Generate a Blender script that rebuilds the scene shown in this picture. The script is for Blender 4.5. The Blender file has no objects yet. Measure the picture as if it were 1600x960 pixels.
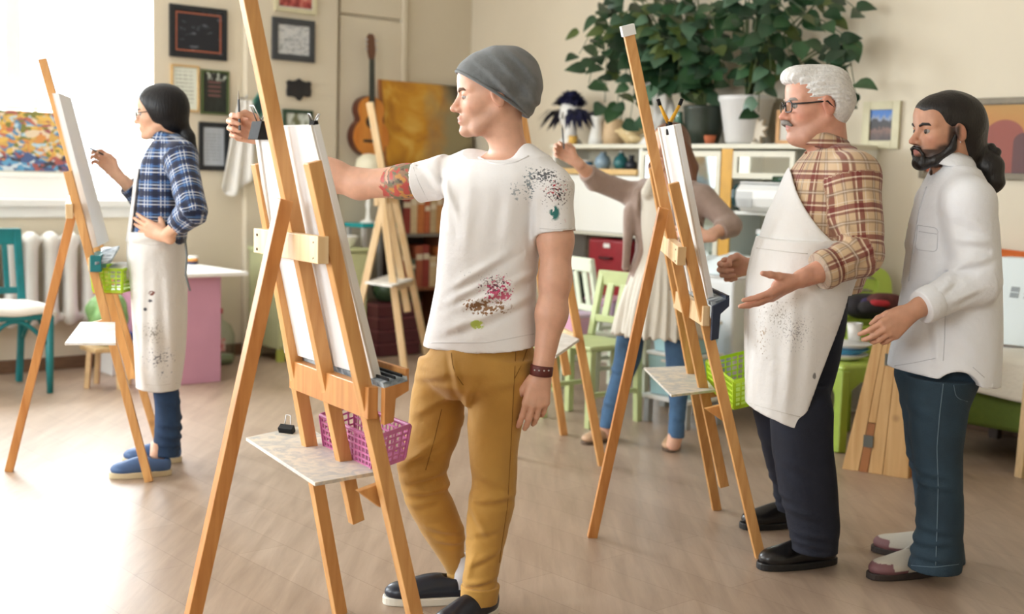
import bpy, bmesh, math, random
import numpy as np
from mathutils import Vector, Matrix

# ------------------------------------------------------------------ camera
F = 1950.0
PITCH, ROLL, CAMH = math.atan(205 / F), 0.027, 1.35
scene = bpy.context.scene
COL = scene.collection
_cp, _sp, _cr, _sr = math.cos(PITCH), math.sin(PITCH), math.cos(ROLL), math.sin(ROLL)
FWD = Vector((0, _cp, -_sp))
_up0 = Vector((0, _sp, _cp)); _r0 = Vector((1, 0, 0))
RIGHT = _r0 * _cr + _up0 * _sr
UP = _up0 * _cr - _r0 * _sr
CAM = Vector((0, 0, CAMH))
cam_data = bpy.data.cameras.new('camera')
cam_data.sensor_width = 36.0
cam_data.lens = 36.0 * F / 1600.0
cam_data.clip_end = 200
cam_data.dof.use_dof = True
cam_data.dof.focus_distance = 3.85
cam_data.dof.aperture_fstop = 2.4
cam = bpy.data.objects.new('camera', cam_data)
COL.objects.link(cam)
M = Matrix.Identity(4)
for i in range(3):
    M[i][0] = RIGHT[i]; M[i][1] = UP[i]; M[i][2] = -FWD[i]; M[i][3] = CAM[i]
cam.matrix_world = M
scene.camera = cam

# ------------------------------------------------------------------ look, sky, daylight
scene.view_settings.view_transform = 'Standard'
scene.view_settings.look = 'None'
scene.view_settings.gamma = 1.0
scene.view_settings.use_curve_mapping = False
scene.view_settings.exposure = 0.0
scene.cycles.use_denoising = True
scene.cycles.max_bounces = 8
scene.cycles.diffuse_bounces = 4
scene.cycles.glossy_bounces = 3
scene.cycles.transmission_bounces = 6
scene.cycles.transparent_max_bounces = 8
scene.cycles.caustics_reflective = False
scene.cycles.caustics_refractive = False
scene.cycles.sample_clamp_indirect = 6.0

world = bpy.data.worlds.new('overcast_sky')
scene.world = world
world.use_nodes = True
world.node_tree.nodes['Background'].inputs[0].default_value = (0.86, 0.94, 1.0, 1)
world.node_tree.nodes['Background'].inputs[1].default_value = 4.0

ROOM = math.radians(41.0)            # the room is turned against the view
_ca, _sa = math.cos(ROOM), math.sin(ROOM)
YL, XR = 8.10, 6.52                  # planes of the window wall and of the shelf wall
XB, YB, CEIL = -3.2, -2.6, 3.45      # walls behind the viewer

def rw(xr, yr, z=0.0):
    return Vector((xr * _ca - yr * _sa, xr * _sa + yr * _ca, z))
def to_room(p):
    return Vector((p[0] * _ca + p[1] * _sa, -p[0] * _sa + p[1] * _ca, p[2]))

LP = 0.76
def opening_light(name, xr, yr, z, w, h, direction, power, col=(0.88, 0.95, 1.0)):
    ld = bpy.data.lights.new(name, 'AREA')
    ld.shape = 'RECTANGLE'; ld.size = w; ld.size_y = h; ld.energy = power * LP; ld.color = col
    o = bpy.data.objects.new(name, ld)
    COL.objects.link(o)
    o.location = rw(xr, yr, z)
    d = rw(*direction)
    o.rotation_euler = d.to_track_quat('-Z', 'Z').to_euler()
    return o
WIN_L = [(2.12, 3.76), (-0.75, 0.90), (-2.9, -1.4)]     # openings in the window wall
SILL, WTOP = 1.12, 3.05
FILL_S = [(0.8, 2.8), (4.6, 7.0)]                        # unseen openings added in the side wall to let in fill light
for i, (a, b) in enumerate(WIN_L):
    opening_light('daylight_or_fill', (a + b) / 2, YL + 0.46, (SILL + WTOP) / 2 + .05, b - a, WTOP - SILL, (0, -1, -0.12), 350)
for i, (a, b) in enumerate(FILL_S):
    opening_light('daylight_or_fill', XB - 0.46, (a + b) / 2, (SILL + WTOP) / 2 + .05, b - a, WTOP - SILL, (1, 0, -0.12), (130, 235)[i])  # fill lamps added outside the invented side openings

# ------------------------------------------------------------------ pixel helpers (points with their own real distance)
def ray(px, py):
    return RIGHT * ((px - 800) / F) - UP * ((py - 480) / F) + FWD
def at(px, py, Y):
    d = ray(px, py)
    return CAM + d * (Y / d.y)
def fl(px, py, z=0.0):
    d = ray(px, py)
    return CAM + d * ((z - CAMH) / d.z)
def onL(px, py, off=0.0):
    d = to_room(ray(px, py)); t = (YL - off) / d.y
    return d.x * t, CAMH + d.z * t
def onR(px, py, off=0.0):
    d = to_room(ray(px, py)); t = (XR - off) / d.x
    return d.y * t, CAMH + d.z * t
def proj(p):
    q = Vector(p) - CAM
    z = q.dot(FWD)
    return 800 + F * q.dot(RIGHT) / z, 480 - F * q.dot(UP) / z

# ------------------------------------------------------------------ materials
MATS = {}
def nd(nt, t, **kw):
    n = nt.nodes.new(t)
    for k, v in kw.items():
        setattr(n, k, v)
    return n
def mat(name, col=(.8, .8, .8), rough=.6, metal=0.0, noise=0.0, nscale=12.0, bump=0.0, bscale=60.0, col2=None, stretch=None, spec=None, trans=0.0, coat=0.0, sheen=0.0, emit=None, sss=0.0):
    if name in MATS:
        return MATS[name]
    m = bpy.data.materials.new(name); m.use_nodes = True
    nt = m.node_tree; b = nt.nodes['Principled BSDF']
    b.inputs['Base Color'].default_value = (*col, 1)
    b.inputs['Roughness'].default_value = rough
    b.inputs['Metallic'].default_value = metal
    if spec is not None: b.inputs['Specular IOR Level'].default_value = spec
    if trans: b.inputs['Transmission Weight'].default_value = trans
    if coat: b.inputs['Coat Weight'].default_value = coat
    if sheen: b.inputs['Sheen Weight'].default_value = sheen
    if sss:
        b.inputs['Subsurface Weight'].default_value = sss
        b.inputs['Subsurface Radius'].default_value = (.012, .004, .002)
        b.inputs['Subsurface Scale'].default_value = 1.0
    if emit:
        b.inputs['Emission Color'].default_value = (*emit[0], 1); b.inputs['Emission Strength'].default_value = emit[1]
    tc = nd(nt, 'ShaderNodeTexCoord'); vec = tc.outputs['Object']
    if stretch:
        mp = nd(nt, 'ShaderNodeMapping'); mp.inputs['Scale'].default_value = stretch
        nt.links.new(vec, mp.inputs['Vector']); vec = mp.outputs['Vector']
    if noise or col2:
        n = nd(nt, 'ShaderNodeTexNoise'); n.inputs['Scale'].default_value = nscale; n.inputs['Detail'].default_value = 5
        nt.links.new(vec, n.inputs['Vector'])
        mx = nd(nt, 'ShaderNodeMix', data_type='RGBA')
        c2 = col2 or tuple(c * (1 - noise) for c in col)
        mx.inputs[6].default_value = (*col, 1); mx.inputs[7].default_value = (*c2, 1)
        rp = nd(nt, 'ShaderNodeMapRange'); rp.inputs[1].default_value = .35; rp.inputs[2].default_value = .65
        nt.links.new(n.outputs['Fac'], rp.inputs[0]); nt.links.new(rp.outputs[0], mx.inputs[0])
        nt.links.new(mx.outputs[2], b.inputs['Base Color'])
    if bump:
        n2 = nd(nt, 'ShaderNodeTexNoise'); n2.inputs['Scale'].default_value = bscale; n2.inputs['Detail'].default_value = 4
        nt.links.new(vec, n2.inputs['Vector'])
        bp = nd(nt, 'ShaderNodeBump'); bp.inputs['Strength'].default_value = bump; bp.inputs['Distance'].default_value = .01
        nt.links.new(n2.outputs['Fac'], bp.inputs['Height']); nt.links.new(bp.outputs['Normal'], b.inputs['Normal'])
    MATS[name] = m
    return m
def wood(name, c1, c2, scale=3.0, rough=.45, axis='Z', knots=True):
    """wood with long grain along one object axis"""
    if name in MATS: return MATS[name]
    m = bpy.data.materials.new(name); m.use_nodes = True
    nt = m.node_tree; b = nt.nodes['Principled BSDF']; b.inputs['Roughness'].default_value = rough
    tc = nd(nt, 'ShaderNodeTexCoord'); mp = nd(nt, 'ShaderNodeMapping')
    s = [14, 14, 14]; s['XYZ'.index(axis)] = 1.1
    mp.inputs['Scale'].default_value = s
    nt.links.new(tc.outputs['Object'], mp.inputs['Vector'])
    n = nd(nt, 'ShaderNodeTexNoise'); n.inputs['Scale'].default_value = scale; n.inputs['Detail'].default_value = 6; n.inputs['Distortion'].default_value = .6
    nt.links.new(mp.outputs['Vector'], n.inputs['Vector'])
    cr = nd(nt, 'ShaderNodeValToRGB')
    cr.color_ramp.elements[0].position = .3; cr.color_ramp.elements[0].color = (*c1, 1)
    cr.color_ramp.elements[1].position = .7; cr.color_ramp.elements[1].color = (*c2, 1)
    nt.links.new(n.outputs['Fac'], cr.inputs['Fac'])
    out = cr.outputs['Color']
    if knots:
        v = nd(nt, 'ShaderNodeTexVoronoi'); v.inputs['Scale'].default_value = 4.0
        nt.links.new(tc.outputs['Object'], v.inputs['Vector'])
        mr = nd(nt, 'ShaderNodeMapRange'); mr.inputs[1].default_value = .03; mr.inputs[2].default_value = .1; mr.inputs[3].default_value = .55; mr.inputs[4].default_value = 0
        nt.links.new(v.outputs['Distance'], mr.inputs[0])
        mx = nd(nt, 'ShaderNodeMix', data_type='RGBA'); mx.inputs[7].default_value = (c1[0] * .45, c1[1] * .4, c1[2] * .35, 1)
        nt.links.new(mr.outputs[0], mx.inputs[0]); nt.links.new(out, mx.inputs[6]); out = mx.outputs[2]
    nt.links.new(out, b.inputs['Base Color'])
    MATS[name] = m
    return m
def attr_mat(name, attr='tint', rough=.6, bump=0.0, bscale=80.0, sss=0.0, sheen=0.0, noise=0.0, nscale=30.0, stretch=None, spec=None):
    """material whose colour is stored on the mesh (the thing's own colouring)"""
    if name in MATS: return MATS[name]
    m = mat(name, rough=rough, bump=bump, bscale=bscale, sss=sss, sheen=sheen, stretch=stretch, spec=spec)
    nt = m.node_tree; b = nt.nodes['Principled BSDF']
    a = nd(nt, 'ShaderNodeAttribute', attribute_name=attr); out = a.outputs['Color']
    if noise:
        tc = nd(nt, 'ShaderNodeTexCoord')
        n = nd(nt, 'ShaderNodeTexNoise'); n.inputs['Scale'].default_value = nscale; n.inputs['Detail'].default_value = 5
        if stretch:
            mp = nd(nt, 'ShaderNodeMapping'); mp.inputs['Scale'].default_value = stretch
            nt.links.new(tc.outputs['Object'], mp.inputs['Vector']); nt.links.new(mp.outputs['Vector'], n.inputs['Vector'])
        else:
            nt.links.new(tc.outputs['Object'], n.inputs['Vector'])
        mr = nd(nt, 'ShaderNodeMapRange'); mr.inputs[1].default_value = .3; mr.inputs[2].default_value = .7; mr.inputs[3].default_value = 1 - noise; mr.inputs[4].default_value = 1 + noise * .4
        nt.links.new(n.outputs['Fac'], mr.inputs[0])
        mx = nd(nt, 'ShaderNodeMix', data_type='RGBA', blend_type='MULTIPLY'); mx.inputs[0].default_value = 1
        nt.links.new(out, mx.inputs[6]); nt.links.new(mr.outputs[0], mx.inputs[7]); out = mx.outputs[2]
    nt.links.new(out, b.inputs['Base Color'])
    return m
def srgb(r, g, b):
    f = lambda c: (c / 255 / 12.92) if c / 255 <= .04045 else ((c / 255 + .055) / 1.055) ** 2.4
    return (f(r), f(g), f(b))

# ------------------------------------------------------------------ things, parts, meshes
def tag(o, label=None, cat=None, group=None, kind=None):
    if label: o['label'] = label
    if cat: o['category'] = cat
    if group: o['group'] = group
    if kind: o['kind'] = kind
    return o
def thing(name, label, cat, base=(0, 0, 0), rz=0.0, group=None):
    o = bpy.data.objects.new(name, None)
    o.empty_display_size = .1
    COL.objects.link(o)
    o.location = base; o.rotation_euler = (0, 0, rz)
    o['mats'] = ''
    del o['mats']
    return tag(o, label, cat, group)
def xf(o):
    """matrix from world to the local space of an (unparented or one/two level) object"""
    m = Matrix.Identity(4); chain = []
    while o is not None:
        chain.append(o); o = o.parent
    for c in reversed(chain):
        m = m @ (Matrix.Translation(c.location) @ c.rotation_euler.to_matrix().to_4x4())
    return m
class MB:
    def __init__(s):
        s.v = []; s.f = []
    def add(s, vs, fs):
        o = len(s.v); s.v += [Vector(p) for p in vs]; s.f += [[i + o for i in q] for q in fs]; return s
    def hexa(s, p):         # 8 corners: bottom 4 then top 4
        return s.add(p, [(3, 2, 1, 0), (4, 5, 6, 7), (0, 1, 5, 4), (1, 2, 6, 5), (2, 3, 7, 6), (3, 0, 4, 7)])
    def box(s, c, size, rz=0.0, mtx=None):
        x, y, z = [k / 2 for k in size]
        p = [Vector(q) for q in ((-x, -y, -z), (x, -y, -z), (x, y, -z), (-x, y, -z), (-x, -y, z), (x, -y, z), (x, y, z), (-x, y, z))]
        m = mtx if mtx is not None else Matrix.Rotation(rz, 3, 'Z')
        return s.hexa([Vector(c) + m @ q for q in p])
    def rbox(s, x0, x1, y0, y1, z0, z1):      # box in the room's own axes
        return s.hexa([rw(x0, y0, z0), rw(x1, y0, z0), rw(x1, y1, z0), rw(x0, y1, z0), rw(x0, y0, z1), rw(x1, y0, z1), rw(x1, y1, z1), rw(x0, y1, z1)])
    def bar(s, a, b, w, t, ref):
        """bar of rectangular section; w along ref (made square to the axis), t along the third axis"""
        a, b = Vector(a), Vector(b); d = (b - a).normalized(); r = Vector(ref); r = (r - d * r.dot(d)).normalized(); q = d.cross(r)
        r *= w / 2; q *= t / 2
        return s.hexa([a - r - q, a + r - q, a + r + q, a - r + q, b - r - q, b + r - q, b + r + q, b - r + q])
    def tube(s, pts, rad, n=8, caps=True, closed=False):
        pts = [Vector(p) for p in pts]; k = len(pts); rs = rad if isinstance(rad, (list, tuple)) else [rad] * k
        rings = []; prev = None
        for i, p in enumerate(pts):
            t = (pts[(i + 1) % k] - pts[i - 1]) if closed else (pts[min(i + 1, k - 1)] - pts[max(i - 1, 0)])
            t.normalize()
            if prev is None:
                u = t.orthogonal().normalized()
            else:
                u = (prev - t * prev.dot(t)).normalized()
            prev = u; w = t.cross(u)
            rings.append([p + (u * math.cos(2 * math.pi * j / n) + w * math.sin(2 * math.pi * j / n)) * rs[i] for j in range(n)])
        o = len(s.v)
        for r in rings: s.v += r
        for i in range(k if closed else k - 1):
            for j in range(n):
                a0 = o + i * n; b0 = o + ((i + 1) % k) * n
                s.f.append([a0 + j, a0 + (j + 1) % n, b0 + (j + 1) % n, b0 + j])
        if caps and not closed:
            s.f.append([o + j for j in reversed(range(n))]); s.f.append([o + (k - 1) * n + j for j in range(n)])
        return s
    def lathe(s, c, prof, n=24, sx=1.0, sy=1.0):
        """profile [(r, z)] about a vertical axis; closed at both ends"""
        c = Vector(c); o = len(s.v); k = len(prof)
        for r, z in prof:
            for j in range(n):
                a = 2 * math.pi * j / n
                s.v.append(c + Vector((r * math.cos(a) * sx, r * math.sin(a) * sy, z)))
        for i in range(k - 1):
            for j in range(n):
                s.f.append([o + i * n + j, o + i * n + (j + 1) % n, o + (i + 1) * n + (j + 1) % n, o + (i + 1) * n + j])
        s.f.append([o + j for j in reversed(range(n))]); s.f.append([o + (k - 1) * n + j for j in range(n)])
        return s
    def prism(s, poly, d):
        """polygon (list of points) pushed along d"""
        n = len(poly); d = Vector(d); poly = [Vector(p) for p in poly]
        return s.add(poly + [p + d for p in poly], [tuple(reversed(range(n))), tuple(range(n, 2 * n))] + [(i, (i + 1) % n, (i + 1) % n + n, i + n) for i in range(n)])
    def grid(s, fn, nu, nv, thick=0.0, closed=False):
        """surface fn(u, v) in 0..1; thick pushes a second skin along -normal"""
        P = [[Vector(fn(i / nu, j / nv)) for j in range(nv + 1)] for i in range(nu + 1)]
        o = len(s.v); W = nv + 1
        for r in P: s.v += r
        q = [(i, j) for i in range(nu) for j in range(nv)]
        for i, j in q:
            s.f.append([o + i * W + j, o + (i + 1) * W + j, o + (i + 1) * W + j + 1, o + i * W + j + 1])
        if thick:
            N = [[None] * W for _ in range(nu + 1)]
            for i in range(nu + 1):
                for j in range(W):
                    a = P[min(i + 1, nu)][j] - P[max(i - 1, 0)][j]; b = P[i][min(j + 1, nv)] - P[i][max(j - 1, 0)]
                    nn = a.cross(b)
                    N[i][j] = nn.normalized() if nn.length > 1e-9 else Vector((0, 0, 1))
            o2 = len(s.v)
            for i in range(nu + 1):
                for j in range(W): s.v.append(P[i][j] - N[i][j] * thick)
            for i, j in q:
                s.f.append([o2 + i * W + j + 1, o2 + (i + 1) * W + j + 1, o2 + (i + 1) * W + j, o2 + i * W + j])
            rim = [(i, 0) for i in range(nu)] + [(nu, j) for j in range(nv)] + [(i, nv) for i in range(nu, 0, -1)] + [(0, j) for j in range(nv, 0, -1)]
            for k in range(len(rim)):
                a = rim[k]; b = rim[(k + 1) % len(rim)]
                ia, ib = a[0] * W + a[1], b[0] * W + b[1]
                s.f.append([o + ib, o + ia, o2 + ia, o2 + ib])
        return s
    def build(s, name, material, parent=None, smooth=False, bevel=0.0, seg=2, origin=None, subsurf=0):
        me = bpy.data.meshes.new(name)
        org = Matrix.Identity(4)
        if parent is not None: org = xf(parent)
        elif origin is not None: org = Matrix.Translation(Vector(origin))
        inv = org.inverted()
        me.from_pydata([tuple(inv @ p) for p in s.v], [], s.f)
        bm = bmesh.new(); bm.from_mesh(me); bmesh.ops.recalc_face_normals(bm, faces=bm.faces); bm.to_mesh(me); bm.free()
        if smooth:
            for p in me.polygons: p.use_smooth = True
        me.materials.append(MATS[material] if isinstance(material, str) else material)
        o = bpy.data.objects.new(name, me); COL.objects.link(o)
        if parent is not None: o.parent = parent
        elif origin is not None: o.location = origin
        if bevel:
            md = o.modifiers.new('edge', 'BEVEL'); md.width = bevel; md.segments = seg; md.limit_method = 'ANGLE'; md.angle_limit = math.radians(40)
        if subsurf:
            md = o.modifiers.new('round', 'SUBSURF'); md.levels = subsurf; md.render_levels = subsurf
        return o
def copy_tree(o, parent=None):
    c = o.copy(); COL.objects.link(c)
    if parent is not None: c.parent = parent
    for ch in [k for k in o.children]: copy_tree(ch, c)
    return c
random.seed(7); RNG = np.random.default_rng(5)
def mesh_obj(name, verts, faces, material, parent=None, smooth=True, tint=None, attrs=None):
    me = bpy.data.meshes.new(name)
    verts = np.asarray(verts, dtype=np.float64)
    if parent is not None:
        inv = np.array(xf(parent).inverted()); verts = verts @ inv[:3, :3].T + inv[:3, 3]
    faces = np.asarray(faces, dtype=np.int32)
    n, k = faces.shape
    me.vertices.add(len(verts)); me.vertices.foreach_set('co', verts.astype(np.float32).ravel())
    me.loops.add(n * k); me.loops.foreach_set('vertex_index', faces.ravel())
    me.polygons.add(n); me.polygons.foreach_set('loop_start', np.arange(0, n * k, k, dtype=np.int32))
    me.polygons.foreach_set('use_smooth', np.full(n, smooth, dtype=bool))
    me.update(calc_edges=True); me.validate()
    if tint is not None:
        a = me.attributes.new('tint', 'FLOAT_COLOR', 'POINT')
        c = np.ones((len(verts), 4), np.float32); c[:, :3] = tint; a.data.foreach_set('color', c.ravel())
    for nm, val in (attrs or {}).items():
        a = me.attributes.new(nm, 'FLOAT_VECTOR', 'POINT'); a.data.foreach_set('vector', np.asarray(val, np.float32).ravel())
    me.materials.append(MATS[material] if isinstance(material, str) else material)
    o = bpy.data.objects.new(name, me); COL.objects.link(o)
    if parent is not None: o.parent = parent
    return o
# ================================================================== the room
mat('wall_paint', srgb(221, 210, 189), .75, noise=.05, nscale=1.6, bump=.04, bscale=160)
mat('ceiling_paint', srgb(240, 236, 228), .85, noise=.03, nscale=2)
mat('white_paint', srgb(240, 240, 238), .4, noise=.04, nscale=9)
mat('base_brown', srgb(118, 88, 66), .5, noise=.25, nscale=14, stretch=(1, 1, 4))
def floor_mat():
    m = bpy.data.materials.new('laminate'); m.use_nodes = True; MATS['laminate'] = m
    nt = m.node_tree; b = nt.nodes['Principled BSDF']
    tc = nd(nt, 'ShaderNodeTexCoord'); mp = nd(nt, 'ShaderNodeMapping')
    mp.inputs['Rotation'].default_value = (0, 0, -ROOM); mp.inputs['Scale'].default_value = (9, .9, 1)
    nt.links.new(tc.outputs['Object'], mp.inputs['Vector'])
    n = nd(nt, 'ShaderNodeTexNoise'); n.inputs['Scale'].default_value = 2.2; n.inputs['Detail'].default_value = 7; n.inputs['Roughness'].default_value = .62; n.inputs['Distortion'].default_value = .4
    nt.links.new(mp.outputs['Vector'], n.inputs['Vector'])
    cr = nd(nt, 'ShaderNodeValToRGB'); e = cr.color_ramp.elements
    e[0].position = .3; e[0].color = (*srgb(156, 134, 115), 1); e[1].position = .72; e[1].color = (*srgb(184, 162, 142), 1)
    nt.links.new(n.outputs['Fac'], cr.inputs['Fac'])
    br = nd(nt, 'ShaderNodeTexBrick'); br.inputs['Scale'].default_value = 1.0; br.offset = .37
    mp2 = nd(nt, 'ShaderNodeMapping'); mp2.inputs['Rotation'].default_value = (0, 0, -ROOM + math.pi / 2)
    nt.links.new(tc.outputs['Object'], mp2.inputs['Vector']); nt.links.new(mp2.outputs['Vector'], br.inputs['Vector'])
    br.inputs['Brick Width'].default_value = 1.28; br.inputs['Row Height'].default_value = .19; br.inputs['Mortar Size'].default_value = .0015
    br.inputs['Color1'].default_value = (1, 1, 1, 1); br.inputs['Color2'].default_value = (.9, .88, .86, 1); br.inputs['Mortar'].default_value = (.7, .66, .62, 1)
    mx = nd(nt, 'ShaderNodeMix', data_type='RGBA', blend_type='MULTIPLY'); mx.inputs[0].default_value = 1
    nt.links.new(cr.outputs['Color'], mx.inputs[6]); nt.links.new(br.outputs['Color'], mx.inputs[7])
    nt.links.new(mx.outputs[2], b.inputs['Base Color'])
    mr = nd(nt, 'ShaderNodeMapRange'); mr.inputs[3].default_value = .34; mr.inputs[4].default_value = .46
    nt.links.new(n.outputs['Fac'], mr.inputs[0]); nt.links.new(mr.outputs[0], b.inputs['Roughness'])
    b.inputs['Specular IOR Level'].default_value = .8
    bp = nd(nt, 'ShaderNodeBump'); bp.inputs['Strength'].default_value = .05; bp.inputs['Distance'].default_value = .004
    nt.links.new(n.outputs['Fac'], bp.inputs['Height']); nt.links.new(bp.outputs['Normal'], b.inputs['Normal'])
floor_mat()
def glass_mat(name, tint=(1, 1, 1), refl=.12, rough=.02):
    """thin pane: lets light straight through and mirrors a little"""
    m = bpy.data.materials.new(name); m.use_nodes = True; MATS[name] = m
    nt = m.node_tree; nt.nodes.remove(nt.nodes['Principled BSDF']); out = nt.nodes['Material Output']
    t = nd(nt, 'ShaderNodeBsdfTransparent'); t.inputs[0].default_value = (*tint, 1)
    g = nd(nt, 'ShaderNodeBsdfGlossy'); g.inputs['Roughness'].default_value = rough
    lw = nd(nt, 'ShaderNodeLayerWeight'); lw.inputs[0].default_value = .5
    pw = nd(nt, 'ShaderNodeMath', operation='POWER'); pw.inputs[1].default_value = 4.0; nt.links.new(lw.outputs['Facing'], pw.inputs[0])
    ad = nd(nt, 'ShaderNodeMath', operation='MULTIPLY_ADD'); ad.inputs[1].default_value = .8; ad.inputs[2].default_value = refl + .02; ad.use_clamp = True
    nt.links.new(pw.outputs[0], ad.inputs[0])
    mx = nd(nt, 'ShaderNodeMixShader')
    nt.links.new(ad.outputs[0], mx.inputs[0]); nt.links.new(t.outputs[0], mx.inputs[1]); nt.links.new(g.outputs[0], mx.inputs[2])
    nt.links.new(mx.outputs[0], out.inputs['Surface'])
glass_mat('window_glass', refl=0.0)
glass_mat('cabinet_glass', (.9, .97, .95), refl=.30, rough=.03)
glass_mat('lens_glass', (.97, .97, .97), refl=.02)
glass_mat('bottle_glass', (.85, .92, .88), refl=.06)

WT = .42
def struct(name, mb, m, parent=None, **kw):
    o = mb.build(name, m, parent, **kw)
    if parent is None: o['kind'] = 'structure'
    return o
struct('floor', MB().rbox(XB, XR, YB, YL, -.1, 0), 'laminate')
struct('ceiling', MB().rbox(XB - WT, XR + WT, YB - WT, YL + WT, CEIL, CEIL + .1), 'ceiling_paint')
w = MB(); x = XB - WT
for a, b in sorted(WIN_L):
    w.rbox(x, a, YL, YL + WT, -.1, CEIL); w.rbox(a, b, YL, YL + WT, -.1, SILL - .05); w.rbox(a, b, YL, YL + WT, WTOP, CEIL); x = b
w.rbox(x, XR + WT, YL, YL + WT, -.1, CEIL)
struct('wall_left', w, 'wall_paint')
struct('wall_right', MB().rbox(XR, XR + WT, YB - WT, YL, -.1, CEIL), 'wall_paint')
struct('wall_rear', MB().rbox(XB, XR, YB - WT, YB, -.1, CEIL), 'wall_paint')
w = MB(); y = YB - WT
for a, b in FILL_S:  # wall left open where the added fill lamps shine in
    w.rbox(XB - WT, XB, y, a, -.1, CEIL); w.rbox(XB - WT, XB, a, b, -.1, SILL - .05); w.rbox(XB - WT, XB, a, b, WTOP, CEIL); y = b
w.rbox(XB - WT, XB, y, YL, -.1, CEIL)
struct('wall_side', w, 'wall_paint')
struct('baseboard_left', MB().rbox(XB, XR, YL - .018, YL, 0, .085), 'base_brown', bevel=.004)
struct('baseboard_right', MB().rbox(XR - .018, XR, YB, YL - .018, 0, .085), 'base_brown', bevel=.004)
struct('trim_1', MB().rbox(4.43, 5.20, YL - .06, YL, 0, CEIL), 'wall_paint', bevel=.012)
d1 = struct('door_1', MB().rbox(5.235, 5.80, YL - .03, YL, 2.535, CEIL - .05), 'wall_paint', bevel=.006)
struct('door_panel', MB().rbox(5.235, 5.80, YL - .03, YL, .09, 2.515), 'wall_paint', d1, bevel=.006)
struct('trim_2', MB().rbox(5.80, 5.845, YL - .045, YL, 0, CEIL), 'wall_paint', bevel=.008)
# window in view: sill, frame, mullion, panes
GY = YL + .36
for k, (a, b) in enumerate(WIN_L):
    wn = bpy.data.objects.new('window_%d' % (k + 1), None); COL.objects.link(wn); wn['kind'] = 'structure'
    wn.location = rw((a + b) / 2, YL, SILL)
    MB().rbox(a - .06, b + .06, YL - .05, YL + .40, SILL - .05, SILL).build('window_sill', 'white_paint', wn, bevel=.008)
    MB().rbox(a - .04, b + .04, YL - .02, YL, SILL - .12, SILL - .05).build('sill_apron', 'white_paint', wn, bevel=.006)
    f = MB(); t = .05
    f.rbox(a, a + t, GY - .03, GY + .03, SILL, WTOP); f.rbox(b - t, b, GY - .03, GY + .03, SILL, WTOP)
    f.rbox(a + t, b - t, GY - .03, GY + .03, SILL, SILL + .06); f.rbox(a + t, b - t, GY - .03, GY + .03, WTOP - .06, WTOP)
    f.build('window_frame', 'white_paint', wn)
    m_ = (a + b) / 2
    MB().rbox(m_ - .055, m_ + .055, GY - .035, GY + .035, SILL + .06, WTOP - .06).build('mullion', 'white_paint', wn, bevel=.01)
    MB().rbox(a + t, m_ - .055, GY - .004, GY, SILL + .06, WTOP - .06).build('pane', 'window_glass', wn)
    MB().rbox(m_ + .055, b - t, GY - .004, GY, SILL + .06, WTOP - .06).build('pane', 'window_glass', wn)

# ------------------------------------------------------------------ pictures
def art(name, fn):
    m = bpy.data.materials.new(name); m.use_nodes = True; MATS[name] = m
    nt = m.node_tree; b = nt.nodes['Principled BSDF']; b.inputs['Roughness'].default_value = .5
    tc = nd(nt, 'ShaderNodeTexCoord')
    nt.links.new(fn(nt, tc.outputs['Generated']), b.inputs['Base Color'])
    return m
def ramp(nt, src, stops, const=False):
    cr = nd(nt, 'ShaderNodeValToRGB'); el = cr.color_ramp.elements
    if const: cr.color_ramp.interpolation = 'CONSTANT'
    while len(el) < len(stops): el.new(.5)
    for e, (p, c) in zip(el, stops): e.position = p; e.color = (*c, 1)
    nt.links.new(src, cr.inputs['Fac']); return cr.outputs['Color']
def noise_of(nt, vec, scale, detail=5, stretch=None, dist=0.0, off=None):
    if stretch or off:
        mp = nd(nt, 'ShaderNodeMapping')
        if stretch: mp.inputs['Scale'].default_value = stretch
        if off: mp.inputs['Location'].default_value = off
        nt.links.new(vec, mp.inputs['Vector']); vec = mp.outputs['Vector']
    n = nd(nt, 'ShaderNodeTexNoise'); n.inputs['Scale'].default_value = scale; n.inputs['Detail'].default_value = detail; n.inputs['Distortion'].default_value = dist
    nt.links.new(vec, n.inputs['Vector']); return n.outputs['Fac']
def mixc(nt, fac, a, b, mode='MIX'):
    mx = nd(nt, 'ShaderNodeMix', data_type='RGBA', blend_type=mode)
    for s, i in ((fac, 0), (a, 6), (b, 7)):
        if isinstance(s, (int, float)): mx.inputs[i].default_value = s
        elif isinstance(s, tuple): mx.inputs[i].default_value = (*s, 1)
        else: nt.links.new(s, mx.inputs[i])
    return mx.outputs[2]
def axis_of(nt, vec, k):
    sp = nd(nt, 'ShaderNodeSeparateXYZ'); nt.links.new(vec, sp.inputs[0]); return sp.outputs[k]
def mth(nt, op, a, b=0.0, c=0.0, clamp=False):
    m = nd(nt, 'ShaderNodeMath', operation=op); m.use_clamp = clamp
    for i, s in enumerate((a, b, c)):
        if isinstance(s, (int, float)): m.inputs[i].default_value = s
        else: nt.links.new(s, m.inputs[i])
    return m.outputs[0]
def band(nt, v, lo, hi):
    return mth(nt, 'MULTIPLY', mth(nt, 'GREATER_THAN', v, lo), mth(nt, 'LESS_THAN', v, hi))
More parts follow.
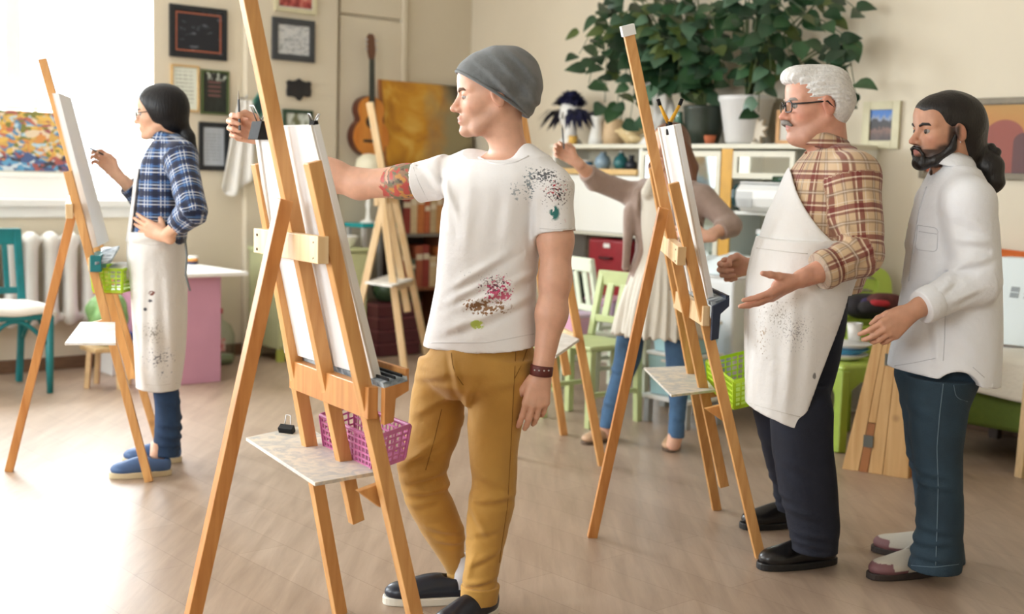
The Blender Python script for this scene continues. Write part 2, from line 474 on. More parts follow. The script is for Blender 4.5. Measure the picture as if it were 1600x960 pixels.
# generated space of a picture panel: x/y along the panel, z up (panels stand in the room's turned axes, so x and y run together)
art('art_swoosh', lambda nt, v: ramp(nt, noise_of(nt, v, 2.0, 3, (1, 1, 3.5), 1.2), [(.0, srgb(22, 24, 32)), (.58, srgb(26, 29, 38)), (.66, srgb(108, 112, 122)), (.72, srgb(30, 33, 42))]))
def cert(ink, paper, lines=9):
    def f(nt, v):
        z = axis_of(nt, v, 2); x = axis_of(nt, v, 0)
        st = mth(nt, 'GREATER_THAN', mth(nt, 'FRACT', mth(nt, 'MULTIPLY', z, float(lines))), .72)
        st = mth(nt, 'MULTIPLY', st, mth(nt, 'GREATER_THAN', noise_of(nt, v, 18, 1, (1, 1, .2)), .43))
        st = mth(nt, 'MULTIPLY', st, band(nt, x, .14, .86)); st = mth(nt, 'MULTIPLY', st, band(nt, z, .12, .9))
        return mixc(nt, st, paper, ink)
    return f
art('art_cert_pale', cert(srgb(150, 150, 140), srgb(222, 226, 214), 11))
art('art_cert_grey', cert(srgb(120, 122, 128), srgb(176, 182, 190), 12))
def dark_cert(nt, v):
    z = axis_of(nt, v, 2); x = axis_of(nt, v, 0)
    c = ramp(nt, noise_of(nt, v, 6, 4), [(.3, srgb(30, 34, 30)), (.7, srgb(46, 50, 46))])
    t = mth(nt, 'MULTIPLY', band(nt, z, .40, .78), band(nt, x, .25, .75))
    t = mth(nt, 'MULTIPLY', t, mth(nt, 'GREATER_THAN', mth(nt, 'FRACT', mth(nt, 'MULTIPLY', z, 9.0)), .6))
    c = mixc(nt, mth(nt, 'MULTIPLY', t, .6), c, srgb(150, 96, 92))
    fl_ = mth(nt, 'MULTIPLY', mth(nt, 'GREATER_THAN', noise_of(nt, v, 7, 3), .56), mth(nt, 'GREATER_THAN', z, .8))
    return mixc(nt, fl_, c, srgb(180, 186, 176))
art('art_dark_cert', dark_cert)
art('art_sketch', lambda nt, v: ramp(nt, noise_of(nt, v, 2.6, 4, (1, 1, 2.2), 1.6), [(.3, srgb(120, 124, 128)), (.45, srgb(196, 198, 200)), (.6, srgb(214, 214, 212)), (.68, srgb(90, 94, 98))]))
art('art_red', lambda nt, v: ramp(nt, noise_of(nt, v, 5, 4), [(.35, srgb(120, 40, 40)), (.55, srgb(190, 90, 84)), (.7, srgb(206, 160, 140))]))
art('art_pale_green', lambda nt, v: ramp(nt, noise_of(nt, v, 3.2, 4), [(.38, srgb(112, 116, 84)), (.5, srgb(206, 214, 206)), (.66, srgb(222, 228, 226))]))
def abstract(nt, v):
    vo = nd(nt, 'ShaderNodeTexVoronoi'); vo.inputs['Scale'].default_value = 19
    mp = nd(nt, 'ShaderNodeMapping'); mp.inputs['Scale'].default_value = (1.1, 1.1, 1.3); mp.inputs['Rotation'].default_value = (.2, .6, .3)
    n = nd(nt, 'ShaderNodeTexNoise'); n.inputs['Scale'].default_value = 4; nt.links.new(v, n.inputs['Vector'])
    mxv = nd(nt, 'ShaderNodeMix', data_type='RGBA'); mxv.inputs[0].default_value = .22
    nt.links.new(v, mxv.inputs[6]); nt.links.new(n.outputs['Color'], mxv.inputs[7]); nt.links.new(mxv.outputs[2], mp.inputs['Vector']); nt.links.new(mp.outputs['Vector'], vo.inputs['Vector'])
    sp = nd(nt, 'ShaderNodeSeparateColor'); nt.links.new(vo.outputs['Color'], sp.inputs[0])
    c = ramp(nt, sp.outputs[0], [(0, srgb(200, 160, 86)), (.16, srgb(214, 176, 92)), (.3, srgb(180, 104, 88)), (.42, srgb(214, 196, 170)), (.52, srgb(92, 132, 168)), (.62, srgb(120, 120, 60)), (.72, srgb(204, 138, 76)), (.84, srgb(150, 84, 90)), (.93, srgb(170, 198, 214))], True)
    z = axis_of(nt, v, 2)
    c2 = ramp(nt, sp.outputs[1], [(0, srgb(70, 90, 134)), (.3, srgb(90, 150, 190)), (.5, srgb(60, 60, 70)), (.7, srgb(196, 206, 214)), (.85, srgb(156, 84, 80))], True)
    low = mth(nt, 'LESS_THAN', mth(nt, 'ADD', z, noise_of(nt, v, 3)), .72)
    return mixc(nt, low, c, c2)
art('art_abstract', abstract)
def amber(nt, v):
    c = ramp(nt, noise_of(nt, v, 2.4, 6, None, .8), [(.32, srgb(168, 104, 22)), (.5, srgb(206, 146, 36)), (.66, srgb(226, 182, 84))])
    x = axis_of(nt, v, 0); z = axis_of(nt, v, 2)
    n = noise_of(nt, v, 2.2, 4)
    grey = mth(nt, 'SMOOTH_MIN', 1.0, mth(nt, 'MULTIPLY', mth(nt, 'SUBTRACT', mth(nt, 'ADD', x, mth(nt, 'MULTIPLY', n, .5)), .72), 5.0), .1, True)
    c = mixc(nt, mth(nt, 'MAXIMUM', grey, 0.0), c, srgb(152, 140, 104))
    dk = mth(nt, 'MULTIPLY', mth(nt, 'SUBTRACT', mth(nt, 'ADD', mth(nt, 'ADD', mth(nt, 'MULTIPLY', x, .8), mth(nt, 'MULTIPLY', z, .55)), mth(nt, 'MULTIPLY', n, .35)), 1.12), 6.0, 0, True)
    c = mixc(nt, dk, c, srgb(62, 54, 42))
    dk2 = mth(nt, 'MULTIPLY', mth(nt, 'SUBTRACT', mth(nt, 'ADD', mth(nt, 'SUBTRACT', x, mth(nt, 'MULTIPLY', z, 1.4)), mth(nt, 'MULTIPLY', n, .4)), .68), 6.0, 0, True)
    return mixc(nt, dk2, c, srgb(70, 58, 40))
art('art_amber', amber)
def landscape(nt, v):
    z = axis_of(nt, v, 2); n = noise_of(nt, v, 5, 5)
    q = mth(nt, 'ADD', z, mth(nt, 'MULTIPLY', mth(nt, 'SUBTRACT', n, .5), .55))
    return ramp(nt, q, [(0, srgb(70, 60, 62)), (.2, srgb(96, 76, 72)), (.36, srgb(128, 96, 84)), (.45, srgb(58, 52, 54)), (.66, srgb(52, 50, 56)), (.72, srgb(150, 160, 178)), (.85, srgb(66, 120, 196))])
art('art_landscape', landscape)
def mosque(nt, v):
    y = axis_of(nt, v, 1); z = axis_of(nt, v, 2); n = noise_of(nt, v, 4, 4)
    c = ramp(nt, mth(nt, 'ADD', z, mth(nt, 'MULTIPLY', mth(nt, 'SUBTRACT', n, .5), .3)), [(.0, srgb(177, 82, 25)), (.16, srgb(129, 53, 34)), (.4, srgb(153, 72, 37)), (.7, srgb(177, 115, 39)), (1, srgb(175, 129, 51))])
    # dome silhouettes as soft shapes in the painting
    def dome(cy, cz, r, base, col, cc):
        dy = mth(nt, 'DIVIDE', mth(nt, 'SUBTRACT', y, cy), r); dz = mth(nt, 'DIVIDE', mth(nt, 'SUBTRACT', z, cz), r * 1.5)
        d = mth(nt, 'ADD', mth(nt, 'MULTIPLY', dy, dy), mth(nt, 'MULTIPLY', dz, dz))
        a = mth(nt, 'LESS_THAN', d, 1.0)
        wl = mth(nt, 'MULTIPLY', mth(nt, 'LESS_THAN', mth(nt, 'ABSOLUTE', dy), 1.0), mth(nt, 'LESS_THAN', z, cz))
        return mixc(nt, mth(nt, 'MAXIMUM', a, wl), cc, col)
    c = dome(.30, .52, .17, 0, srgb(137, 56, 34), c)
    c = dome(.62, .34, .10, 0, srgb(151, 67, 37), c)
    c = dome(.13, .45, .09, 0, srgb(82, 32, 29), c)
    return c
art('art_mosque', mosque)
mat('frame_black', srgb(30, 33, 38), .4); mat('frame_charcoal', srgb(64, 66, 70), .5); mat('frame_lightwood', srgb(214, 178, 122), .5, noise=.2)
mat('frame_olive', srgb(78, 92, 52), .5); mat('frame_green', srgb(46, 70, 52), .5); mat('frame_cream', srgb(214, 206, 172), .5, noise=.1)
mat('frame_grey', srgb(128, 116, 94), .5, noise=.2, nscale=30); mat('rust_line', srgb(168, 96, 72), .5); mat('mount_pale', srgb(212, 206, 196), .7)
mat('mount_dark', srgb(34, 36, 44), .7)
def picture(wall, name, label, cat, u0, u1, z0, z1, fw, fmat, art_m, off=0.0, depth=.022, inner=None, mount=0.0, mount_m='mount_pale', tilt=0.0):
    """framed picture on the window wall ('L': u = x in room) or on the shelf wall ('R': u = y in room)"""
    def bx(mb, a0, a1, c0, c1, d0, d1):
        if wall == 'L': return mb.rbox(a0, a1, YL - off - d1, YL - off - d0, c0, c1)
        return mb.rbox(XR - off - d1, XR - off - d0, a0, a1, c0, c1)
    base = rw((u0 + u1) / 2, YL - off, z0) if wall == 'L' else rw(XR - off, (u0 + u1) / 2, z0)
    t = thing(name, label, cat, base)
    f = MB()
    bx(f, u0, u0 + fw, z0, z1, 0, depth); bx(f, u1 - fw, u1, z0, z1, 0, depth); bx(f, u0 + fw, u1 - fw, z0, z0 + fw, 0, depth); bx(f, u0 + fw, u1 - fw, z1 - fw, z1, 0, depth)
    f.build('frame', fmat, t, bevel=.003)
    if mount:
        bx(MB(), u0 + fw, u1 - fw, z0 + fw, z1 - fw, 0, depth * .35).build('mount', mount_m, t)
    m_ = fw + mount
    bx(MB(), u0 + m_, u1 - m_, z0 + m_, z1 - m_, 0, depth * .5).build('print', art_m, t)
    if inner:
        g, wd, mm = inner; q = MB()
        a0, a1, c0, c1 = u0 + g, u1 - g, z0 + g, z1 - g
        bx(q, a0, a0 + wd, c0, c1, 0, depth * .62); bx(q, a1 - wd, a1, c0, c1, 0, depth * .62); bx(q, a0 + wd, a1 - wd, c0, c0 + wd, 0, depth * .62); bx(q, a0 + wd, a1 - wd, c1 - wd, c1, 0, depth * .62)
        q.build('inner_line', mm, t)
    return t
picture('L', 'framed_picture', 'wide black frame with thin rust line around a dark picture, highest beside window', 'picture', 3.873, 4.305, 2.10, 2.455, .035, 'frame_black', 'art_swoosh', inner=(.045, .010, 'rust_line'))
picture('L', 'framed_certificate', 'certificate in a light wood frame, half hidden by the black-haired woman', 'picture', 3.884, 4.092, 1.732, 2.05, .014, 'frame_lightwood', 'art_cert_pale')
picture('L', 'framed_certificate', 'dark certificate with pale flowers in an olive green frame', 'picture', 4.108, 4.322, 1.722, 2.03, .016, 'frame_olive', 'art_dark_cert')
picture('L', 'framed_certificate', 'grey certificate in a thick black frame, lowest beside the hanging white towel', 'picture', 4.092, 4.322, 1.33, 1.668, .030, 'frame_black', 'art_cert_grey', mount=.006, mount_m='frame_charcoal')
PO = .06
picture('L', 'framed_sketch', 'black and white drawing in a broad charcoal frame', 'picture', 4.632, 4.986, 2.138, 2.44, .045, 'frame_charcoal', 'art_sketch', off=PO)
picture('L', 'framed_picture', 'reddish picture in a pale frame cut off at the upper edge', 'picture', 4.65, 5.0, 2.483, 2.76, .03, 'frame_cream', 'art_red', off=PO, mount=.012)
picture('L', 'framed_picture', 'pale picture in a dark green frame under the black plaque', 'picture', 4.725, 4.976, 1.50, 1.79, .026, 'frame_green', 'art_pale_green', off=PO)
picture('R', 'framed_landscape', 'small landscape with blue sky in a wide cream frame', 'picture', 4.085, 4.335, 1.566, 1.846, .05, 'frame_cream', 'art_landscape')
picture('R', 'framed_painting', 'orange painting of domes in a grey frame behind the bearded man', 'picture', 3.20, 3.935, 1.40, 1.845, .035, 'frame_grey', 'art_mosque', depth=.03, inner=(.03, .008, 'frame_black'))
# ornate black plaque: one scalloped outline pushed out of the wall
pts = [(-.105, .05), (-.085, .06), (-.06, .055), (-.03, .06), (0, .078), (.03, .06), (.06, .055), (.085, .062), (.105, .05), (.098, .02), (.104, -.01), (.098, -.05), (.06, -.055), (.045, -.045), (.03, -.06), (.012, -.085), (-.012, -.08), (-.03, -.062), (-.06, -.055), (-.1, -.06), (-.104, -.02), (-.098, .015)]
MB_ = MB().prism([rw(4.858 + p[0], YL - PO, 1.94 + p[1]) for p in pts], rw(0, -.02, 0))
tag(MB_.build('wall_plaque', mat('soot_black', srgb(36, 34, 36), .6, bump=.4, bscale=50), origin=rw(4.858, YL - PO, 1.94), bevel=.006), 'black scalloped plaque without picture, on the pier between two frames', 'plaque')
# teal diamond ornament on the pier
p0 = onL(404, 166, PO)
dm = thing('diamond_ornament', 'small teal diamond ornament on the wall behind the raised brush', 'ornament', rw(p0[0], YL - PO, p0[1]))
MB().prism([rw(p0[0] + a, YL - PO, p0[1] + b) for a, b in ((-.075, 0), (0, -.105), (.075, 0), (0, .105))], rw(0, -.012, 0)).build('backing', mat('teal_glaze', srgb(38, 112, 104), .3, noise=.5, nscale=25, col2=srgb(126, 176, 160)), dm, bevel=.003)
MB().prism([rw(p0[0] + a, YL - PO - .012, p0[1] + b) for a, b in ((-.045, 0), (0, -.063), (.045, 0), (0, .063))], rw(0, -.006, 0)).build('inset', mat('teal_dark', srgb(30, 70, 70), .3), dm)
# hanging white towel
tx, tz = onL(388, 170, .09)
def towel(u, v):
    wdt = .05 + .09 * (v ** .8)
    x_ = tx - .02 + (u - .5) * 2 * wdt - .055 * v
    return rw(x_, YL - .085 - .02 * math.sin(u * 15 + 2 * v) * (.3 + v), tz + .06 - v * (.62 + .06 * math.sin(u * 5)))
tw = thing('hanging_towel', 'white towel hanging on the wall in loose folds', 'towel', rw(tx, YL, tz - .6))
MB().grid(towel, 24, 16, .004).build('cloth', mat('towel_white', srgb(240, 238, 234), .9, sheen=.3, bump=.2, bscale=200), tw, smooth=True)
MB().tube([rw(tx - .02, YL, tz + .075), rw(tx - .02, YL - .1, tz + .075), rw(tx - .02, YL - .11, tz + .095)], .006, 8).build('hook', mat('steel', (.6, .6, .62), .3, 1.0), tw)
# ================================================================== furniture along the window wall
mat('radiator_white', srgb(232, 230, 226), .35, noise=.04, nscale=6)
mat('teal_paint', srgb(18, 122, 128), .4, noise=.25, nscale=9, bump=.08, bscale=40)
mat('cushion_white', srgb(236, 232, 224), .9, sheen=.3, bump=.2, bscale=90)
mat('pink_paint', srgb(206, 152, 176), .55, noise=.06, nscale=5)
mat('olive_cream', srgb(196, 200, 156), .5, noise=.08, nscale=4); mat('olive_pale', srgb(212, 218, 168), .5, noise=.06)
mat('top_white', srgb(244, 242, 238), .35)
rd = thing('radiator', 'white cast iron radiator of upright columns below the window', 'radiator', rw(2.75, YL - .1, .3))
RIB = [(0, .30), (.012, .305), (.03, .33), (.036, .38), (.030, .42), (.028, .60), (.030, .80), (.038, .85), (.034, .89), (.014, .915), (0, .918)]
for k in range(10):
    x = 2.12 + k * .1265
    for_y = YL - .105
    rb = MB().lathe(rw(x, for_y, 0), RIB, 16, 1.0, 1.0)
    c = rw(x, for_y, 0)
    for i, p in enumerate(rb.v):           # flatten to a wide column, turned with the room
        q = to_room(p - c); rb.v[i] = c + rw(q.x * 1.55, q.y * 1.7, q.z)
    rb.build('column', 'radiator_white', rd, smooth=True)
MB().tube([rw(2.08, YL - .105, .36), rw(3.3, YL - .105, .36)], .028, 10).build('pipe', 'radiator_white', rd, smooth=True)
MB().tube([rw(2.08, YL - .105, .86), rw(3.3, YL - .105, .86)], .028, 10).build('pipe', 'radiator_white', rd, smooth=True)

ch = thing('wooden_chair', 'teal painted bentwood chair with white cushion in front of radiator', 'chair', rw(2.53, 7.5, 0))
X0, X1, Y0, Y1 = 2.31, 2.745, 7.255, 7.70
for (x, y, tz) in ((X0 + .02, Y0 + .02, .455), (X1 - .02, Y0 + .02, .455)):
    MB().tube([rw(x, y, 0), rw(x, y, .2), rw(x, y, tz)], [.019, .023, .027], 10).build('leg', 'teal_paint', ch, smooth=True)
for x in (X0 + .03, X1 - .03):
    MB().bar(rw(x, Y1 + .06, 0), rw(x, Y1 - .01, .46), .036, .04, rw(1, 0, 0)).bar(rw(x, Y1 - .01, .46), rw(x, Y1 + .06, .94), .046, .032, rw(1, 0, 0)).build('back_leg', 'teal_paint', ch, bevel=.006)
MB().grid(lambda u, v: rw(X0 + (X1 - X0) * u, Y0 + (Y1 - Y0) * v, .47 + .004 * math.sin(math.pi * u)), 8, 8, .035).build('seat', 'teal_paint', ch, bevel=.01)
MB().bar(rw(X0 + .008, Y1 + .058, .90), rw(X1 - .008, Y1 + .058, .90), .10, .03, (0, 0, 1)).build('top_rail', 'teal_paint', ch, bevel=.008)
MB().bar(rw(X0 + .05, Y1 + .012, .575), rw(X1 - .05, Y1 + .012, .575), .04, .022, (0, 0, 1)).build('lower_rail', 'teal_paint', ch, bevel=.005)
for k in range(3):
    x = X0 + .11 + k * .108
    MB().bar(rw(x, Y1 + .014, .59), rw(x, Y1 + .055, .86), .032, .014, rw(1, 0, 0)).build('back_slat', 'teal_paint', ch, bevel=.004)
for (a, b) in (((X0 + .03, Y0 + .02), (X1 - .03, Y0 + .02)), ((X1 - .02, Y0 + .03), (X1 - .03, Y1 - .02)), ((X0 + .02, Y0 + .03), (X0 + .03, Y1 - .02))):
    MB().tube([rw(a[0] + (b[0] - a[0]) * t, a[1] + (b[1] - a[1]) * t, .29 + .145 * math.sin(math.pi * t)) for t in [i / 12 for i in range(13)]], .013, 8).build('brace', 'teal_paint', ch, smooth=True)
def cushion(u, v):
    e = (1 - (2 * u - 1) ** 6) * (1 - (2 * v - 1) ** 6)
    return rw(X0 - .012 + (X1 - X0 + .03) * u, Y0 - .012 + (Y1 - Y0) * v, .478 + .058 * max(e, 0) ** .5 + .006 * math.sin(9 * u + 5 * v))
cu = MB().grid(cushion, 20, 20, .03); cu.build('seat_cushion', 'cushion_white', None, smooth=True, origin=rw(2.53, 7.5, .475))
tag(bpy.data.objects['seat_cushion'], 'flat white seat cushion lying on the teal chair', 'cushion')

tb = thing('pink_table', 'white topped table with a pink side panel beside the aproned woman', 'table', rw(3.6, 7.5, 0))
MB().rbox(3.40, 3.91, 7.05, 8.06, .675, .70).build('table_top', 'top_white', tb, bevel=.004)
MB().rbox(3.47, 3.755, 7.12, 7.15, 0, .675).build('side_panel', 'pink_paint', tb, bevel=.004)
MB().rbox(3.727, 3.755, 7.15, 8.0, 0, .675).build('side_panel', 'pink_paint', tb, bevel=.004)
MB().rbox(3.43, 3.46, 7.17, 8.0, 0, .675).build('side_panel', 'pink_paint', tb, bevel=.004)
cn = fl(300, 413, .70); cn2 = to_room(cn)
pt = thing('paint_tub', 'small orange and white paint tub on the pink table', 'tub', (cn.x, cn.y, .70))
MB().lathe((cn.x, cn.y, .70), [(.035, 0), (.04, .015), (.04, .02)], 18).build('base', mat('ink_blue', srgb(40, 50, 90), .4), pt, smooth=True)
MB().lathe((cn.x, cn.y, .72), [(.038, 0), (.04, .02), (.04, .022)], 18).build('label_band', mat('label_orange', srgb(236, 160, 70), .5), pt, smooth=True)
MB().lathe((cn.x, cn.y, .742), [(.041, 0), (.041, .008), (.036, .014)], 18).build('lid', 'top_white', pt, smooth=True)
# paint boxes seen between easel and apron, on the floor by the wall
q = fl(192, 585)
bx = thing('paint_box', 'white paint box with blue lid standing on the floor behind the apron', 'box', q)
MB().box((q.x, q.y + .1, .11), (.3, .2, .22), ROOM).build('carton', mat('carton_white', srgb(226, 224, 224), .6), bx, bevel=.004)
MB().box((q.x, q.y + .1, .245), (.31, .21, .05), ROOM).build('lid', mat('lid_blue', srgb(60, 88, 150), .5), bx, bevel=.004)
MB().box((q.x - .03, q.y - .018, .1), (.09, .02, .05), ROOM).build('sticker', mat('sticker_red', srgb(190, 50, 60), .5), bx)
# green bag and the pale stick behind the easel
g = at(168, 470, 7.55)
def bag(u, v):
    a = 2 * math.pi * u; r = (.03 + .075 * math.sin(math.pi * min(v * 1.15, 1)) ** .7) * (1 + .13 * math.sin(7 * a + 5 * v) * (1 - v * .5) + .08 * math.sin(13 * v + 3 * a))
    return Vector((g.x + r * math.cos(a) * 1.15, g.y + r * math.sin(a) * .8, .265 + .32 * (1 - v)))
st = thing('folding_stool', 'small pale wooden stool by the wall, carrying the green bag', 'stool', (g.x, g.y, 0))
MB().box((g.x, g.y, .24), (.26, .24, .03), ROOM).build('seat', mat('pale_wood', srgb(214, 180, 132), .5, noise=.2, nscale=20, stretch=(1, 6, 1)), st, bevel=.005)
for sx in (-1, 1):
    for sy in (-1, 1):
        MB().bar((g.x + sx * .1, g.y + sy * .09, 0), (g.x + sx * .085, g.y + sy * .08, .228), .028, .028, (1, 0, 0)).build('leg', 'pale_wood', st)
b_ = MB().grid(bag, 32, 14, .002); b_.build('green_bag', mat('bag_green', srgb(140, 186, 118), .4, noise=.3, nscale=14, bump=.8, bscale=30), None, smooth=True, origin=(g.x, g.y, .257))
tag(bpy.data.objects['green_bag'], 'crumpled green plastic bag standing behind the lime basket', 'bag')

# things on the window sill
px0, px1 = 2.60, 3.285
bxs = thing('white_box', 'long white cardboard box lying on the window sill under the abstract painting', 'box', rw(2.95, YL + .2, SILL))
MB().rbox(2.45, 3.30, YL + .10, YL + .31, SILL, SILL + .135).build('carton', 'top_white', bxs, bevel=.004)
MB().rbox(2.445, 3.305, YL + .095, YL + .315, SILL + .135, SILL + .165).build('lid', 'top_white', bxs, bevel=.004)
ap = thing('abstract_painting', 'colourful abstract canvas of dabs leaning in the window', 'painting', rw(2.95, YL + .15, SILL + .165))
zb = SILL + .165
MB().hexa([rw(px0, YL + .115, zb), rw(px1, YL + .115, zb), rw(px1, YL + .145, zb), rw(px0, YL + .145, zb), rw(px0, YL + .205, zb + .40), rw(px1, YL + .205, zb + .40), rw(px1, YL + .235, zb + .40), rw(px0, YL + .235, zb + .40)]).build('canvas', 'art_abstract', ap)
fr = MB()
for (a, b, c, d) in ((px0 - .014, px0, -.012, .412), (px1, px1 + .014, -.012, .412), (px0, px1, -.012, 0), (px0, px1, .4, .412)):
    yy = lambda z: YL + .11 + .09 * z / .4
    fr.hexa([rw(a, yy(c), zb + .012 + c), rw(b, yy(c), zb + .012 + c), rw(b, yy(c) + .035, zb + .012 + c), rw(a, yy(c) + .035, zb + .012 + c), rw(a, yy(d), zb + .012 + d), rw(b, yy(d), zb + .012 + d), rw(b, yy(d) + .035, zb + .012 + d), rw(a, yy(d) + .035, zb + .012 + d)])
fr.build('frame', mat('frame_silver', srgb(196, 196, 186), .4), ap)
s_ = onL(57, 160, -.25)
MB().tube([rw(s_[0], YL + .27, SILL + .166), rw(s_[0], YL + .27, 1.78)], .016, 10).build('sill_post', mat('grey_post', srgb(196, 192, 190), .5), ap).name = 'support_stick'
# twig with a few leaves on the sill
tg = thing('budding_twigs', 'thin budding twigs in the glare of the window', 'plant', rw(3.5, YL + .2, SILL))
mat('leaf_pale', srgb(150, 190, 160), .5)
for k in range(7):
    a = Vector(rw(3.50 + .03 * (k - 3) / 3, YL + .2, SILL + .05)); e = a + Vector(rw(RNG.uniform(-.22, .2), RNG.uniform(-.05, .05), RNG.uniform(.12, .38)))
    m_ = (a + e) / 2 + Vector((0, 0, .05))
    s1 = MB().tube([a, m_, e], [.004, .003, .0015], 6).build('twig', mat('twig_brown', srgb(120, 104, 84), .7), tg)
    for j in range(3):
        p = m_.lerp(e, .2 + .4 * j); dx = Vector((RNG.uniform(-1, 1), RNG.uniform(-1, 1), RNG.uniform(-.3, .6))).normalized() * .035; dy = dx.cross(Vector((0, 0, 1))).normalized() * .012
        MB().add([p, p + dx * .5 + dy, p + dx, p + dx * .5 - dy + Vector((0, 0, .004))], [(0, 1, 2), (0, 2, 3)]).build('leaf', 'leaf_pale', tg)
MB().lathe(rw(3.5, YL + .2, SILL), [(.035, 0), (.045, .03), (.04, .08), (.03, .1), (.034, .11)], 18).build('vase', mat('vase_clear', srgb(220, 232, 230), .15), tg, smooth=True)

# olive cabinet in front of the pier
cb = thing('olive_cabinet', 'low olive cream cabinet on short legs behind the large canvas', 'cabinet', rw(4.8, 7.8, 0))
CX0, CX1, CY0, CY1 = 4.46, 5.2, 7.60, 8.035
MB().rbox(CX0, CX1, CY0 + .02, CY1, .09, .77).build('body', 'olive_cream', cb, bevel=.006)
MB().rbox(CX0 - .015, CX1 + .015, CY0 - .01, CY1, .77, .795).build('top', 'olive_pale', cb, bevel=.005)
for a, b in ((CX0 + .01, 4.825), (4.835, CX1 - .01)):
    dr = MB().rbox(a, b, CY0, CY0 + .02, .11, .755).build('door', 'olive_pale', cb, bevel=.005)
    MB().lathe(rw(b - .04 if a < 4.6 else a + .04, CY0 - .012, .45), [(.0, -.012), (.012, -.008), (.012, .008), (0, .012)], 10).build('knob', 'steel', dr, smooth=True)
for x in (CX0 + .03, CX1 - .03):
    for y in (CY0 + .04, CY1 - .05):
        MB().bar(rw(x, y, 0), rw(x, y, .09), .045, .045, rw(1, 0, 0)).build('leg', mat('olive_leg', srgb(182, 190, 92), .5), cb)
jx, jy = 4.52, 7.9
j = thing('dark_jar', 'squat dark green jar on the left end of the olive cabinet', 'jar', rw(jx, jy, .795))
MB().lathe(rw(jx, jy, .795), [(.05, 0), (.06, .02), (.06, .08), (.05, .1)], 20).build('body', mat('dark_green_glaze', srgb(48, 62, 58), .25), j, smooth=True)
MB().lathe(rw(jx, jy, .895), [(.053, 0), (.053, .02), (.02, .03)], 20).build('lid', mat('lid_dark', srgb(40, 46, 48), .4), j, smooth=True)
bwl = MB().lathe(rw(5.08, 7.72, .795), [(.04, 0), (.05, .005), (.085, .07), (.098, .085), (.092, .085), (.05, .018), (.0, .014)], 24)
tag(bwl.build('white_bowl', 'top_white', None, smooth=True, origin=rw(5.08, 7.72, .795)), 'white bowl on the right end of the olive cabinet', 'bowl')
# large glass bottle on the floor
gb = rw(4.09, 7.8, 0)
b1 = thing('glass_bottle', 'large clear glass bottle on the floor behind the pink table', 'bottle', gb)
MB().lathe(gb, [(.0, 0), (.10, .003), (.115, .03), (.115, .2), (.09, .27), (.03, .31), (.028, .35)], 24).build('body', 'bottle_glass', b1, smooth=True)
MB().lathe(gb, [(.0, .01), (.104, .012), (.108, .06), (.0, .061)], 24).build('contents', mat('murky_green', srgb(150, 160, 130), .3), b1, smooth=True)
MB().lathe(gb + Vector((0, 0, .35)), [(.034, 0), (.034, .03), (.03, .034)], 18).build('cap', mat('cap_red', srgb(190, 60, 60), .4), b1, smooth=True)
lb = MB().grid(lambda u, v: gb + Vector((.1165 * math.cos(-1.9 + u * 1.0), .1165 * math.sin(-1.9 + u * 1.0), .1 + .09 * v)), 8, 2, .001)
lb.build('paper_label', mat('label_red', srgb(200, 90, 90), .6, noise=.6, nscale=30, col2=srgb(226, 220, 216)), b1)

# teal topped stand, lamp with globe shade
ts = thing('plant_stand', 'narrow stand with a bright teal top next to the olive cabinet', 'stand', rw(5.45, 7.75, 0))
MB().rbox(5.24, 5.585, 7.74, 8.0, .935, .965).build('top', mat('teal_bright', srgb(20, 160, 168), .35), ts, bevel=.006)
for x in (5.27, 5.555):
    for y in (7.77, 7.97):
        MB().bar(rw(x, y, 0), rw(x, y, .935), .03, .03, rw(1, 0, 0)).build('leg', 'grey_post', ts)
lp = thing('globe_lamp', 'table lamp with cream globe shade, standing on the teal stand', 'lamp', rw(5.36, 7.85, .965))
lx = rw(5.36, 7.85, .965)
MB().lathe(lx, [(.0, 0), (.06, .002), (.06, .012), (.02, .03), (.014, .1), (.022, .14), (.012, .18), (.012, .30), (.03, .33)], 20).build('stem', 'top_white', lp, smooth=True)
MB().lathe(lx, [(.03, .33), (.085, .36), (.105, .42), (.09, .48), (.05, .515), (.0, .525)], 24).build('shade', mat('shade_cream', srgb(238, 232, 208), .5), lp, smooth=True)

# guitar on the door
gt = thing('acoustic_guitar', 'acoustic guitar with orange top hanging on the cream door', 'guitar', rw(5.46, YL - .04, 1.46))
GYB = YL - .04
def gpt(x, z, y=0.0):           # guitar's own axes: z along neck, leans a little
    a = math.radians(-3.0)
    return rw(5.462 + x * math.cos(a) + z * math.sin(a) * -1 * -1 * .35, GYB - y, 1.70 + z)
half = []
for k in range(25):
    t = k / 24
    wdt = .0 if k in (0, 24) else None
    z = -.235 + .46 * t
    w_ = .155 * math.sin(math.pi * min(t / .62, 1.0) * .5 if t < .31 else math.pi * .5) if t < .31 else 0
    lower = .168 * math.sqrt(max(0, 1 - ((z + .085) / .152) ** 2)); upper = .122 * math.sqrt(max(0, 1 - ((z - .12) / .108) ** 2)); waist = .102 if -.02 < z < .13 else 0
    half.append((max(lower, upper, waist), z))
outl = [(w_, z) for w_, z in half] + [(-w_, z) for w_, z in reversed(half) if w_ > 1e-4]
MB().prism([gpt(w_, z, .0) for w_, z in outl], rw(0, -.085, 0)).build('body', mat('guitar_side', srgb(96, 46, 28), .35, noise=.3), gt, bevel=.01)
MB().prism([gpt(w_ * .975, z * .985 - .001, .085) for w_, z in outl], rw(0, -.004, 0)).build('soundboard', wood('guitar_top', srgb(206, 120, 40), srgb(224, 150, 66), 2, .3, 'Z', False), gt)
def disc(c, r, d0, d1, n=20):
    return MB().prism([gpt(c[0] + r * math.cos(2 * math.pi * k / n), c[1] + r * math.sin(2 * math.pi * k / n), d0) for k in range(n)], rw(0, -(d1 - d0), 0))
disc((0, .03), .052, .089, .0905).build('rosette', mat('rosette', srgb(90, 60, 40), .5), gt)
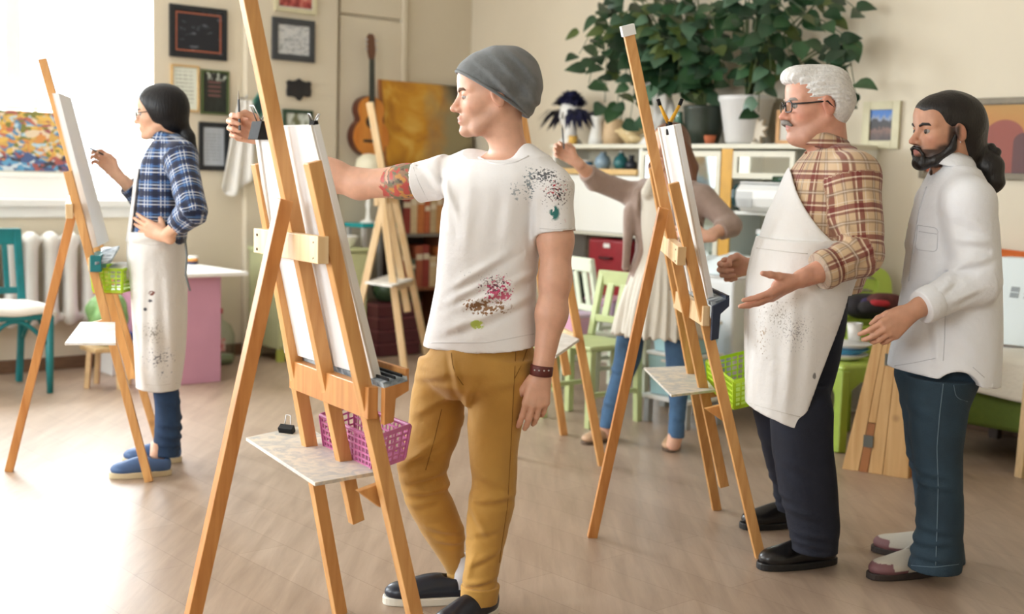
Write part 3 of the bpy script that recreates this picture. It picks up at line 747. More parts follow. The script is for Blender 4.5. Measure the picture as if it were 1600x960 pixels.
disc((0, .03), .044, .0905, .0915).build('sound_hole', mat('hole_black', (.008, .006, .005), .9), gt)
MB().prism([gpt(-.075, -.105, .089), gpt(.075, -.105, .089), gpt(.075, -.125, .089), gpt(-.075, -.125, .089)], rw(0, -.01, 0)).build('bridge', mat('ebony', srgb(40, 32, 28), .4), gt, bevel=.003)
MB().prism([gpt(-.026, .06, .089), gpt(.026, .06, .089), gpt(.022, .50, .089), gpt(-.022, .50, .089)], rw(0, -.014, 0)).build('neck', mat('ebony_green', srgb(44, 50, 40), .35), gt, bevel=.003)
MB().prism([gpt(-.024, .50, .084), gpt(.024, .50, .084), gpt(.036, .56, .08), (gpt(.034, .665, .07)), gpt(.018, .69, .07), gpt(-.018, .69, .07), gpt(-.034, .665, .07), gpt(-.036, .56, .08)], rw(0, -.016, 0)).build('headstock', mat('head_brown', srgb(104, 66, 46), .4), gt, bevel=.003)
for sx in (-1, 1):
    for k in range(3):
        MB().tube([gpt(sx * .034, .575 + .034 * k, .085), gpt(sx * .056, .575 + .034 * k, .085)], .008, 8).build('tuning_peg', 'steel', gt, smooth=True)
for k in range(6):
    x = -.017 + k * .0068
    MB().tube([gpt(x * 1.6, -.112, .101), gpt(x, .505, .106)], .0005, 4).build('string', mat('string_dark', srgb(110, 104, 96), .4, metal=.5), gt)

# book rack in the corner with the amber canvas on top
mat('rack_dark', srgb(74, 58, 48), .6, noise=.2); mat('rack_grey', srgb(120, 112, 104), .6); mat('rack_brown', srgb(140, 84, 54), .55, noise=.25, nscale=16, stretch=(1, 1, .2))
RX0, RX1, RY0, RY1 = 5.60, 6.50, 7.78, 8.06
rk = thing('book_rack', 'dark open book rack in the corner under the amber painting', 'rack', rw(6.05, 7.9, 0))
MB().rbox(RX0, RX1, RY1 - .015, RY1, 0, 1.39).build('back_panel', 'rack_dark', rk)
for x in (RX0, 6.03, RX1 - .03):
    MB().rbox(x, x + .03, RY0, RY1 - .015, 0, 1.37).build('upright', 'rack_brown' if x > 5.7 else 'rack_dark', rk)
for z in (.06, .44, .86, 1.37):
    MB().rbox(RX0, RX1, RY0 - .005, RY1 - .015, z, z + .025).build('shelf', 'rack_grey' if z > .8 else 'rack_brown', rk, bevel=.003)
BC = [(176, 80, 48), (196, 116, 60), (60, 96, 112), (150, 56, 46), (206, 150, 90), (92, 100, 84), (184, 96, 56), (110, 44, 40), (214, 190, 150), (70, 110, 130), (168, 88, 60), (196, 170, 130)]
for zi, (zz, hmax) in enumerate(((.465, .36), (.885, .42))):
    x = RX0 + .05; k = 0
    while x < RX1 - .09:
        if 6.0 < x < 6.07: x = 6.07
        w_ = RNG.uniform(.055, .075); h_ = RNG.uniform(.62, .92) * hmax; d_ = RNG.uniform(.17, .22)
        c = BC[(k * 5 + zi * 3) % len(BC)]; k += 1
        nm = ['rust', 'ochre', 'slate', 'red', 'sand', 'moss', 'orange', 'maroon', 'cream', 'blue', 'copper', 'beige'][(k * 5 - 5 + zi * 3) % 12]
        bk = thing('book', '%s spined book standing on the %s shelf of the corner rack' % (nm, ('lower', 'upper')[zi]), 'book', rw(x + w_ / 2, RY0 + .03, zz), group='books in the corner rack')
        cm = mat('book_' + nm, srgb(*c), .6, noise=.15, nscale=30)
        MB().rbox(x, x + w_ - .003, RY0 + .02, RY0 + .02 + d_, zz, zz + h_).build('cover', cm, bk, bevel=.003)
        MB().rbox(x + .002, x + w_ - .005, RY0 + .0185, RY0 + .02, zz + h_ * .66, zz + h_ * .8).build('spine_label', mat('spine_pale', srgb(220, 206, 180), .6), bk)
        x += w_ + .002
am = thing('amber_painting', 'large amber abstract canvas leaning on top of the book rack', 'painting', rw(6.0, 8.0, 1.40))
MB().hexa([rw(5.585, 7.95, 1.397), rw(6.46, 7.95, 1.397), rw(6.46, 7.98, 1.397), rw(5.585, 7.98, 1.397), rw(5.585, 8.045, 2.06), rw(6.46, 8.045, 2.06), rw(6.46, 8.075, 2.06), rw(5.585, 8.075, 2.06)]).build('canvas', 'art_amber', am)
MB().hexa([rw(5.583, 7.949, 1.396), rw(5.60, 7.949, 1.396), rw(5.60, 7.985, 1.396), rw(5.583, 7.985, 1.396), rw(5.583, 8.044, 2.062), rw(5.60, 8.044, 2.062), rw(5.60, 8.078, 2.062), rw(5.583, 8.078, 2.062)]).build('edge_strip', mat('edge_rust', srgb(160, 100, 50), .6), am)
# burgundy crate and green pot
cr = thing('plastic_crate', 'burgundy slatted plastic crate on the floor by the book rack', 'crate', rw(5.5, 7.4, 0))
KX0, KX1, KY0, KY1 = 5.20, 5.58, 7.46, 7.74
mat('burgundy', srgb(88, 38, 46), .4); mat('crate_band', srgb(120, 66, 72), .4)
MB().rbox(KX0 + .01, KX1 - .01, KY0 + .01, KY1 - .01, 0, .02).build('floor_panel', 'burgundy', cr)
for z in (.0, .095, .19, .285):
    for (a, b, c, d) in ((KX0, KX1, KY0, KY0 + .012), (KX0, KX1, KY1 - .012, KY1), (KX0, KX0 + .012, KY0, KY1), (KX1 - .012, KX1, KY0, KY1)):
        MB().rbox(a, b, c, d, z + .006, z + .085).build('slat', 'burgundy', cr, bevel=.003)
for z in (.085, .18, .275, .37):
    f = MB()
    for (a, b, c, d) in ((KX0 - .008, KX1 + .008, KY0 - .008, KY0 + .014), (KX0 - .008, KX1 + .008, KY1 - .014, KY1 + .008), (KX0 - .008, KX0 + .014, KY0, KY1), (KX1 - .014, KX1 + .008, KY0, KY1)):
        f.rbox(a, b, c, d, z, z + .013)
    f.build('rim', 'crate_band', cr)
gp = rw(5.38, 7.60, .384)
g2 = thing('green_pot', 'round dark green pot resting on the burgundy crate', 'pot', gp)
MB().rbox(KX0 - .005, KX1 + .005, KY0 - .005, KY1 + .005, .384, .392).build('crate_lid', 'burgundy', cr)
MB().lathe(gp + Vector((0, 0, .009)), [(.0, 0), (.07, .002), (.11, .05), (.12, .1), (.105, .15), (.09, .165), (.08, .16), (.0, .1)], 24).build('body', mat('pot_green', srgb(52, 72, 48), .35), g2, smooth=True)
MB().tube([gp + Vector((.09 * math.cos(a), .09 * math.sin(a), .172)) for a in [k * math.pi / 8 for k in range(16)]], .008, 8, closed=True).build('rim', 'pot_green', g2, smooth=True)
# ================================================================== shelf unit along the right wall
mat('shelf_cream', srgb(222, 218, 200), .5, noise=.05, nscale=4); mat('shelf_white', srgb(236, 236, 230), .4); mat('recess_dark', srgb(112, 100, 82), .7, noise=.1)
mat('post_yellow', srgb(214, 160, 50), .5, noise=.15, nscale=10); mat('ledge_wood', srgb(222, 184, 120), .5, noise=.15, nscale=12)
SF = XR - .36                       # front plane of the unit
sh = thing('shelf_unit', 'long cream shelf unit with open bays and glass doors along the wall', 'shelf', rw(XR - .18, 5.5, 0))
MB().rbox(SF - .02, XR, 4.22, 6.70, 1.555, 1.585).build('top_board', 'shelf_cream', sh, bevel=.004)
MB().rbox(XR - .02, XR, 4.22, 6.68, 0, 1.555).build('back_panel', 'shelf_cream', sh)
for y in (4.22, 5.055, 5.80, 6.655):
    MB().rbox(SF, XR - .02, y, y + .028, 0, 1.555).build('upright', 'shelf_white', sh)
MB().rbox(SF - .012, SF, 5.02, 5.11, .0, 1.565).build('post', 'post_yellow', sh, bevel=.004)
MB().rbox(SF - .02, XR - .02, 5.83, 6.655, 1.375, 1.415).build('ledge', 'ledge_wood', sh, bevel=.004)
MB().rbox(SF, SF + .018, 5.83, 6.655, .975, 1.37).build('flap_door', 'shelf_white', sh, bevel=.004)
MB().rbox(SF, XR - .02, 5.83, 6.655, .955, .972).build('shelf_board', 'shelf_cream', sh)
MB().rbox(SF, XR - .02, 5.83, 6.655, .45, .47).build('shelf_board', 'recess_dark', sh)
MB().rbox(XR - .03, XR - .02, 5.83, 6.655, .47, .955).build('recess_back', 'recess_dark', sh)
for z in (.10, .50, .87, 1.15):
    MB().rbox(SF + .01, XR - .02, 4.25, 5.80, z, z + .02).build('shelf_board', 'shelf_white', sh)
def glass_door(y0, y1, z0, z1):
    f = MB(); t = .035
    f.rbox(SF - .014, SF + .008, y0, y0 + t, z0, z1).rbox(SF - .014, SF + .008, y1 - t, y1, z0, z1).rbox(SF - .014, SF + .008, y0 + t, y1 - t, z0, z0 + t).rbox(SF - .014, SF + .008, y0 + t, y1 - t, z1 - t, z1)
    d = f.build('door', 'shelf_cream', sh)
    MB().rbox(SF - .004, SF, y0 + t, y1 - t, z0 + t, z1 - t).build('pane', 'cabinet_glass', d)
glass_door(5.115, 5.46, .12, 1.54); glass_door(5.465, 5.80, .12, 1.54)
glass_door(4.55, 5.015, 1.372, 1.54)
# things inside the open bay
def item(name, label, cat, y, zb, prof, m, x=None, parts=()):
    c = rw(XR - .2 if x is None else x, y, zb)
    t = thing(name, label, cat, c)
    MB().lathe(c, prof, 18).build('body', m, t, smooth=True)
    for pn, pp, pm in parts: MB().lathe(c, pp, 18).build(pn, pm, t, smooth=True)
    return t
mat('ceramic_blue', srgb(150, 176, 196), .3); mat('ceramic_white', srgb(236, 234, 230), .35, noise=.04); mat('teal_item', srgb(44, 110, 116), .3); mat('ink_dark', srgb(44, 50, 62), .4)
VASE = [(0, 0), (.04, .002), (.055, .04), (.045, .08), (.02, .1), (.022, .115)]
item('small_vase', 'pale blue vase in the open bay above the ledge', 'vase', 6.33, 1.415, [(a * 1.1, b * 1.05) for a, b in VASE], 'ceramic_blue')
item('small_vase', 'teal vase in the open bay, middle of the row', 'vase', 6.15, 1.415, VASE, 'teal_item', parts=[('stopper', [(.015, .115), (.015, .13), (0, .135)], 'ceramic_white')])
item('ink_bottle', 'squat dark ink bottle in the open bay', 'bottle', 6.05, 1.415, [(0, 0), (.04, .002), (.04, .05), (.018, .06), (.018, .08)], 'ink_dark', parts=[('cap', [(.02, .08), (.02, .1), (.0, .1)], 'ink_dark')])
item('ink_bottle', 'small white bottle next to the upright of the open bay', 'bottle', 5.90, 1.415, [(0, 0), (.035, .002), (.035, .07), (.015, .085), (.015, .1)], 'ceramic_white', parts=[('cap', [(.018, .1), (.018, .118), (.0, .118)], 'ceramic_blue')])
item('paint_jar', 'wide blue jar at the outer end of the open bay', 'jar', 6.50, 1.415, [(0, 0), (.05, .002), (.05, .045), (.045, .05)], mat('jar_blue', srgb(60, 130, 170), .4), parts=[('lid', [(.052, .05), (.052, .062), (.0, .062)], 'ceramic_white')])
# red case in the dark bay
rc = thing('red_case', 'dark red case standing in the dark bay of the shelf', 'case', rw(XR - .2, 6.12, .47))
MB().rbox(SF + .02, XR - .06, 5.93, 6.31, .472, .93).build('body', mat('case_red', srgb(146, 26, 38), .4, noise=.15), rc, bevel=.02, seg=3)
MB().tube([rw(SF + .015, 6.06, .80), rw(SF - .012, 6.08, .80), rw(SF - .012, 6.16, .80), rw(SF + .015, 6.18, .80)], .008, 8).build('handle', mat('dark_handle', srgb(60, 20, 24), .5), rc, smooth=True)
MB().rbox(SF + .012, SF + .02, 6.09, 6.15, .87, .90).build('clasp', 'ceramic_white', rc, bevel=.003)
q = rw(SF + .08, 6.47, .47)
dk = thing('dark_bundle', 'crumpled dark green bundle beside the red case', 'bundle', q)
MB().grid(lambda u, v: q + Vector((.12 * math.sin(math.pi * v) * math.cos(6.283 * u) * (1 + .15 * math.sin(9 * u * 6.283)), .12 * math.sin(math.pi * v) * math.sin(6.283 * u), .11 - .108 * math.cos(math.pi * v))), 28, 12).build('cloth', mat('bundle_green', srgb(44, 54, 44), .8), dk, smooth=True)
MB().tube([q + Vector((.06 * math.cos(a), .06 * math.sin(a), .20)) for a in [k * math.pi / 6 for k in range(12)]], .008, 6, closed=True).build('cord', mat('cord_tan', srgb(150, 130, 100), .7), dk, smooth=True)
# items behind glass and in the white open bay
def carton(name, label, x0, x1, y0, y1, z0, z1, m, lid=None):
    t = thing(name, label, 'box', rw((x0 + x1) / 2, (y0 + y1) / 2, z0))
    MB().rbox(x0, x1, y0, y1, z0, z1 - .03).build('body', m, t, bevel=.004)
    MB().rbox(x0 - .004, x1 + .004, y0 - .004, y1 + .004, z1 - .03, z1).build('lid', lid or m, t, bevel=.004)
mat('box_aqua', srgb(170, 216, 216), .4); mat('box_white', srgb(240, 240, 238), .5); mat('box_grey', srgb(176, 178, 178), .5); mat('box_sky', srgb(176, 212, 224), .35, trans=.15)
carton('storage_box', 'aqua storage box on the shelf below the white tray', XR - .3, XR - .06, 4.62, 4.86, .892, 1.06, 'box_aqua', 'box_white')
carton('storage_box', 'white storage box behind glass on the middle shelf', XR - .3, XR - .06, 5.2, 5.42, .892, 1.05, 'box_white')
carton('storage_box', 'grey storage box on the shelf under the aqua one', XR - .3, XR - .06, 4.55, 4.95, .522, .70, 'box_grey', 'box_white')
carton('storage_box', 'white storage box behind glass nearest the flap door', XR - .3, XR - .06, 5.5, 5.74, 1.172, 1.33, 'box_white', 'box_grey')
carton('storage_box', 'sky blue storage box behind glass, low on the shelf', XR - .3, XR - .06, 5.2, 5.6, .522, .74, 'box_sky', 'box_white')
# white desk lamp hood / tray that juts out of the bay
tr = thing('desktop_scanner', 'white curved paper tray with dark green side on the shelf', 'scanner', rw(SF - .02, 4.68, 1.172))
TY0, TY1 = 4.44, 4.93
prof = [(.0, .0), (-.18, .0), (-.22, .03), (-.24, .08), (-.235, .13), (-.2, .165), (.0, .17)]
def hoodpt(u, y, k=1.0): return rw(SF + .12 + u[0] * k, y, 1.174 + u[1])
MB().add([hoodpt(p, TY0) for p in prof] + [hoodpt(p, TY1 - .03) for p in prof], [(i, i + 1, i + 8, i + 7) for i in range(6)] + [(6, 0, 7, 13), tuple(range(6, -1, -1)), tuple(range(7, 14))]).build('housing', 'box_white', tr, bevel=.006)
MB().add([hoodpt(p, TY1 - .03, 1.03) for p in prof] + [hoodpt(p, TY1, 1.03) for p in prof], [(i, i + 1, i + 8, i + 7) for i in range(6)] + [(6, 0, 7, 13), tuple(range(6, -1, -1)), tuple(range(7, 14))]).build('end_cap', mat('cap_green', srgb(24, 64, 66), .4), tr, bevel=.006)
for k in range(7):
    MB().rbox(SF - .124, SF - .118, TY1 - .16, TY1 - .04, 1.20 + .014 * k, 1.206 + .014 * k).build('vent_slat', 'box_grey', tr)
MB().rbox(SF - .1, SF + .02, TY0 + .02, TY1 - .05, 1.344, 1.352).build('paper_sheet', 'box_white', tr)
p_ = rw(SF - .02, 4.62, 1.352)
bt = thing('green_bottle', 'small dark green bottle lying on the white tray', 'bottle', p_)
MB().tube([p_ + rw(0, .07, .02), p_ + rw(0, -.02, .02), p_ + rw(0, -.05, .02)], [.02, .02, .009], 12).build('body', mat('bottle_green', srgb(34, 70, 50), .25), bt, smooth=True)
MB().tube([p_ + rw(0, -.05, .02), p_ + rw(0, -.09, .02)], .011, 10).build('cap', mat('cap_brown', srgb(130, 90, 50), .5), bt, smooth=True)

# ================================================================== on top of the shelf
TZ = 1.586
def head_bust(c, s, m, parent, name='head'):
    MB().lathe(c, [(0, 0), (.085 * s, .003), (.09 * s, .02), (.06 * s, .05), (.045 * s, .09), (.05 * s, .12), (.075 * s, .15), (.085 * s, .21), (.08 * s, .27), (.05 * s, .32), (0, .33)], 24, 1, .95).build(name, m, parent, smooth=True)
b0 = rw(XR - .25, 6.62, TZ)
wg = thing('mannequin_head', 'white mannequin head wearing a dark blue feather wig', 'mannequin', b0)
head_bust(b0, 1.0, 'ceramic_white', wg)
nose = b0 + rw(-.085, .0, .2)
MB().tube([nose + Vector((0, 0, .03)), nose + rw(-.02, 0, -.01), nose + rw(0, 0, -.015)], [.006, .012, .008], 8).build('nose', 'ceramic_white', wg, smooth=True)
mat('feather_navy', srgb(30, 34, 84), .6, noise=.5, nscale=30, col2=srgb(14, 16, 40))
fe = MB()
for k in range(420):
    a = RNG.uniform(0, 6.283); ph = RNG.uniform(-.1, 1.45)
    d = Vector((math.cos(a) * math.cos(ph), math.sin(a) * math.cos(ph), math.sin(ph)))
    if ph < .5 and to_room(d).x < -.35 and abs(to_room(d).y) < .6: continue
    if to_room(d).x > .55 and ph < .9: continue
    p = b0 + Vector((0, 0, .24)) + d * .075; L = RNG.uniform(.05, .10) + (.10 if ph < .25 else 0)
    e = p + d * L + Vector((0, 0, -.13 if ph < .3 else -.02)); md = (p + e) / 2 + Vector((0, 0, .03)); sd = d.cross(Vector((0, 0, 1))).normalized() * .02
    fe.add([p - sd * .3, p + sd * .3, md + sd, md - sd, e], [(0, 1, 2, 3), (3, 2, 4)])
o = fe.build('feather_wig', 'feather_navy', wg)
item('plaster_vase', 'slim white plaster vase between wig head and conch', 'vase', 6.40, TZ, [(0, 0), (.06, .002), (.055, .05), (.04, .12), (.035, .16), (.05, .2), (.048, .205)], 'ceramic_white', x=XR - .2)
item('wooden_cup', 'small yellow wooden cup in front of the mannequin head', 'cup', 6.53, TZ, [(0, 0), (.03, .002), (.033, .06), (.028, .06), (.025, .01)], mat('cup_yellow', srgb(224, 178, 84), .5), x=XR - .31)
item('clay_cylinder', 'tan clay jar behind the slim white vase', 'jar', 6.30, TZ, [(0, 0), (.075, .002), (.08, .06), (.075, .15), (.06, .18), (.055, .18)], mat('clay_tan', srgb(214, 184, 146), .6, noise=.1), x=XR - .13)
# conch
cc = rw(XR - .24, 6.07, TZ)
cs = thing('conch_shell', 'cream spiral conch shell lying on the shelf', 'shell', cc)
sp = []; rr = []
for k in range(60):
    t = k / 59; a = t * 4.2 * 2 * math.pi; r = .07 * (1 - t) ** 1.1
    sp.append(cc + rw(.0 + r * .5 * math.cos(a), -.09 + .2 * t, .066 + r * .45 * math.sin(a) + .03 * t)); rr.append(.055 * (1 - t) + .006)
MB().tube(sp, rr, 12).build('spiral', mat('shell_cream', srgb(226, 200, 150), .4, noise=.15, nscale=18), cs, smooth=True)
MB().tube([cc + rw(-.03, -.08, .05), cc + rw(-.06, -.14, .04), cc + rw(-.04, -.19, .03)], [.05, .035, .008], 10).build('lip', 'shell_cream', cs, smooth=True)
# tall plaster figure
pf = rw(XR - .22, 5.78, TZ)
pl = thing('plaster_figure', 'tall rough white plaster figure behind the middle easel', 'sculpture', pf)
def plaster(u, v):
    a = 6.2832 * u; z = .50 * v; r = .10 - .045 * v + .02 * math.sin(9 * v + 1) + .018 * math.sin(3 * a + 8 * v) + .01 * math.sin(7 * a - 13 * v)
    if v > .97: r *= .2
    return pf + Vector((r * math.cos(a) + .03 * math.sin(5 * v), r * math.sin(a), z))
MB().grid(plaster, 40, 40).build('torso', 'ceramic_white', pl, smooth=True)
MB().tube([pf + rw(0, .05, .3), pf + rw(-.02, .1, .38), pf + rw(-.02, .085, .47)], [.03, .024, .012], 10).build('arm', 'ceramic_white', pl, smooth=True)
MB().tube([pf + rw(0, -.05, .3), pf + rw(-.03, -.09, .4), pf + rw(-.02, -.06, .45)], [.03, .022, .016], 10).build('arm', 'ceramic_white', pl, smooth=True)
MB().lathe(pf + rw(.02, 0, .47), [(0, -.03), (.04, -.01), (.05, .03), (.04, .07), (0, .085)], 16).build('head', 'ceramic_white', pl, smooth=True)
# star shell
ss = rw(XR - .27, 4.93, TZ)
st_ = thing('star_ornament', 'beige spiky star ornament beside the large white pot', 'ornament', ss)
mat('star_beige', srgb(214, 202, 184), .7, bump=.4, bscale=40)
poly = []
for k in range(18):
    a = math.pi * k / 9 + math.pi / 2; r = .09 if k % 2 == 0 else .052
    poly.append(ss + rw(0, r * math.cos(a), .088 + r * math.sin(a)))
MB().prism(poly, rw(.03, 0, 0)).build('body', 'star_beige', st_, bevel=.008)
MB().lathe(ss + rw(.015, 0, 0), [(0, 0), (.04, .001), (.035, .015), (0, .016)], 14).build('foot', 'star_beige', st_, smooth=True)
wf = thing('photo_stand', 'small standing photo frame of light wood next to the star', 'photo stand', rw(XR - .2, 4.70, TZ))
f = MB(); FX = XR - .24
f.rbox(FX, FX + .02, 4.60, 4.625, TZ, TZ + .21).rbox(FX, FX + .02, 4.775, 4.80, TZ, TZ + .21).rbox(FX, FX + .02, 4.625, 4.775, TZ, TZ + .025).rbox(FX, FX + .02, 4.625, 4.775, TZ + .185, TZ + .21)
f.build('frame', mat('frame_oak', srgb(206, 150, 84), .5, noise=.2), wf); MB().rbox(FX + .008, FX + .016, 4.625, 4.775, TZ + .025, TZ + .185).build('photo', 'mount_pale', wf)
MB().bar(rw(FX + .02, 4.7, TZ + .15), rw(FX + .1, 4.7, TZ), .03, .006, rw(0, 1, 0)).build('strut', 'frame_oak', wf)
item('terracotta_cup', 'little terracotta pot between dark green pot and white pot', 'pot', 5.27, TZ, [(0, 0), (.03, .002), (.04, .055), (.034, .055), (.026, .012)], mat('terracotta', srgb(178, 96, 58), .7), x=XR - .30)
item('green_vase', 'glossy green glass vase in front of the dark pot', 'vase', 5.54, TZ, [(0, 0), (.05, .002), (.065, .05), (.06, .1), (.03, .14), (.022, .2), (.026, .21)], mat('green_glass', srgb(60, 110, 92), .08, coat=1.0), x=XR - .30)

# ================================================================== plants
mat('soil', srgb(60, 46, 36), .9, bump=.5, bscale=60)
LG = [srgb(44, 76, 48), srgb(56, 92, 56), srgb(34, 60, 40), srgb(78, 110, 84), srgb(84, 100, 48)]
for i, c in enumerate(LG): mat('leaf_green_%d' % i, c, .38, noise=.25, nscale=9, spec=.5)
mat('stem_green', srgb(78, 92, 52), .6); mat('stem_brown', srgb(98, 78, 56), .7)
def leaf_mesh(L, W, droop):
    """heart-shaped blade: 2 x 6 quads with a fold on the midrib"""
    rows = [(0, .0), (.08, .36), (.22, .5), (.42, .47), (.65, .33), (.85, .15), (1, .0)]
    v = []; f = []
    for t, w_ in rows:
        z = -droop * t * t * L
        v += [(L * t - (.06 * L if 0 < t < .2 else 0), -w_ * W, z + .10 * w_ * W), (L * t, 0, z - .0), (L * t - (.06 * L if 0 < t < .2 else 0), w_ * W, z + .10 * w_ * W)]
    for i in range(len(rows) - 1):
        a = i * 3; f += [(a, a + 1, a + 4, a + 3), (a + 1, a + 2, a + 5, a + 4)]
    me = bpy.data.meshes.new('leaf'); me.from_pydata(v, [], f)
    for p in me.polygons: p.use_smooth = True
    return me
LEAVES = []
for i in range(5):
    for d in (.12, .35):
        me = leaf_mesh(.15, .125 if i != 4 else .1, d); me.materials.append(MATS['leaf_green_%d' % i]); LEAVES.append(me)
def put_leaf(p, parent, size, fwd, up):
    fwd = fwd.normalized(); side = up.cross(fwd)
    if side.length < 1e-3: side = Vector((1, 0, 0))
    side.normalize(); n = fwd.cross(side)
    m = Matrix((( fwd.x, side.x, n.x), (fwd.y, side.y, n.y), (fwd.z, side.z, n.z))).to_4x4()
    o = bpy.data.objects.new('leaf', LEAVES[int(RNG.integers(0, len(LEAVES)))]); COL.objects.link(o)
    o.parent = parent
    o.matrix_local = xf(parent).inverted() @ Matrix.Translation(p) @ m @ Matrix.Scale(size, 4)
    return o
def plant(name, label, base, pot_fn, stems, seed, tip_leaf=1.0, n_leaf=7):
    t = thing(name, label, 'plant', base)
    pot_fn(t)
    for s in stems:
        pts = [Vector(p) for p in s]
        fine = []
        for i in range(len(pts) - 1):
            for k in range(5): fine.append(pts[i].lerp(pts[i + 1], k / 5))
        fine.append(pts[-1])
        for _ in range(3):
            fine = [fine[0]] + [(fine[i - 1] + fine[i] * 2 + fine[i + 1]) / 4 for i in range(1, len(fine) - 1)] + [fine[-1]]
        MB().tube(fine, [max(.003, .009 * (1 - i / len(fine))) for i in range(len(fine))], 6).build('stem', 'stem_green', t, smooth=True)
        for k in range(n_leaf):
            f_ = .22 + .78 * k / (n_leaf - 1); i = min(int(f_ * (len(fine) - 1)), len(fine) - 1)
            p = fine[i]; a = RNG.uniform(0, 6.283)
            d = Vector((math.cos(a), math.sin(a), RNG.uniform(-.9, .25)))
            if d.y > .3: d.y *= -.6
            j = p + d * RNG.uniform(.01, .05)
            rc_ = to_room(j)
            if rc_.x > XR - .16: d -= rw(1.3, 0, 0) * max(0.0, to_room(d).x + .25)
            put_leaf(j, t, RNG.uniform(.7, 1.15) * tip_leaf, d, Vector((RNG.uniform(-.4, .4), -.75 + RNG.uniform(-.3, .3), .6)))
    return t
def wpt(px, py, off): 
    y, z = onR(px, py, off); return rw(XR - off, y, z)
# large trailing plant in white pot
cpot = rw(XR - .21, 5.06, TZ)
def white_pot(t):
    MB().lathe(cpot, [(0, 0), (.115, .003), (.125, .02), (.165, .26), (.178, .275), (.178, .30), (.168, .30), (.155, .27), (.0, .262)], 32).build('pot', mat('pot_white', srgb(216, 214, 212), .45), t, smooth=True)
    MB().lathe(cpot + Vector((0, 0, .262)), [(.15, 0), (.15, .006), (0, .012)], 24).build('soil', 'soil', t, smooth=True)
T0 = cpot + Vector((0, 0, .27))
def arc(px, py, off, hx, hy, hoff): return [T0, wpt(hx, hy, hoff), wpt(px, py, off)]
stemsA = [arc(1345, 75, .25, 1250, 5, .28), arc(1340, 165, .28, 1320, 40, .3), arc(1290, 50, .3, 1230, -10, .3), arc(1300, 25, .22, 1220, -30, .25), arc(1185, 175, .4, 1190, 60, .45), arc(1150, 60, .4, 1160, 10, .4), arc(1235, 90, .35, 1215, 10, .4), arc(1180, 20, .3, 1170, -30, .3), arc(1215, -10, .3, 1190, -40, .3), arc(1330, 130, .3, 1305, 60, .3), arc(1270, -5, .25, 1230, -40, .3), arc(1345, 20, .2, 1290, -25, .2), arc(1205, 120, .4, 1200, 30, .45), arc(1160, -15, .3, 1165, -40, .3), arc(1250, 55, .35, 1215, -10, .35)]
plant('trailing_plant', 'trailing plant with heart-shaped leaves in the large white pot', cpot, white_pot, stemsA, 3, .85, 9)
dpot = rw(XR - .19, 5.42, TZ)
def dark_pot(t):
    MB().lathe(dpot, [(0, 0), (.1, .003), (.125, .1), (.135, .22), (.14, .235), (.14, .25), (.13, .25), (.12, .22), (.0, .215)], 28).build('pot', mat('pot_dark_green', srgb(52, 62, 52), .3, noise=.3, nscale=8), t, smooth=True)
    MB().lathe(dpot + Vector((0, 0, .215)), [(.12, 0), (.12, .006), (0, .01)], 24).build('soil', 'soil', t, smooth=True)
T0 = dpot + Vector((0, 0, .22))
stemsB = []
for (px, py, of, hx, hy, ho) in ((1100, 60, .3, 1100, 90, .25), (1060, 20, .3, 1080, 70, .3), (1020, 50, .35, 1060, 40, .3), (980, 30, .35, 1040, -10, .3), (930, 90, .35, 990, -10, .35), (915, 40, .3, 980, -30, .3), (945, 160, .38, 950, 20, .4), (970, 190, .38, 985, 40, .42), (1000, 110, .42, 1030, 20, .42), (960, -10, .3, 1020, -50, .3), (1040, -15, .3, 1060, -40, .3), (1085, 10, .35, 1090, -20, .35), (1110, 110, .38, 1115, 60, .4), (1120, 30, .35, 1110, -10, .35), (1060, 110, .45, 1070, 30, .45), (920, 130, .34, 945, 20, .36), (1010, -30, .25, 1040, -60, .25), (1075, 60, .42, 1080, 10, .42), (990, 150, .4, 1000, 40, .42), (1035, 75, .4, 1050, 5, .4), (955, 60, .36, 990, -5, .36), (1140, 130, .3, 1120, 60, .3), (1010, 60, .42, 1030, 0, .4), (985, 95, .42, 1000, 10, .42), (940, 20, .34, 990, -30, .33), (1050, 50, .44, 1055, -10, .42), (905, 85, .3, 950, 0, .33), (965, 165, .42, 970, 60, .42), (985, 185, .4, 1000, 80, .42), (935, 110, .38, 955, 20, .38), (1030, 130, .42, 1040, 50, .42), (1120, 70, .42, 1110, 0, .4), (1095, 150, .3, 1098, 90, .32)):
    stemsB.append([T0, wpt(hx, hy, ho), wpt(px, py, of)])
plant('climbing_plant', 'dense climbing plant with big dark leaves in the dark green pot', dpot, dark_pot, stemsB, 5, .92, 10)
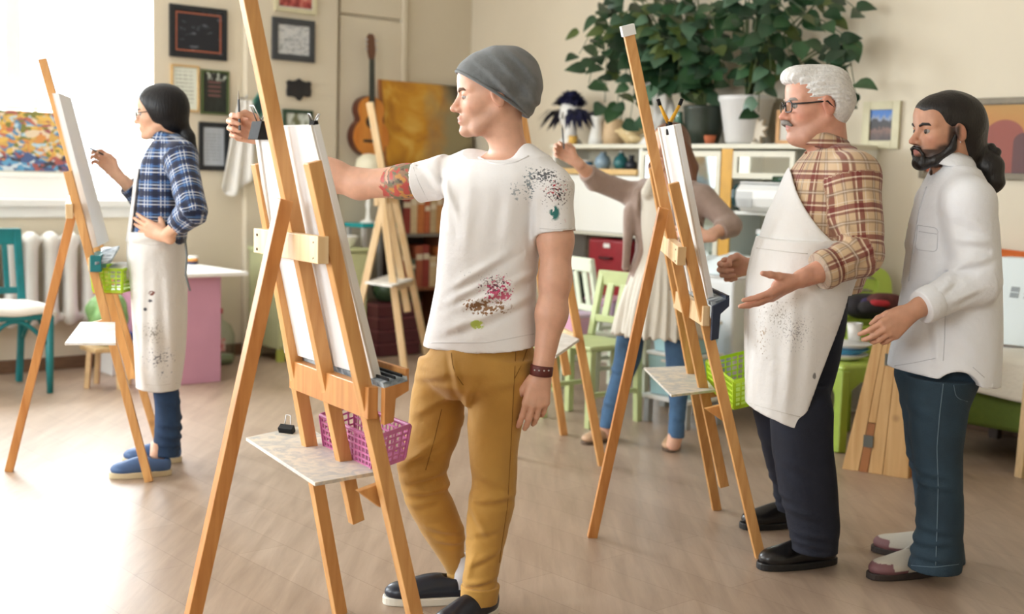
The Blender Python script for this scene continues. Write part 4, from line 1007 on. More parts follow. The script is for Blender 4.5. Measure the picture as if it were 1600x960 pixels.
# ================================================================== right side of the studio floor
mat('mint_paint', srgb(226, 234, 212), .45, noise=.06, nscale=5); mat('mint_green', srgb(196, 208, 150), .5, noise=.08)
def simple_chair(name, label, c, rz, w, d, sh_, bh, m, slats=3, cat='chair', group=None):
    """painted wooden chair; local x = width, local -y = front"""
    t = thing(name, label, cat, c, rz, group)
    R_ = Matrix.Rotation(rz, 3, 'Z'); c = Vector(c)
    P = lambda x, y, z: c + R_ @ Vector((x, y, z))
    X = R_ @ Vector((1, 0, 0))
    for sx in (-1, 1):
        MB().bar(P(sx * (w / 2 - .025), -d / 2 + .03, 0), P(sx * (w / 2 - .025), -d / 2 + .03, sh_ - .02), .038, .038, X).build('leg', m, t, bevel=.004)
        MB().bar(P(sx * (w / 2 - .025), d / 2 - .01, 0), P(sx * (w / 2 - .025), d / 2 - .03, sh_), .038, .038, X).bar(P(sx * (w / 2 - .025), d / 2 - .03, sh_), P(sx * (w / 2 - .025), d / 2 + .05, bh), .04, .03, X).build('back_leg', m, t, bevel=.004)
    s_ = MB().hexa([P(-w / 2, -d / 2, sh_ - .025), P(w / 2, -d / 2, sh_ - .025), P(w / 2, d / 2 - .03, sh_ - .025), P(-w / 2, d / 2 - .03, sh_ - .025), P(-w / 2, -d / 2, sh_), P(w / 2, -d / 2, sh_), P(w / 2, d / 2 - .03, sh_), P(-w / 2, d / 2 - .03, sh_)])
    s_.build('seat', m, t, bevel=.008)
    MB().bar(P(-w / 2 + .01, d / 2 + .045, bh - .04), P(w / 2 - .01, d / 2 + .045, bh - .04), .085, .028, (0, 0, 1)).build('top_rail', m, t, bevel=.006)
    MB().bar(P(-w / 2 + .03, d / 2 - .01, sh_ + .10), P(w / 2 - .03, d / 2 - .01, sh_ + .10), .04, .02, (0, 0, 1)).build('lower_rail', m, t, bevel=.004)
    for k in range(slats):
        x = (k - (slats - 1) / 2) * (w - .12) / max(slats, 1)
        MB().bar(P(x, d / 2 - .008, sh_ + .11), P(x, d / 2 + .036, bh - .07), .05, .014, X).build('back_slat', m, t, bevel=.003)
    for sx in (-1, 1):
        MB().bar(P(sx * (w / 2 - .025), -d / 2 + .04, sh_ * .4), P(sx * (w / 2 - .025), d / 2 - .03, sh_ * .4), .025, .02, (0, 0, 1)).build('stretcher', m, t)
    return t
simple_chair('mint_chair', 'pale mint wooden chair with white slatted back, left of the cardigan woman', rw(5.62, 5.55, 0), ROOM + math.pi * .5 - .2, .44, .42, .45, .86, 'mint_paint')
simple_chair('mint_chair', 'pale mint wooden chair half hidden behind the dress', rw(4.87, 4.92, 0), ROOM - math.pi * .5, .42, .42, .45, .82, 'mint_green')
# low table in mint green with pink boxes
lt = thing('craft_table', 'low mint green craft table carrying the pink boxes', 'table', rw(5.2, 5.4, 0))
LX0, LX1, LY0, LY1 = 4.92, 5.36, 5.14, 5.72
MB().rbox(LX0, LX1, LY0, LY1, .40, .425).build('top', 'mint_paint', lt, bevel=.005)
for x in (LX0 + .03, LX1 - .03):
    for y in (LY0 + .03, LY1 - .03):
        MB().bar(rw(x, y, 0), rw(x, y, .40), .04, .04, rw(1, 0, 0)).build('leg', 'mint_green', lt, bevel=.004)
MB().rbox(LX0 + .03, LX1 - .03, LY0 + .02, LY0 + .04, .33, .40).build('apron', 'mint_green', lt); MB().rbox(LX0 + .02, LX0 + .04, LY0 + .03, LY1 - .03, .33, .40).build('apron', 'mint_green', lt)
mat('pink_plastic', srgb(222, 168, 196), .35, noise=.08); mat('lilac_plastic', srgb(206, 176, 208), .35)
def tub(name, label, x0, x1, y0, y1, z0, z1, m, lm):
    t = thing(name, label, 'box', rw((x0 + x1) / 2, (y0 + y1) / 2, z0))
    i = .015
    MB().hexa([rw(x0 + i, y0 + i, z0), rw(x1 - i, y0 + i, z0), rw(x1 - i, y1 - i, z0), rw(x0 + i, y1 - i, z0), rw(x0, y0, z1 - .02), rw(x1, y0, z1 - .02), rw(x1, y1, z1 - .02), rw(x0, y1, z1 - .02)]).build('body', m, t, bevel=.006)
    MB().rbox(x0 - .008, x1 + .008, y0 - .008, y1 + .008, z1 - .02, z1).build('lid', lm, t, bevel=.005)
    MB().rbox(x0 - .012, x0 - .002, (y0 + y1) / 2 - .04, (y0 + y1) / 2 + .04, z1 - .05, z1 - .035).build('latch', lm, t)
tub('plastic_box', 'pink plastic box with lid on the low mint table', 4.96, 5.18, 5.17, 5.42, .427, .56, 'pink_plastic', 'lilac_plastic')
tub('plastic_box', 'lilac plastic box on the seat of the slatted mint chair', 5.54, 5.76, 5.42, 5.66, .452, .60, 'lilac_plastic', 'pink_plastic')
# draped work table with pale blue tubs
mat('drape_white', srgb(240, 242, 244), .85, sheen=.2, bump=.12, bscale=120)
dt = thing('draped_table', 'work table under a long white sheet behind the middle easel', 'table', rw(5.6, 4.4, 0))
DX0, DX1, DY0, DY1, DZ = 5.52, 6.0, 4.46, 5.0, .80
MB().rbox(DX0, DX1, DY0, DY1, DZ - .03, DZ).build('top', 'box_white', dt)
for x in (DX0 + .03, DX1 - .03):
    for y in (DY0 + .03, DY1 - .03):
        MB().bar(rw(x, y, 0), rw(x, y, DZ - .03), .04, .04, rw(1, 0, 0)).build('leg', 'box_grey', dt)
per = [(DX1, DY0), (DX0, DY0), (DX0, DY1), (DX1, DY1)]
def drape(u, v):
    L = [DX1 - DX0, DY1 - DY0, DX1 - DX0]; tot = sum(L); s_ = u * tot; k = 0
    while k < 2 and s_ > L[k]: s_ -= L[k]; k += 1
    a, b = per[k], per[k + 1]; f_ = s_ / L[k]; x = a[0] + (b[0] - a[0]) * f_; y = a[1] + (b[1] - a[1]) * f_
    cx, cy = (DX0 + DX1) / 2, (DY0 + DY1) / 2; g_ = 1.03 + .10 * v + .05 * v * math.sin(u * 46) + .03 * v * math.sin(u * 21 + 1)
    drop = .60 if u < .62 else .30
    return rw(cx + (x - cx) * g_, cy + (y - cy) * g_, DZ + .012 - drop * v * (1 + .06 * math.sin(u * 13)))
dc = MB().grid(drape, 90, 14, .004)
dc.hexa([rw(DX0 - .01, DY0 - .01, DZ + .002), rw(DX1, DY0 - .01, DZ + .002), rw(DX1, DY1 + .01, DZ + .002), rw(DX0 - .01, DY1 + .01, DZ + .002), rw(DX0 - .01, DY0 - .01, DZ + .012), rw(DX1, DY0 - .01, DZ + .012), rw(DX1, DY1 + .01, DZ + .012), rw(DX0 - .01, DY1 + .01, DZ + .012)])
tag(dc.build('white_sheet', 'drape_white', None, smooth=True, origin=rw(5.7, 4.3, DZ)), 'white sheet draped in folds over the work table', 'sheet')
def heap(u, v):
    x = DX0 + .06 + (DX1 - DX0 - .1) * u; y = DY0 + .08 + (DY1 - DY0 - .12) * v; e = math.sin(math.pi * u) * math.sin(math.pi * v)
    return rw(x, y, DZ + .016 + .12 * max(e, 0) ** .6 * (1 + .25 * math.sin(7 * u + 3 * v) + .2 * math.sin(11 * v - 4 * u)))
tag(MB().grid(heap, 30, 30, .004).build('crumpled_cloth', mat('cloth_bluewhite', srgb(226, 236, 240), .8, sheen=.2), None, smooth=True, origin=rw(5.7, 4.3, DZ)), 'crumpled bluish white cloth heaped on the work table', 'cloth')
tub('plastic_tub', 'pale blue lidded tub standing in front of the draped table', 5.12, 5.40, 4.42, 4.72, .16, .40, mat('tub_blue', srgb(176, 214, 222), .35), 'box_white')
tub('plastic_tub', 'pale blue tub stacked on top of the lower one, under hanging sheet', 5.13, 5.39, 4.43, 4.71, .402, .58, 'tub_blue', 'box_white')
lo = thing('step_stool', 'low white step stool under the pale blue tubs', 'stool', rw(5.18, 4.6, 0))
MB().rbox(5.10, 5.42, 4.40, 4.74, .135, .158).build('top', 'box_white', lo, bevel=.004)
for x in (5.13, 5.39):
    for y in (4.43, 4.71):
        MB().bar(rw(x, y, 0), rw(x, y, .135), .035, .035, rw(1, 0, 0)).build('leg', 'box_grey', lo)

# ------------------------------------------------------------------ lime plastic chairs
mat('lime_plastic', srgb(158, 184, 66), .4, noise=.05); mat('lime_pale', srgb(176, 200, 84), .4)
def lime_chair(label, base, rz, zoff):
    """moulded stacking chair: shell with arched legs and a back with a grip hole; local -y = front"""
    t = thing('plastic_chair', label, 'chair', (base[0], base[1], zoff), rz, 'lime plastic chairs in a stack')
    R_ = Matrix.Rotation(rz, 3, 'Z'); c = Vector((base[0], base[1], zoff)); P = lambda x, y, z: c + R_ @ Vector((x, y, z))
    MB().grid(lambda u, v: P((u - .5) * .40, (v - .5) * .38, .44 - .02 * math.sin(math.pi * u) * math.sin(math.pi * v)), 10, 10, .02).build('seat', 'lime_plastic', t, smooth=True)
    # back: ring with a hole
    n = 36; outer = []; inner = []
    for k in range(n):
        a = 2 * math.pi * k / n; ca_, sa_ = math.cos(a), math.sin(a)
        ex = lambda v, p: math.copysign(abs(v) ** p, v)
        outer.append((.205 * ex(ca_, .55), .59 + .15 * ex(sa_, .6))); inner.append((.12 * ex(ca_, .6), .63 + .05 * ex(sa_, .7)))
    bk = MB(); vs = []; dy = lambda z: .17 + (z - .44) * .22
    for off in (0, .018):
        for (x, z) in outer: vs.append(P(x, dy(z) + off, z))
        for (x, z) in inner: vs.append(P(x, dy(z) + off, z))
    fs = []
    for k in range(n):
        j = (k + 1) % n
        fs += [(k, j, n + j, n + k), (2 * n + k, 3 * n + k, 3 * n + j, 2 * n + j), (k, 2 * n + k, 2 * n + j, j), (n + k, n + j, 3 * n + j, 3 * n + k)]
    bk.add(vs, fs).build('backrest', 'lime_pale', t, smooth=False, bevel=.005)
    for sx in (-1, 1):
        for sy in (-1, 1):
            MB().bar(P(sx * .205, sy * .2 - .0, 0), P(sx * .17, sy * .165, .44), .05, .03, R_ @ Vector((1, 0, 0))).build('leg', 'lime_plastic', t, bevel=.006)
    for sy in (-1, 1):
        MB().add([P(x, sy * .19, .43) for x in (-.18, -.09, 0, .09, .18)] + [P(x, sy * .195, z) for x, z in ((-.185, .26), (-.12, .36), (0, .385), (.12, .36), (.185, .26))], [(i, i + 1, i + 6, i + 5) for i in range(4)]).build('skirt', 'lime_plastic', t)
    return t
LB = rw(6.08, 3.93, 0); LR = ROOM - math.radians(35)
lime_chair('lowest lime plastic chair of the stack behind the wooden board', LB, LR, 0)
lime_chair('second lime plastic chair of the stack behind the wooden board', LB, LR, .075)
lime_chair('topmost lime plastic chair of the stack behind the wooden board', LB, LR, .15)
tp = Vector((LB.x, LB.y, .592))
bg = thing('dark_bag', 'black and purple bag lying on the topmost lime chair', 'bag', tp)
def blob(c, rx, ry, rz_, wob, seed):
    def f(u, v):
        a = 6.2832 * u; b = math.pi * v; s_ = 1 + wob * math.sin(3 * a + seed + 4 * v) * math.sin(b)
        ex = lambda q, p: math.copysign(abs(q) ** p, q)
        return Vector(c) + Vector((rx * ex(math.cos(a), .7) * math.sin(b) ** .6 * s_, ry * ex(math.sin(a), .7) * math.sin(b) ** .6 * s_, -rz_ * ex(math.cos(b), .8)))
    return f
MB().grid(blob(tp + Vector((-.01, 0, .085)), .15, .12, .07, .08, 1), 32, 16).build('body', mat('bag_black', srgb(30, 26, 34), .7), bg, smooth=True)
MB().grid(blob(tp + Vector((.0, -.09, .1)), .09, .04, .045, .05, 2), 24, 12).build('pocket', mat('bag_purple', srgb(58, 44, 92), .6), bg, smooth=True)
gl = at(1385, 474, LB.y - .25)
gv = thing('knit_gloves', 'dark red and black knit gloves on the edge of the lime chairs', 'gloves', gl)
MB().grid(blob(gl + Vector((.02, .1, .0)), .09, .07, .045, .12, 5), 24, 14).build('glove', mat('glove_brown', srgb(92, 42, 38), .8, noise=.4, nscale=40), gv, smooth=True)
MB().grid(blob(gl + Vector((-.05, .08, -.035)), .07, .06, .035, .1, 3), 24, 12).build('cuff', mat('glove_black', srgb(30, 24, 26), .8), gv, smooth=True)
MB().grid(blob(gl + Vector((-.02, .05, -.005)), .05, .04, .02, .1, 2), 20, 10).build('thumb', mat('glove_red', srgb(170, 36, 44), .8), gv, smooth=True)
# lime stool with plates
SB = fl(1314, 690); SR = math.radians(28)
so = thing('lime_stool', 'square lime plastic stool with arched sides beside the wooden board', 'stool', SB, SR)
R_ = Matrix.Rotation(SR, 3, 'Z'); P = lambda x, y, z: SB + R_ @ Vector((x, y, z))
SHT = .44
MB().hexa([P(-.18, -.18, SHT - .03), P(.18, -.18, SHT - .03), P(.18, .18, SHT - .03), P(-.18, .18, SHT - .03), P(-.17, -.17, SHT), P(.17, -.17, SHT), P(.17, .17, SHT), P(-.17, .17, SHT)]).build('seat', 'lime_pale', so, bevel=.012)
for sx in (-1, 1):
    for sy in (-1, 1):
        MB().bar(P(sx * .205, sy * .205, 0), P(sx * .165, sy * .165, SHT - .03), .055, .055, R_ @ Vector((1, 0, 0))).build('leg', 'lime_plastic', so, bevel=.008)
for k in range(4):
    R2 = Matrix.Rotation(k * math.pi / 2, 3, 'Z'); Q = lambda x, z: SB + R_ @ (R2 @ Vector((x, -.178 - (SHT - .03 - z) * .08, z)))
    xs = [-.17, -.12, -.06, 0, .06, .12, .17]; zs = [.22, .31, .345, .355, .345, .31, .22]
    MB().add([Q(x, SHT - .02) for x in xs] + [Q(x, z) for x, z in zip(xs, zs)], [(i, i + 1, i + 8, i + 7) for i in range(6)]).build('arch_panel', 'lime_plastic', so)
pb = P(-.02, 0, SHT + .001)
bw = thing('stacked_plates', 'stack of white and blue paint dishes on the lime stool', 'dishes', pb)
for k, (r, m_) in enumerate(((.13, 'ceramic_white'), (.12, mat('dish_blue', srgb(70, 150, 190), .35)), (.125, 'ceramic_white'))):
    MB().lathe(pb + Vector((.012 * k, 0, .001 + .028 * k)), [(0, 0), (r * .6, .001), (r, .03), (r * .97, .032), (r * .58, .006), (0, .005)], 24).build('dish', m_, bw, smooth=True)
cp = P(.07, .02, SHT + .094)
cpp = thing('paper_cup', 'white paper cup standing on the stacked dishes', 'cup', cp)
MB().lathe(cp, [(0, 0), (.03, .001), (.04, .09), (.037, .09), (.028, .006), (0, .005)], 20).build('cup', 'ceramic_white', cpp, smooth=True)
MB().tube([cp + Vector((.04 * math.cos(a), .04 * math.sin(a), .09)) for a in [k * math.pi / 8 for k in range(16)]], .0025, 6, closed=True).build('rim', 'ceramic_white', cpp, smooth=True)

# ------------------------------------------------------------------ tapered wooden board pedestal
wood('pine', srgb(198, 152, 96), srgb(220, 180, 126), 2.0, .5, 'Z'); wood('pine_dark', srgb(150, 94, 52), srgb(172, 112, 64), 2.0, .5, 'Z')
mat('grey_plug', srgb(96, 98, 92), .6)
A0, A1 = fl(1315, 733), fl(1419, 749)
axs = (A1 - A0).normalized(); up_ = Vector((0, 0, 1)); dep = Vector((-axs.y, axs.x, 0))
if dep.y < 0: dep = -dep
Wb = (A1 - A0).length; Hb = at(1360, 500, A0.y).z
mid = (A0 + A1) / 2
pdl = thing('board_pedestal', 'tapered pedestal of glued pine boards standing on the floor', 'pedestal', mid)
B = lambda s, z, d=0.0: A0 + axs * (s * Wb) + up_ * z + dep * d
lft = lambda z: .42 * z / Hb; rgt = lambda z: 1 - .07 * z / Hb
cuts = [(0, .26), (.26, .40), (.40, .62), (.62, 1.0)]
for k, (a, b) in enumerate(cuts):
    g = .004
    def pt(s, z, d):
        l, r = lft(z), rgt(z); return B(l + (r - l) * s, z, d)
    def pt0(s, z, d): return pt(s, z, d)
    z0 = 0.0
    segs = [(0, Hb)] if k != 1 else [(0, Hb * .33), (Hb * .335, Hb)]
    for (za, zb_) in segs:
        MB().hexa([pt(a + g, za, 0), pt(b - g, za, 0), pt(b - g, za, .03), pt(a + g, za, .03), pt(a + g, zb_, 0), pt(b - g, zb_, 0), pt(b - g, zb_, .03), pt(a + g, zb_, .03)]).build('plank', 'pine_dark' if (k == 1 and za == 0) else 'pine', pdl, bevel=.002)
MB().hexa([pt(0, 0, .03), pt(1, 0, .03), pt(1, 0, .30), pt(0, 0, .30), pt(0, Hb, .03), pt(1, Hb, .03), pt(1, Hb, .16), pt(0, Hb, .16)]).build('case', 'pine_dark', pdl)
for (s_, z) in ((.33, .21 * Hb), (.50, .76 * Hb)):
    c = pt(s_, z, -.004)
    MB().bar(c - up_ * .028, c + up_ * .028, .045, .008, axs).build('plug', 'grey_plug', pdl)
tag(MB().tube([rw(6.0, 3.48, 0), rw(6.40, 3.50, 1.05)], .022, 10).build('wooden_pole', 'pale_wood', None, smooth=True, origin=rw(5.95, 3.55, 0)), 'plain wooden pole leaning behind the bearded man', 'pole')

# ------------------------------------------------------------------ sofa bed
mat('sofa_green', srgb(96, 116, 40), .85, noise=.12, nscale=30, bump=.15, bscale=150); mat('blanket_cream', srgb(220, 212, 196), .9, sheen=.3, noise=.06, nscale=5, bump=.2, bscale=60)
BX0, BX1, BY0, BY1 = 5.78, 6.48, 1.30, 3.42
sb = thing('sofa_bed', 'green upholstered sofa bed along the right wall', 'sofa', rw(6.1, 2.4, 0))
MB().rbox(BX0, BX1, BY0, BY1, .17, .37).build('base', 'sofa_green', sb, bevel=.02)
MB().rbox(BX0 + .03, BX1 - .03, BY0 + .03, BY1 - .03, .37, .46).build('mattress', 'sofa_green', sb, bevel=.03)
for x in (BX0 + .08, BX1 - .08):
    for y in (BY0 + .1, BY1 - .1):
        MB().bar(rw(x, y, 0), rw(x, y, .17), .05, .05, rw(1, 0, 0)).build('leg', 'rack_dark', sb)
def blanket(u, v):
    y = BY0 - .01 + (BY1 - BY0 + .03) * v
    if u < .5:
        x = BX0 - .02 + .005 * math.sin(20 * v); z = .33 + .02 * math.sin(9 * v) + .18 * (u / .5)
        x -= .03 * (1 - u / .5) * (1 + .5 * math.sin(27 * v))
    else:
        x = BX0 - .02 + (u - .5) / .5 * .68; z = .51 + .045 * math.sin(math.pi * (u - .5) * 2) + .012 * math.sin(14 * v + 6 * u)
    return rw(x, y, z)
tag(MB().grid(blanket, 24, 60, .02).build('cream_blanket', 'blanket_cream', None, smooth=True, origin=rw(6.1, 2.4, .47)), 'cream blanket spread over the green sofa bed', 'blanket')
wb = thing('white_carton', 'white glossy carton with small grey print standing on the blanket', 'box', rw(6.2, 3.0, .56))
WX, WY0, WY1, WZ0, WZ1 = 6.02, 2.62, 3.26, .565, 1.0
MB().hexa([rw(WX, WY0, WZ0), rw(WX + .12, WY0, WZ0), rw(WX + .12, WY1, WZ0), rw(WX, WY1, WZ0), rw(WX + .14, WY0, WZ1), rw(WX + .26, WY0, WZ1), rw(WX + .26, WY1 - .02, WZ1), rw(WX + .14, WY1 - .02, WZ1)]).build('carton', mat('carton_gloss', srgb(222, 232, 234), .35), wb, bevel=.006)
def onface(y, z): return rw(WX + .14 * (z - WZ0) / (WZ1 - WZ0) - .003, y, z)
for (y0, y1, z0, z1) in ((3.09, 3.135, .80, .825), (3.09, 3.135, .83, .855), (3.02, 3.06, .80, .81), (2.98, 3.06, .82, .828), (2.99, 3.05, .838, .846), (2.90, 2.96, .80, .806), (2.88, 2.96, .83, .838)):
    MB().add([onface(y0, z0), onface(y1, z0), onface(y1, z1), onface(y0, z1)], [(0, 1, 2, 3)]).build('print_mark', mat('print_grey', srgb(150, 158, 162), .6), wb)
def pillow(name, label, c, s, m, rz):
    t = thing(name, label, 'cushion', c)
    R_ = Matrix.Rotation(rz, 3, 'Z') @ Matrix.Rotation(math.radians(14), 3, 'Y')
    def f(u, v, sg):
        x, y = 2 * u - 1, 2 * v - 1; e = max(0, (1 - x ** 4) * (1 - y ** 4)) ** .5
        return Vector(c) + R_ @ Vector((sg * .07 * s * e, x * .2 * s * (1 - .06 * (1 - y * y)), s * .2 + y * .2 * s * (1 - .06 * (1 - x * x))))
    MB().grid(lambda u, v: f(u, v, -1), 14, 14).grid(lambda u, v: f(u, v, 1), 14, 14).build('cover', m, t, smooth=True)
    MB().tube([Vector(c) + R_ @ Vector((0, x * .2 * s, s * .2 + y * .2 * s)) for x, y in ((-1, -1), (0, -.94), (1, -1), (.94, 0), (1, 1), (0, .94), (-1, 1), (-.94, 0))], .006, 6, closed=True).build('piping', m, t, smooth=True)
mat('cushion_orange', srgb(206, 104, 40), .8); mat('cushion_red', srgb(190, 34, 48), .8)
pillow('sofa_cushion', 'orange cushion at the back of the sofa bed', rw(6.36, 3.26, .60), 1.1, 'cushion_orange', ROOM)
pillow('sofa_cushion', 'red cushion at the back of the sofa bed next to the orange one', rw(6.33, 2.92, .63), 1.2, 'cushion_red', ROOM)
# wooden post of a stand at the picture edge
e0 = fl(1590, 748)
tag(MB().bar(e0 + Vector((.03, .02, 0)), e0 + Vector((.06, .05, .62)), .05, .05, (1, .3, 0)).build('stand_leg', 'pale_wood', None, origin=e0), 'single pale wooden post standing in front of the sofa bed', 'post').name = 'wooden_post'
# ================================================================== easels
wood('easel_face', srgb(196, 138, 78), srgb(220, 168, 106), 2.4, .42, 'Z')
wood('easel_light', srgb(222, 186, 136), srgb(238, 210, 168), 2.2, .45, 'Z')
wood('easel_dark', srgb(184, 120, 62), srgb(208, 148, 86), 2.6, .42, 'Z')
mat('canvas_white', srgb(240, 241, 242), .75, bump=.1, bscale=400); mat('canvas_edge', srgb(226, 222, 216), .8)
mat('clip_black', srgb(22, 22, 24), .65, spec=.25); mat('screw_dark', srgb(60, 52, 46), .4, metal=.6)
def palette_mat(name, base, dirt, amt=.5):
    m = bpy.data.materials.new(name); m.use_nodes = True; MATS[name] = m
    nt = m.node_tree; b = nt.nodes['Principled BSDF']; b.inputs['Roughness'].default_value = .55
    tc = nd(nt, 'ShaderNodeTexCoord'); v = tc.outputs['Object']
    n = noise_of(nt, v, 17, 6, None, 1.4); n2 = noise_of(nt, v, 26, 5, (1, 1, 1), .5, (3, 1, 2))
    c = ramp(nt, n, [(.4, base), (.62, dirt), (.75, base)])
    f = mth(nt, 'MULTIPLY', mth(nt, 'SUBTRACT', n2, .5), 5.0, 0, True)
    c = mixc(nt, mth(nt, 'MULTIPLY', f, amt), c, dirt)
    nt.links.new(c, b.inputs['Base Color'])
palette_mat('palette_board', srgb(228, 218, 202), srgb(190, 190, 188), .45)
palette_mat('palette_plain', srgb(236, 232, 226), srgb(214, 208, 200), .3)
palette_mat('tray_paint', srgb(96, 108, 118), srgb(190, 200, 206), .7)
def basket(name, label, corners, h, m, nx=9, ny=6, nz=5):
    """open mesh basket: corners = 4 base points going round; rim, floor and pierced walls from thin bars"""
    c = [Vector(p) for p in corners]; ctr = sum(c, Vector()) / 4
    t = thing(name, label, 'basket', ctr)
    up = Vector((0, 0, h)); top = [ctr + (p - ctr) * 1.12 + up for p in c]
    MB().hexa(c + [p + Vector((0, 0, .004)) for p in c]).build('floor_panel', m, t)
    for k in range(4):
        a, b, ta, tb_ = c[k], c[(k + 1) % 4], top[k], top[(k + 1) % 4]
        n = nx if (b - a).length > (c[2] - c[1]).length * .999 and k % 2 == 0 else ny
        n = max(4, int((b - a).length / .021)); w = MB(); nrm = (b - a).cross(up).normalized()
        for i in range(n + 1):
            f_ = i / n; p0 = a.lerp(b, f_); p1 = ta.lerp(tb_, f_)
            w.bar(p0, p1, .0055 if 0 < i < n else .012, .003, (b - a))
        for j in range(nz + 1):
            f_ = j / nz; p0 = a.lerp(ta, f_); p1 = b.lerp(tb_, f_)
            w.bar(p0, p1, .0055 if j < nz - .5 and j > 0 else .013, .0032, up)
        w.build('side_wall', m, t)
    MB().tube(top, .0055, 6, closed=True).build('rim', m, t, smooth=True)
    return t
def binder_clip(name, label, p, along, up, size, grip, handle_m='steel'):
    t = thing(name, label, 'clip', p)
    along, up = Vector(along).normalized(), Vector(up).normalized(); out = along.cross(up).normalized(); p = Vector(p); s = size
    MB().add([p + along * (sx * s * .5) + q for sx in (-1, 1) for q in (-out * .012 * s / .03 - up * s * .55, -out * .006 * s / .03 + up * s * .25, out * .006 * s / .03 + up * s * .25, out * .012 * s / .03 - up * s * .55)], [(0, 1, 5, 4), (1, 2, 6, 5), (2, 3, 7, 6), (3, 0, 4, 7), (0, 3, 2, 1), (4, 5, 6, 7)]).build('jaw', 'clip_black', t, bevel=.001)
    for sg in (-1, 1):
        a = p + up * s * .22 + out * sg * .005
        MB().tube([a - along * s * .22, a - along * s * .16 + up * s * .7 + out * sg * s * .35, a + along * s * .16 + up * s * .7 + out * sg * s * .35, a + along * s * .22], .0018 if handle_m == 'steel' else .004, 6).build('handle', handle_m, t, smooth=True)
    return t
def easel(label, L0, L1, R0, R1, M0, M1, B0, B1, w=.042, t_=.032, cross_at=.86, ledge=None, shelf=None, mats=('easel_face', 'easel_face', 'easel_face', 'easel_dark')):
    """tripod studio easel: L/R front legs foot->top, mast, back leg foot->hinge"""
    L0, L1, R0, R1, M0, M1, B0, B1 = [Vector(p) for p in (L0, L1, R0, R1, M0, M1, B0, B1)]
    e = thing('studio_easel', label, 'easel', ((L0 + R0 + B0) / 3) * Vector((1, 1, 0)) if False else Vector((((L0 + R0 + B0) / 3).x, ((L0 + R0 + B0) / 3).y, 0)))
    wid = (R0 - L0).normalized()
    MB().bar(L0, L1, w * .8, w, wid).build('front_leg', mats[0], e, bevel=.002)
    MB().bar(R0, R1, w * .8, w, wid).build('front_leg', mats[1], e, bevel=.002)
    MB().bar(M0, M1, w * .75, w, wid).build('mast', mats[2], e, bevel=.002)
    MB().bar(B0, B1, w * .8, w, wid).build('back_leg', mats[3], e, bevel=.002)
    nrm = (L1 - L0).cross(wid).normalized()
    if nrm.dot(B0 - (L0 + R0) / 2) < 0: nrm = -nrm       # points to the back of the easel
    a = L0.lerp(L1, cross_at); b = R0.lerp(R1, cross_at); off = nrm * (w * .5 + t_ * .5)
    MB().bar(a + off - wid * .02, b + off + wid * .02, .075 * w / .042, t_, Vector((0, 0, 1))).build('cross_block', 'easel_light', e, bevel=.002)
    for f_ in (.08, .92):
        for dz in (-.02, .02):
            c = (a + off - wid * .03).lerp(b + off + wid * .03, f_) + Vector((0, 0, dz)) + nrm * t_ * .5
            MB().tube([c - nrm * .002, c + nrm * .0015], .004, 8).build('screw', 'screw_dark', e)
    return e, wid, nrm

# --- foreground easel -------------------------------------------------------------
L0, R0, B0 = fl(531, 960), fl(666, 1042), fl(280, 1060)
L1, R1 = at(405, 255, 3.53), at(488, 253, 3.13)
M0 = at(557, 815, 3.49); M1 = at(383, -25, 3.235)
B1 = at(445, 312, 3.28)
e1, wid, nrm = easel('large pine studio easel in front of the man with the grey beanie', L0, L1, R0, R1, M0, M1, B0, B1, .039, .030, .845)
fr = -nrm
# ledge with paint tray
zl = .755
def along_px(P0, d, px):
    lo_, hi_ = -1.2, 1.2
    s0 = proj(P0 + d * lo_)[0] - px
    for _ in range(50):
        m_ = (lo_ + hi_) / 2; v_ = proj(P0 + d * m_)[0] - px
        if (v_ > 0) == (s0 > 0): lo_ = m_
        else: hi_ = m_
    return lo_
def canvas_on(label, z0, z1, tops, bots, off, th=.02):
    # board resting on the ledge in the plane of the front legs; its edges run between the given corners
    cv = thing('stretched_canvas', label, 'canvas', leg_pt(.5, z0, off)); c8 = []
    for z, (pa, pb) in ((z0, bots), (z1, tops)):
        m_ = leg_pt(.5, z, off); a_, b_ = along_px(m_, wid, pa), along_px(m_, wid, pb)
        c8 += [m_ + wid * a_, m_ + wid * b_, m_ + wid * b_ + fr * th, m_ + wid * a_ + fr * th]
    MB().hexa(c8).build('panel', 'canvas_white', cv, bevel=.002)
    for i in (0, 1):
        a_ = c8[i] - fr * .003; b_ = c8[i + 4] - fr * .003; sg = wid * (.011 if i == 0 else -.011)
        MB().bar(a_ + sg, b_ + sg, .02, .006, wid).build('stretcher_bar', 'canvas_edge', cv)
    return cv, c8
def on_leg(A, Bp, z): f_ = (z - A.z) / (Bp.z - A.z); return A.lerp(Bp, f_)
la, lb_ = on_leg(L0, L1, zl), on_leg(R0, R1, zl)
MB().bar(la - wid * .02, lb_ + wid * .035, .085, .03, Vector((0, 0, 1))).build('ledge_board', 'easel_dark', e1, bevel=.003)
trc = (la + lb_) / 2
MB().bar(la + fr * .052 + Vector((0, 0, .045)) - wid * .02, lb_ + fr * .052 + Vector((0, 0, .045)) + wid * .06, .07, .014, fr).build('tray_floor', 'tray_paint', e1)
MB().bar(la + fr * .088 + Vector((0, 0, .053)) - wid * .02, lb_ + fr * .088 + Vector((0, 0, .053)) + wid * .06, .034, .012, Vector((0, 0, 1))).build('tray_lip', 'easel_dark', e1, bevel=.002)
for k in range(3):
    MB().bar(la + fr * (.032 + .02 * k) + Vector((0, 0, .056)), lb_ + fr * (.032 + .02 * k) + Vector((0, 0, .056)) + wid * .058, .004, .008, fr).build('tray_rib', 'clip_black', e1)
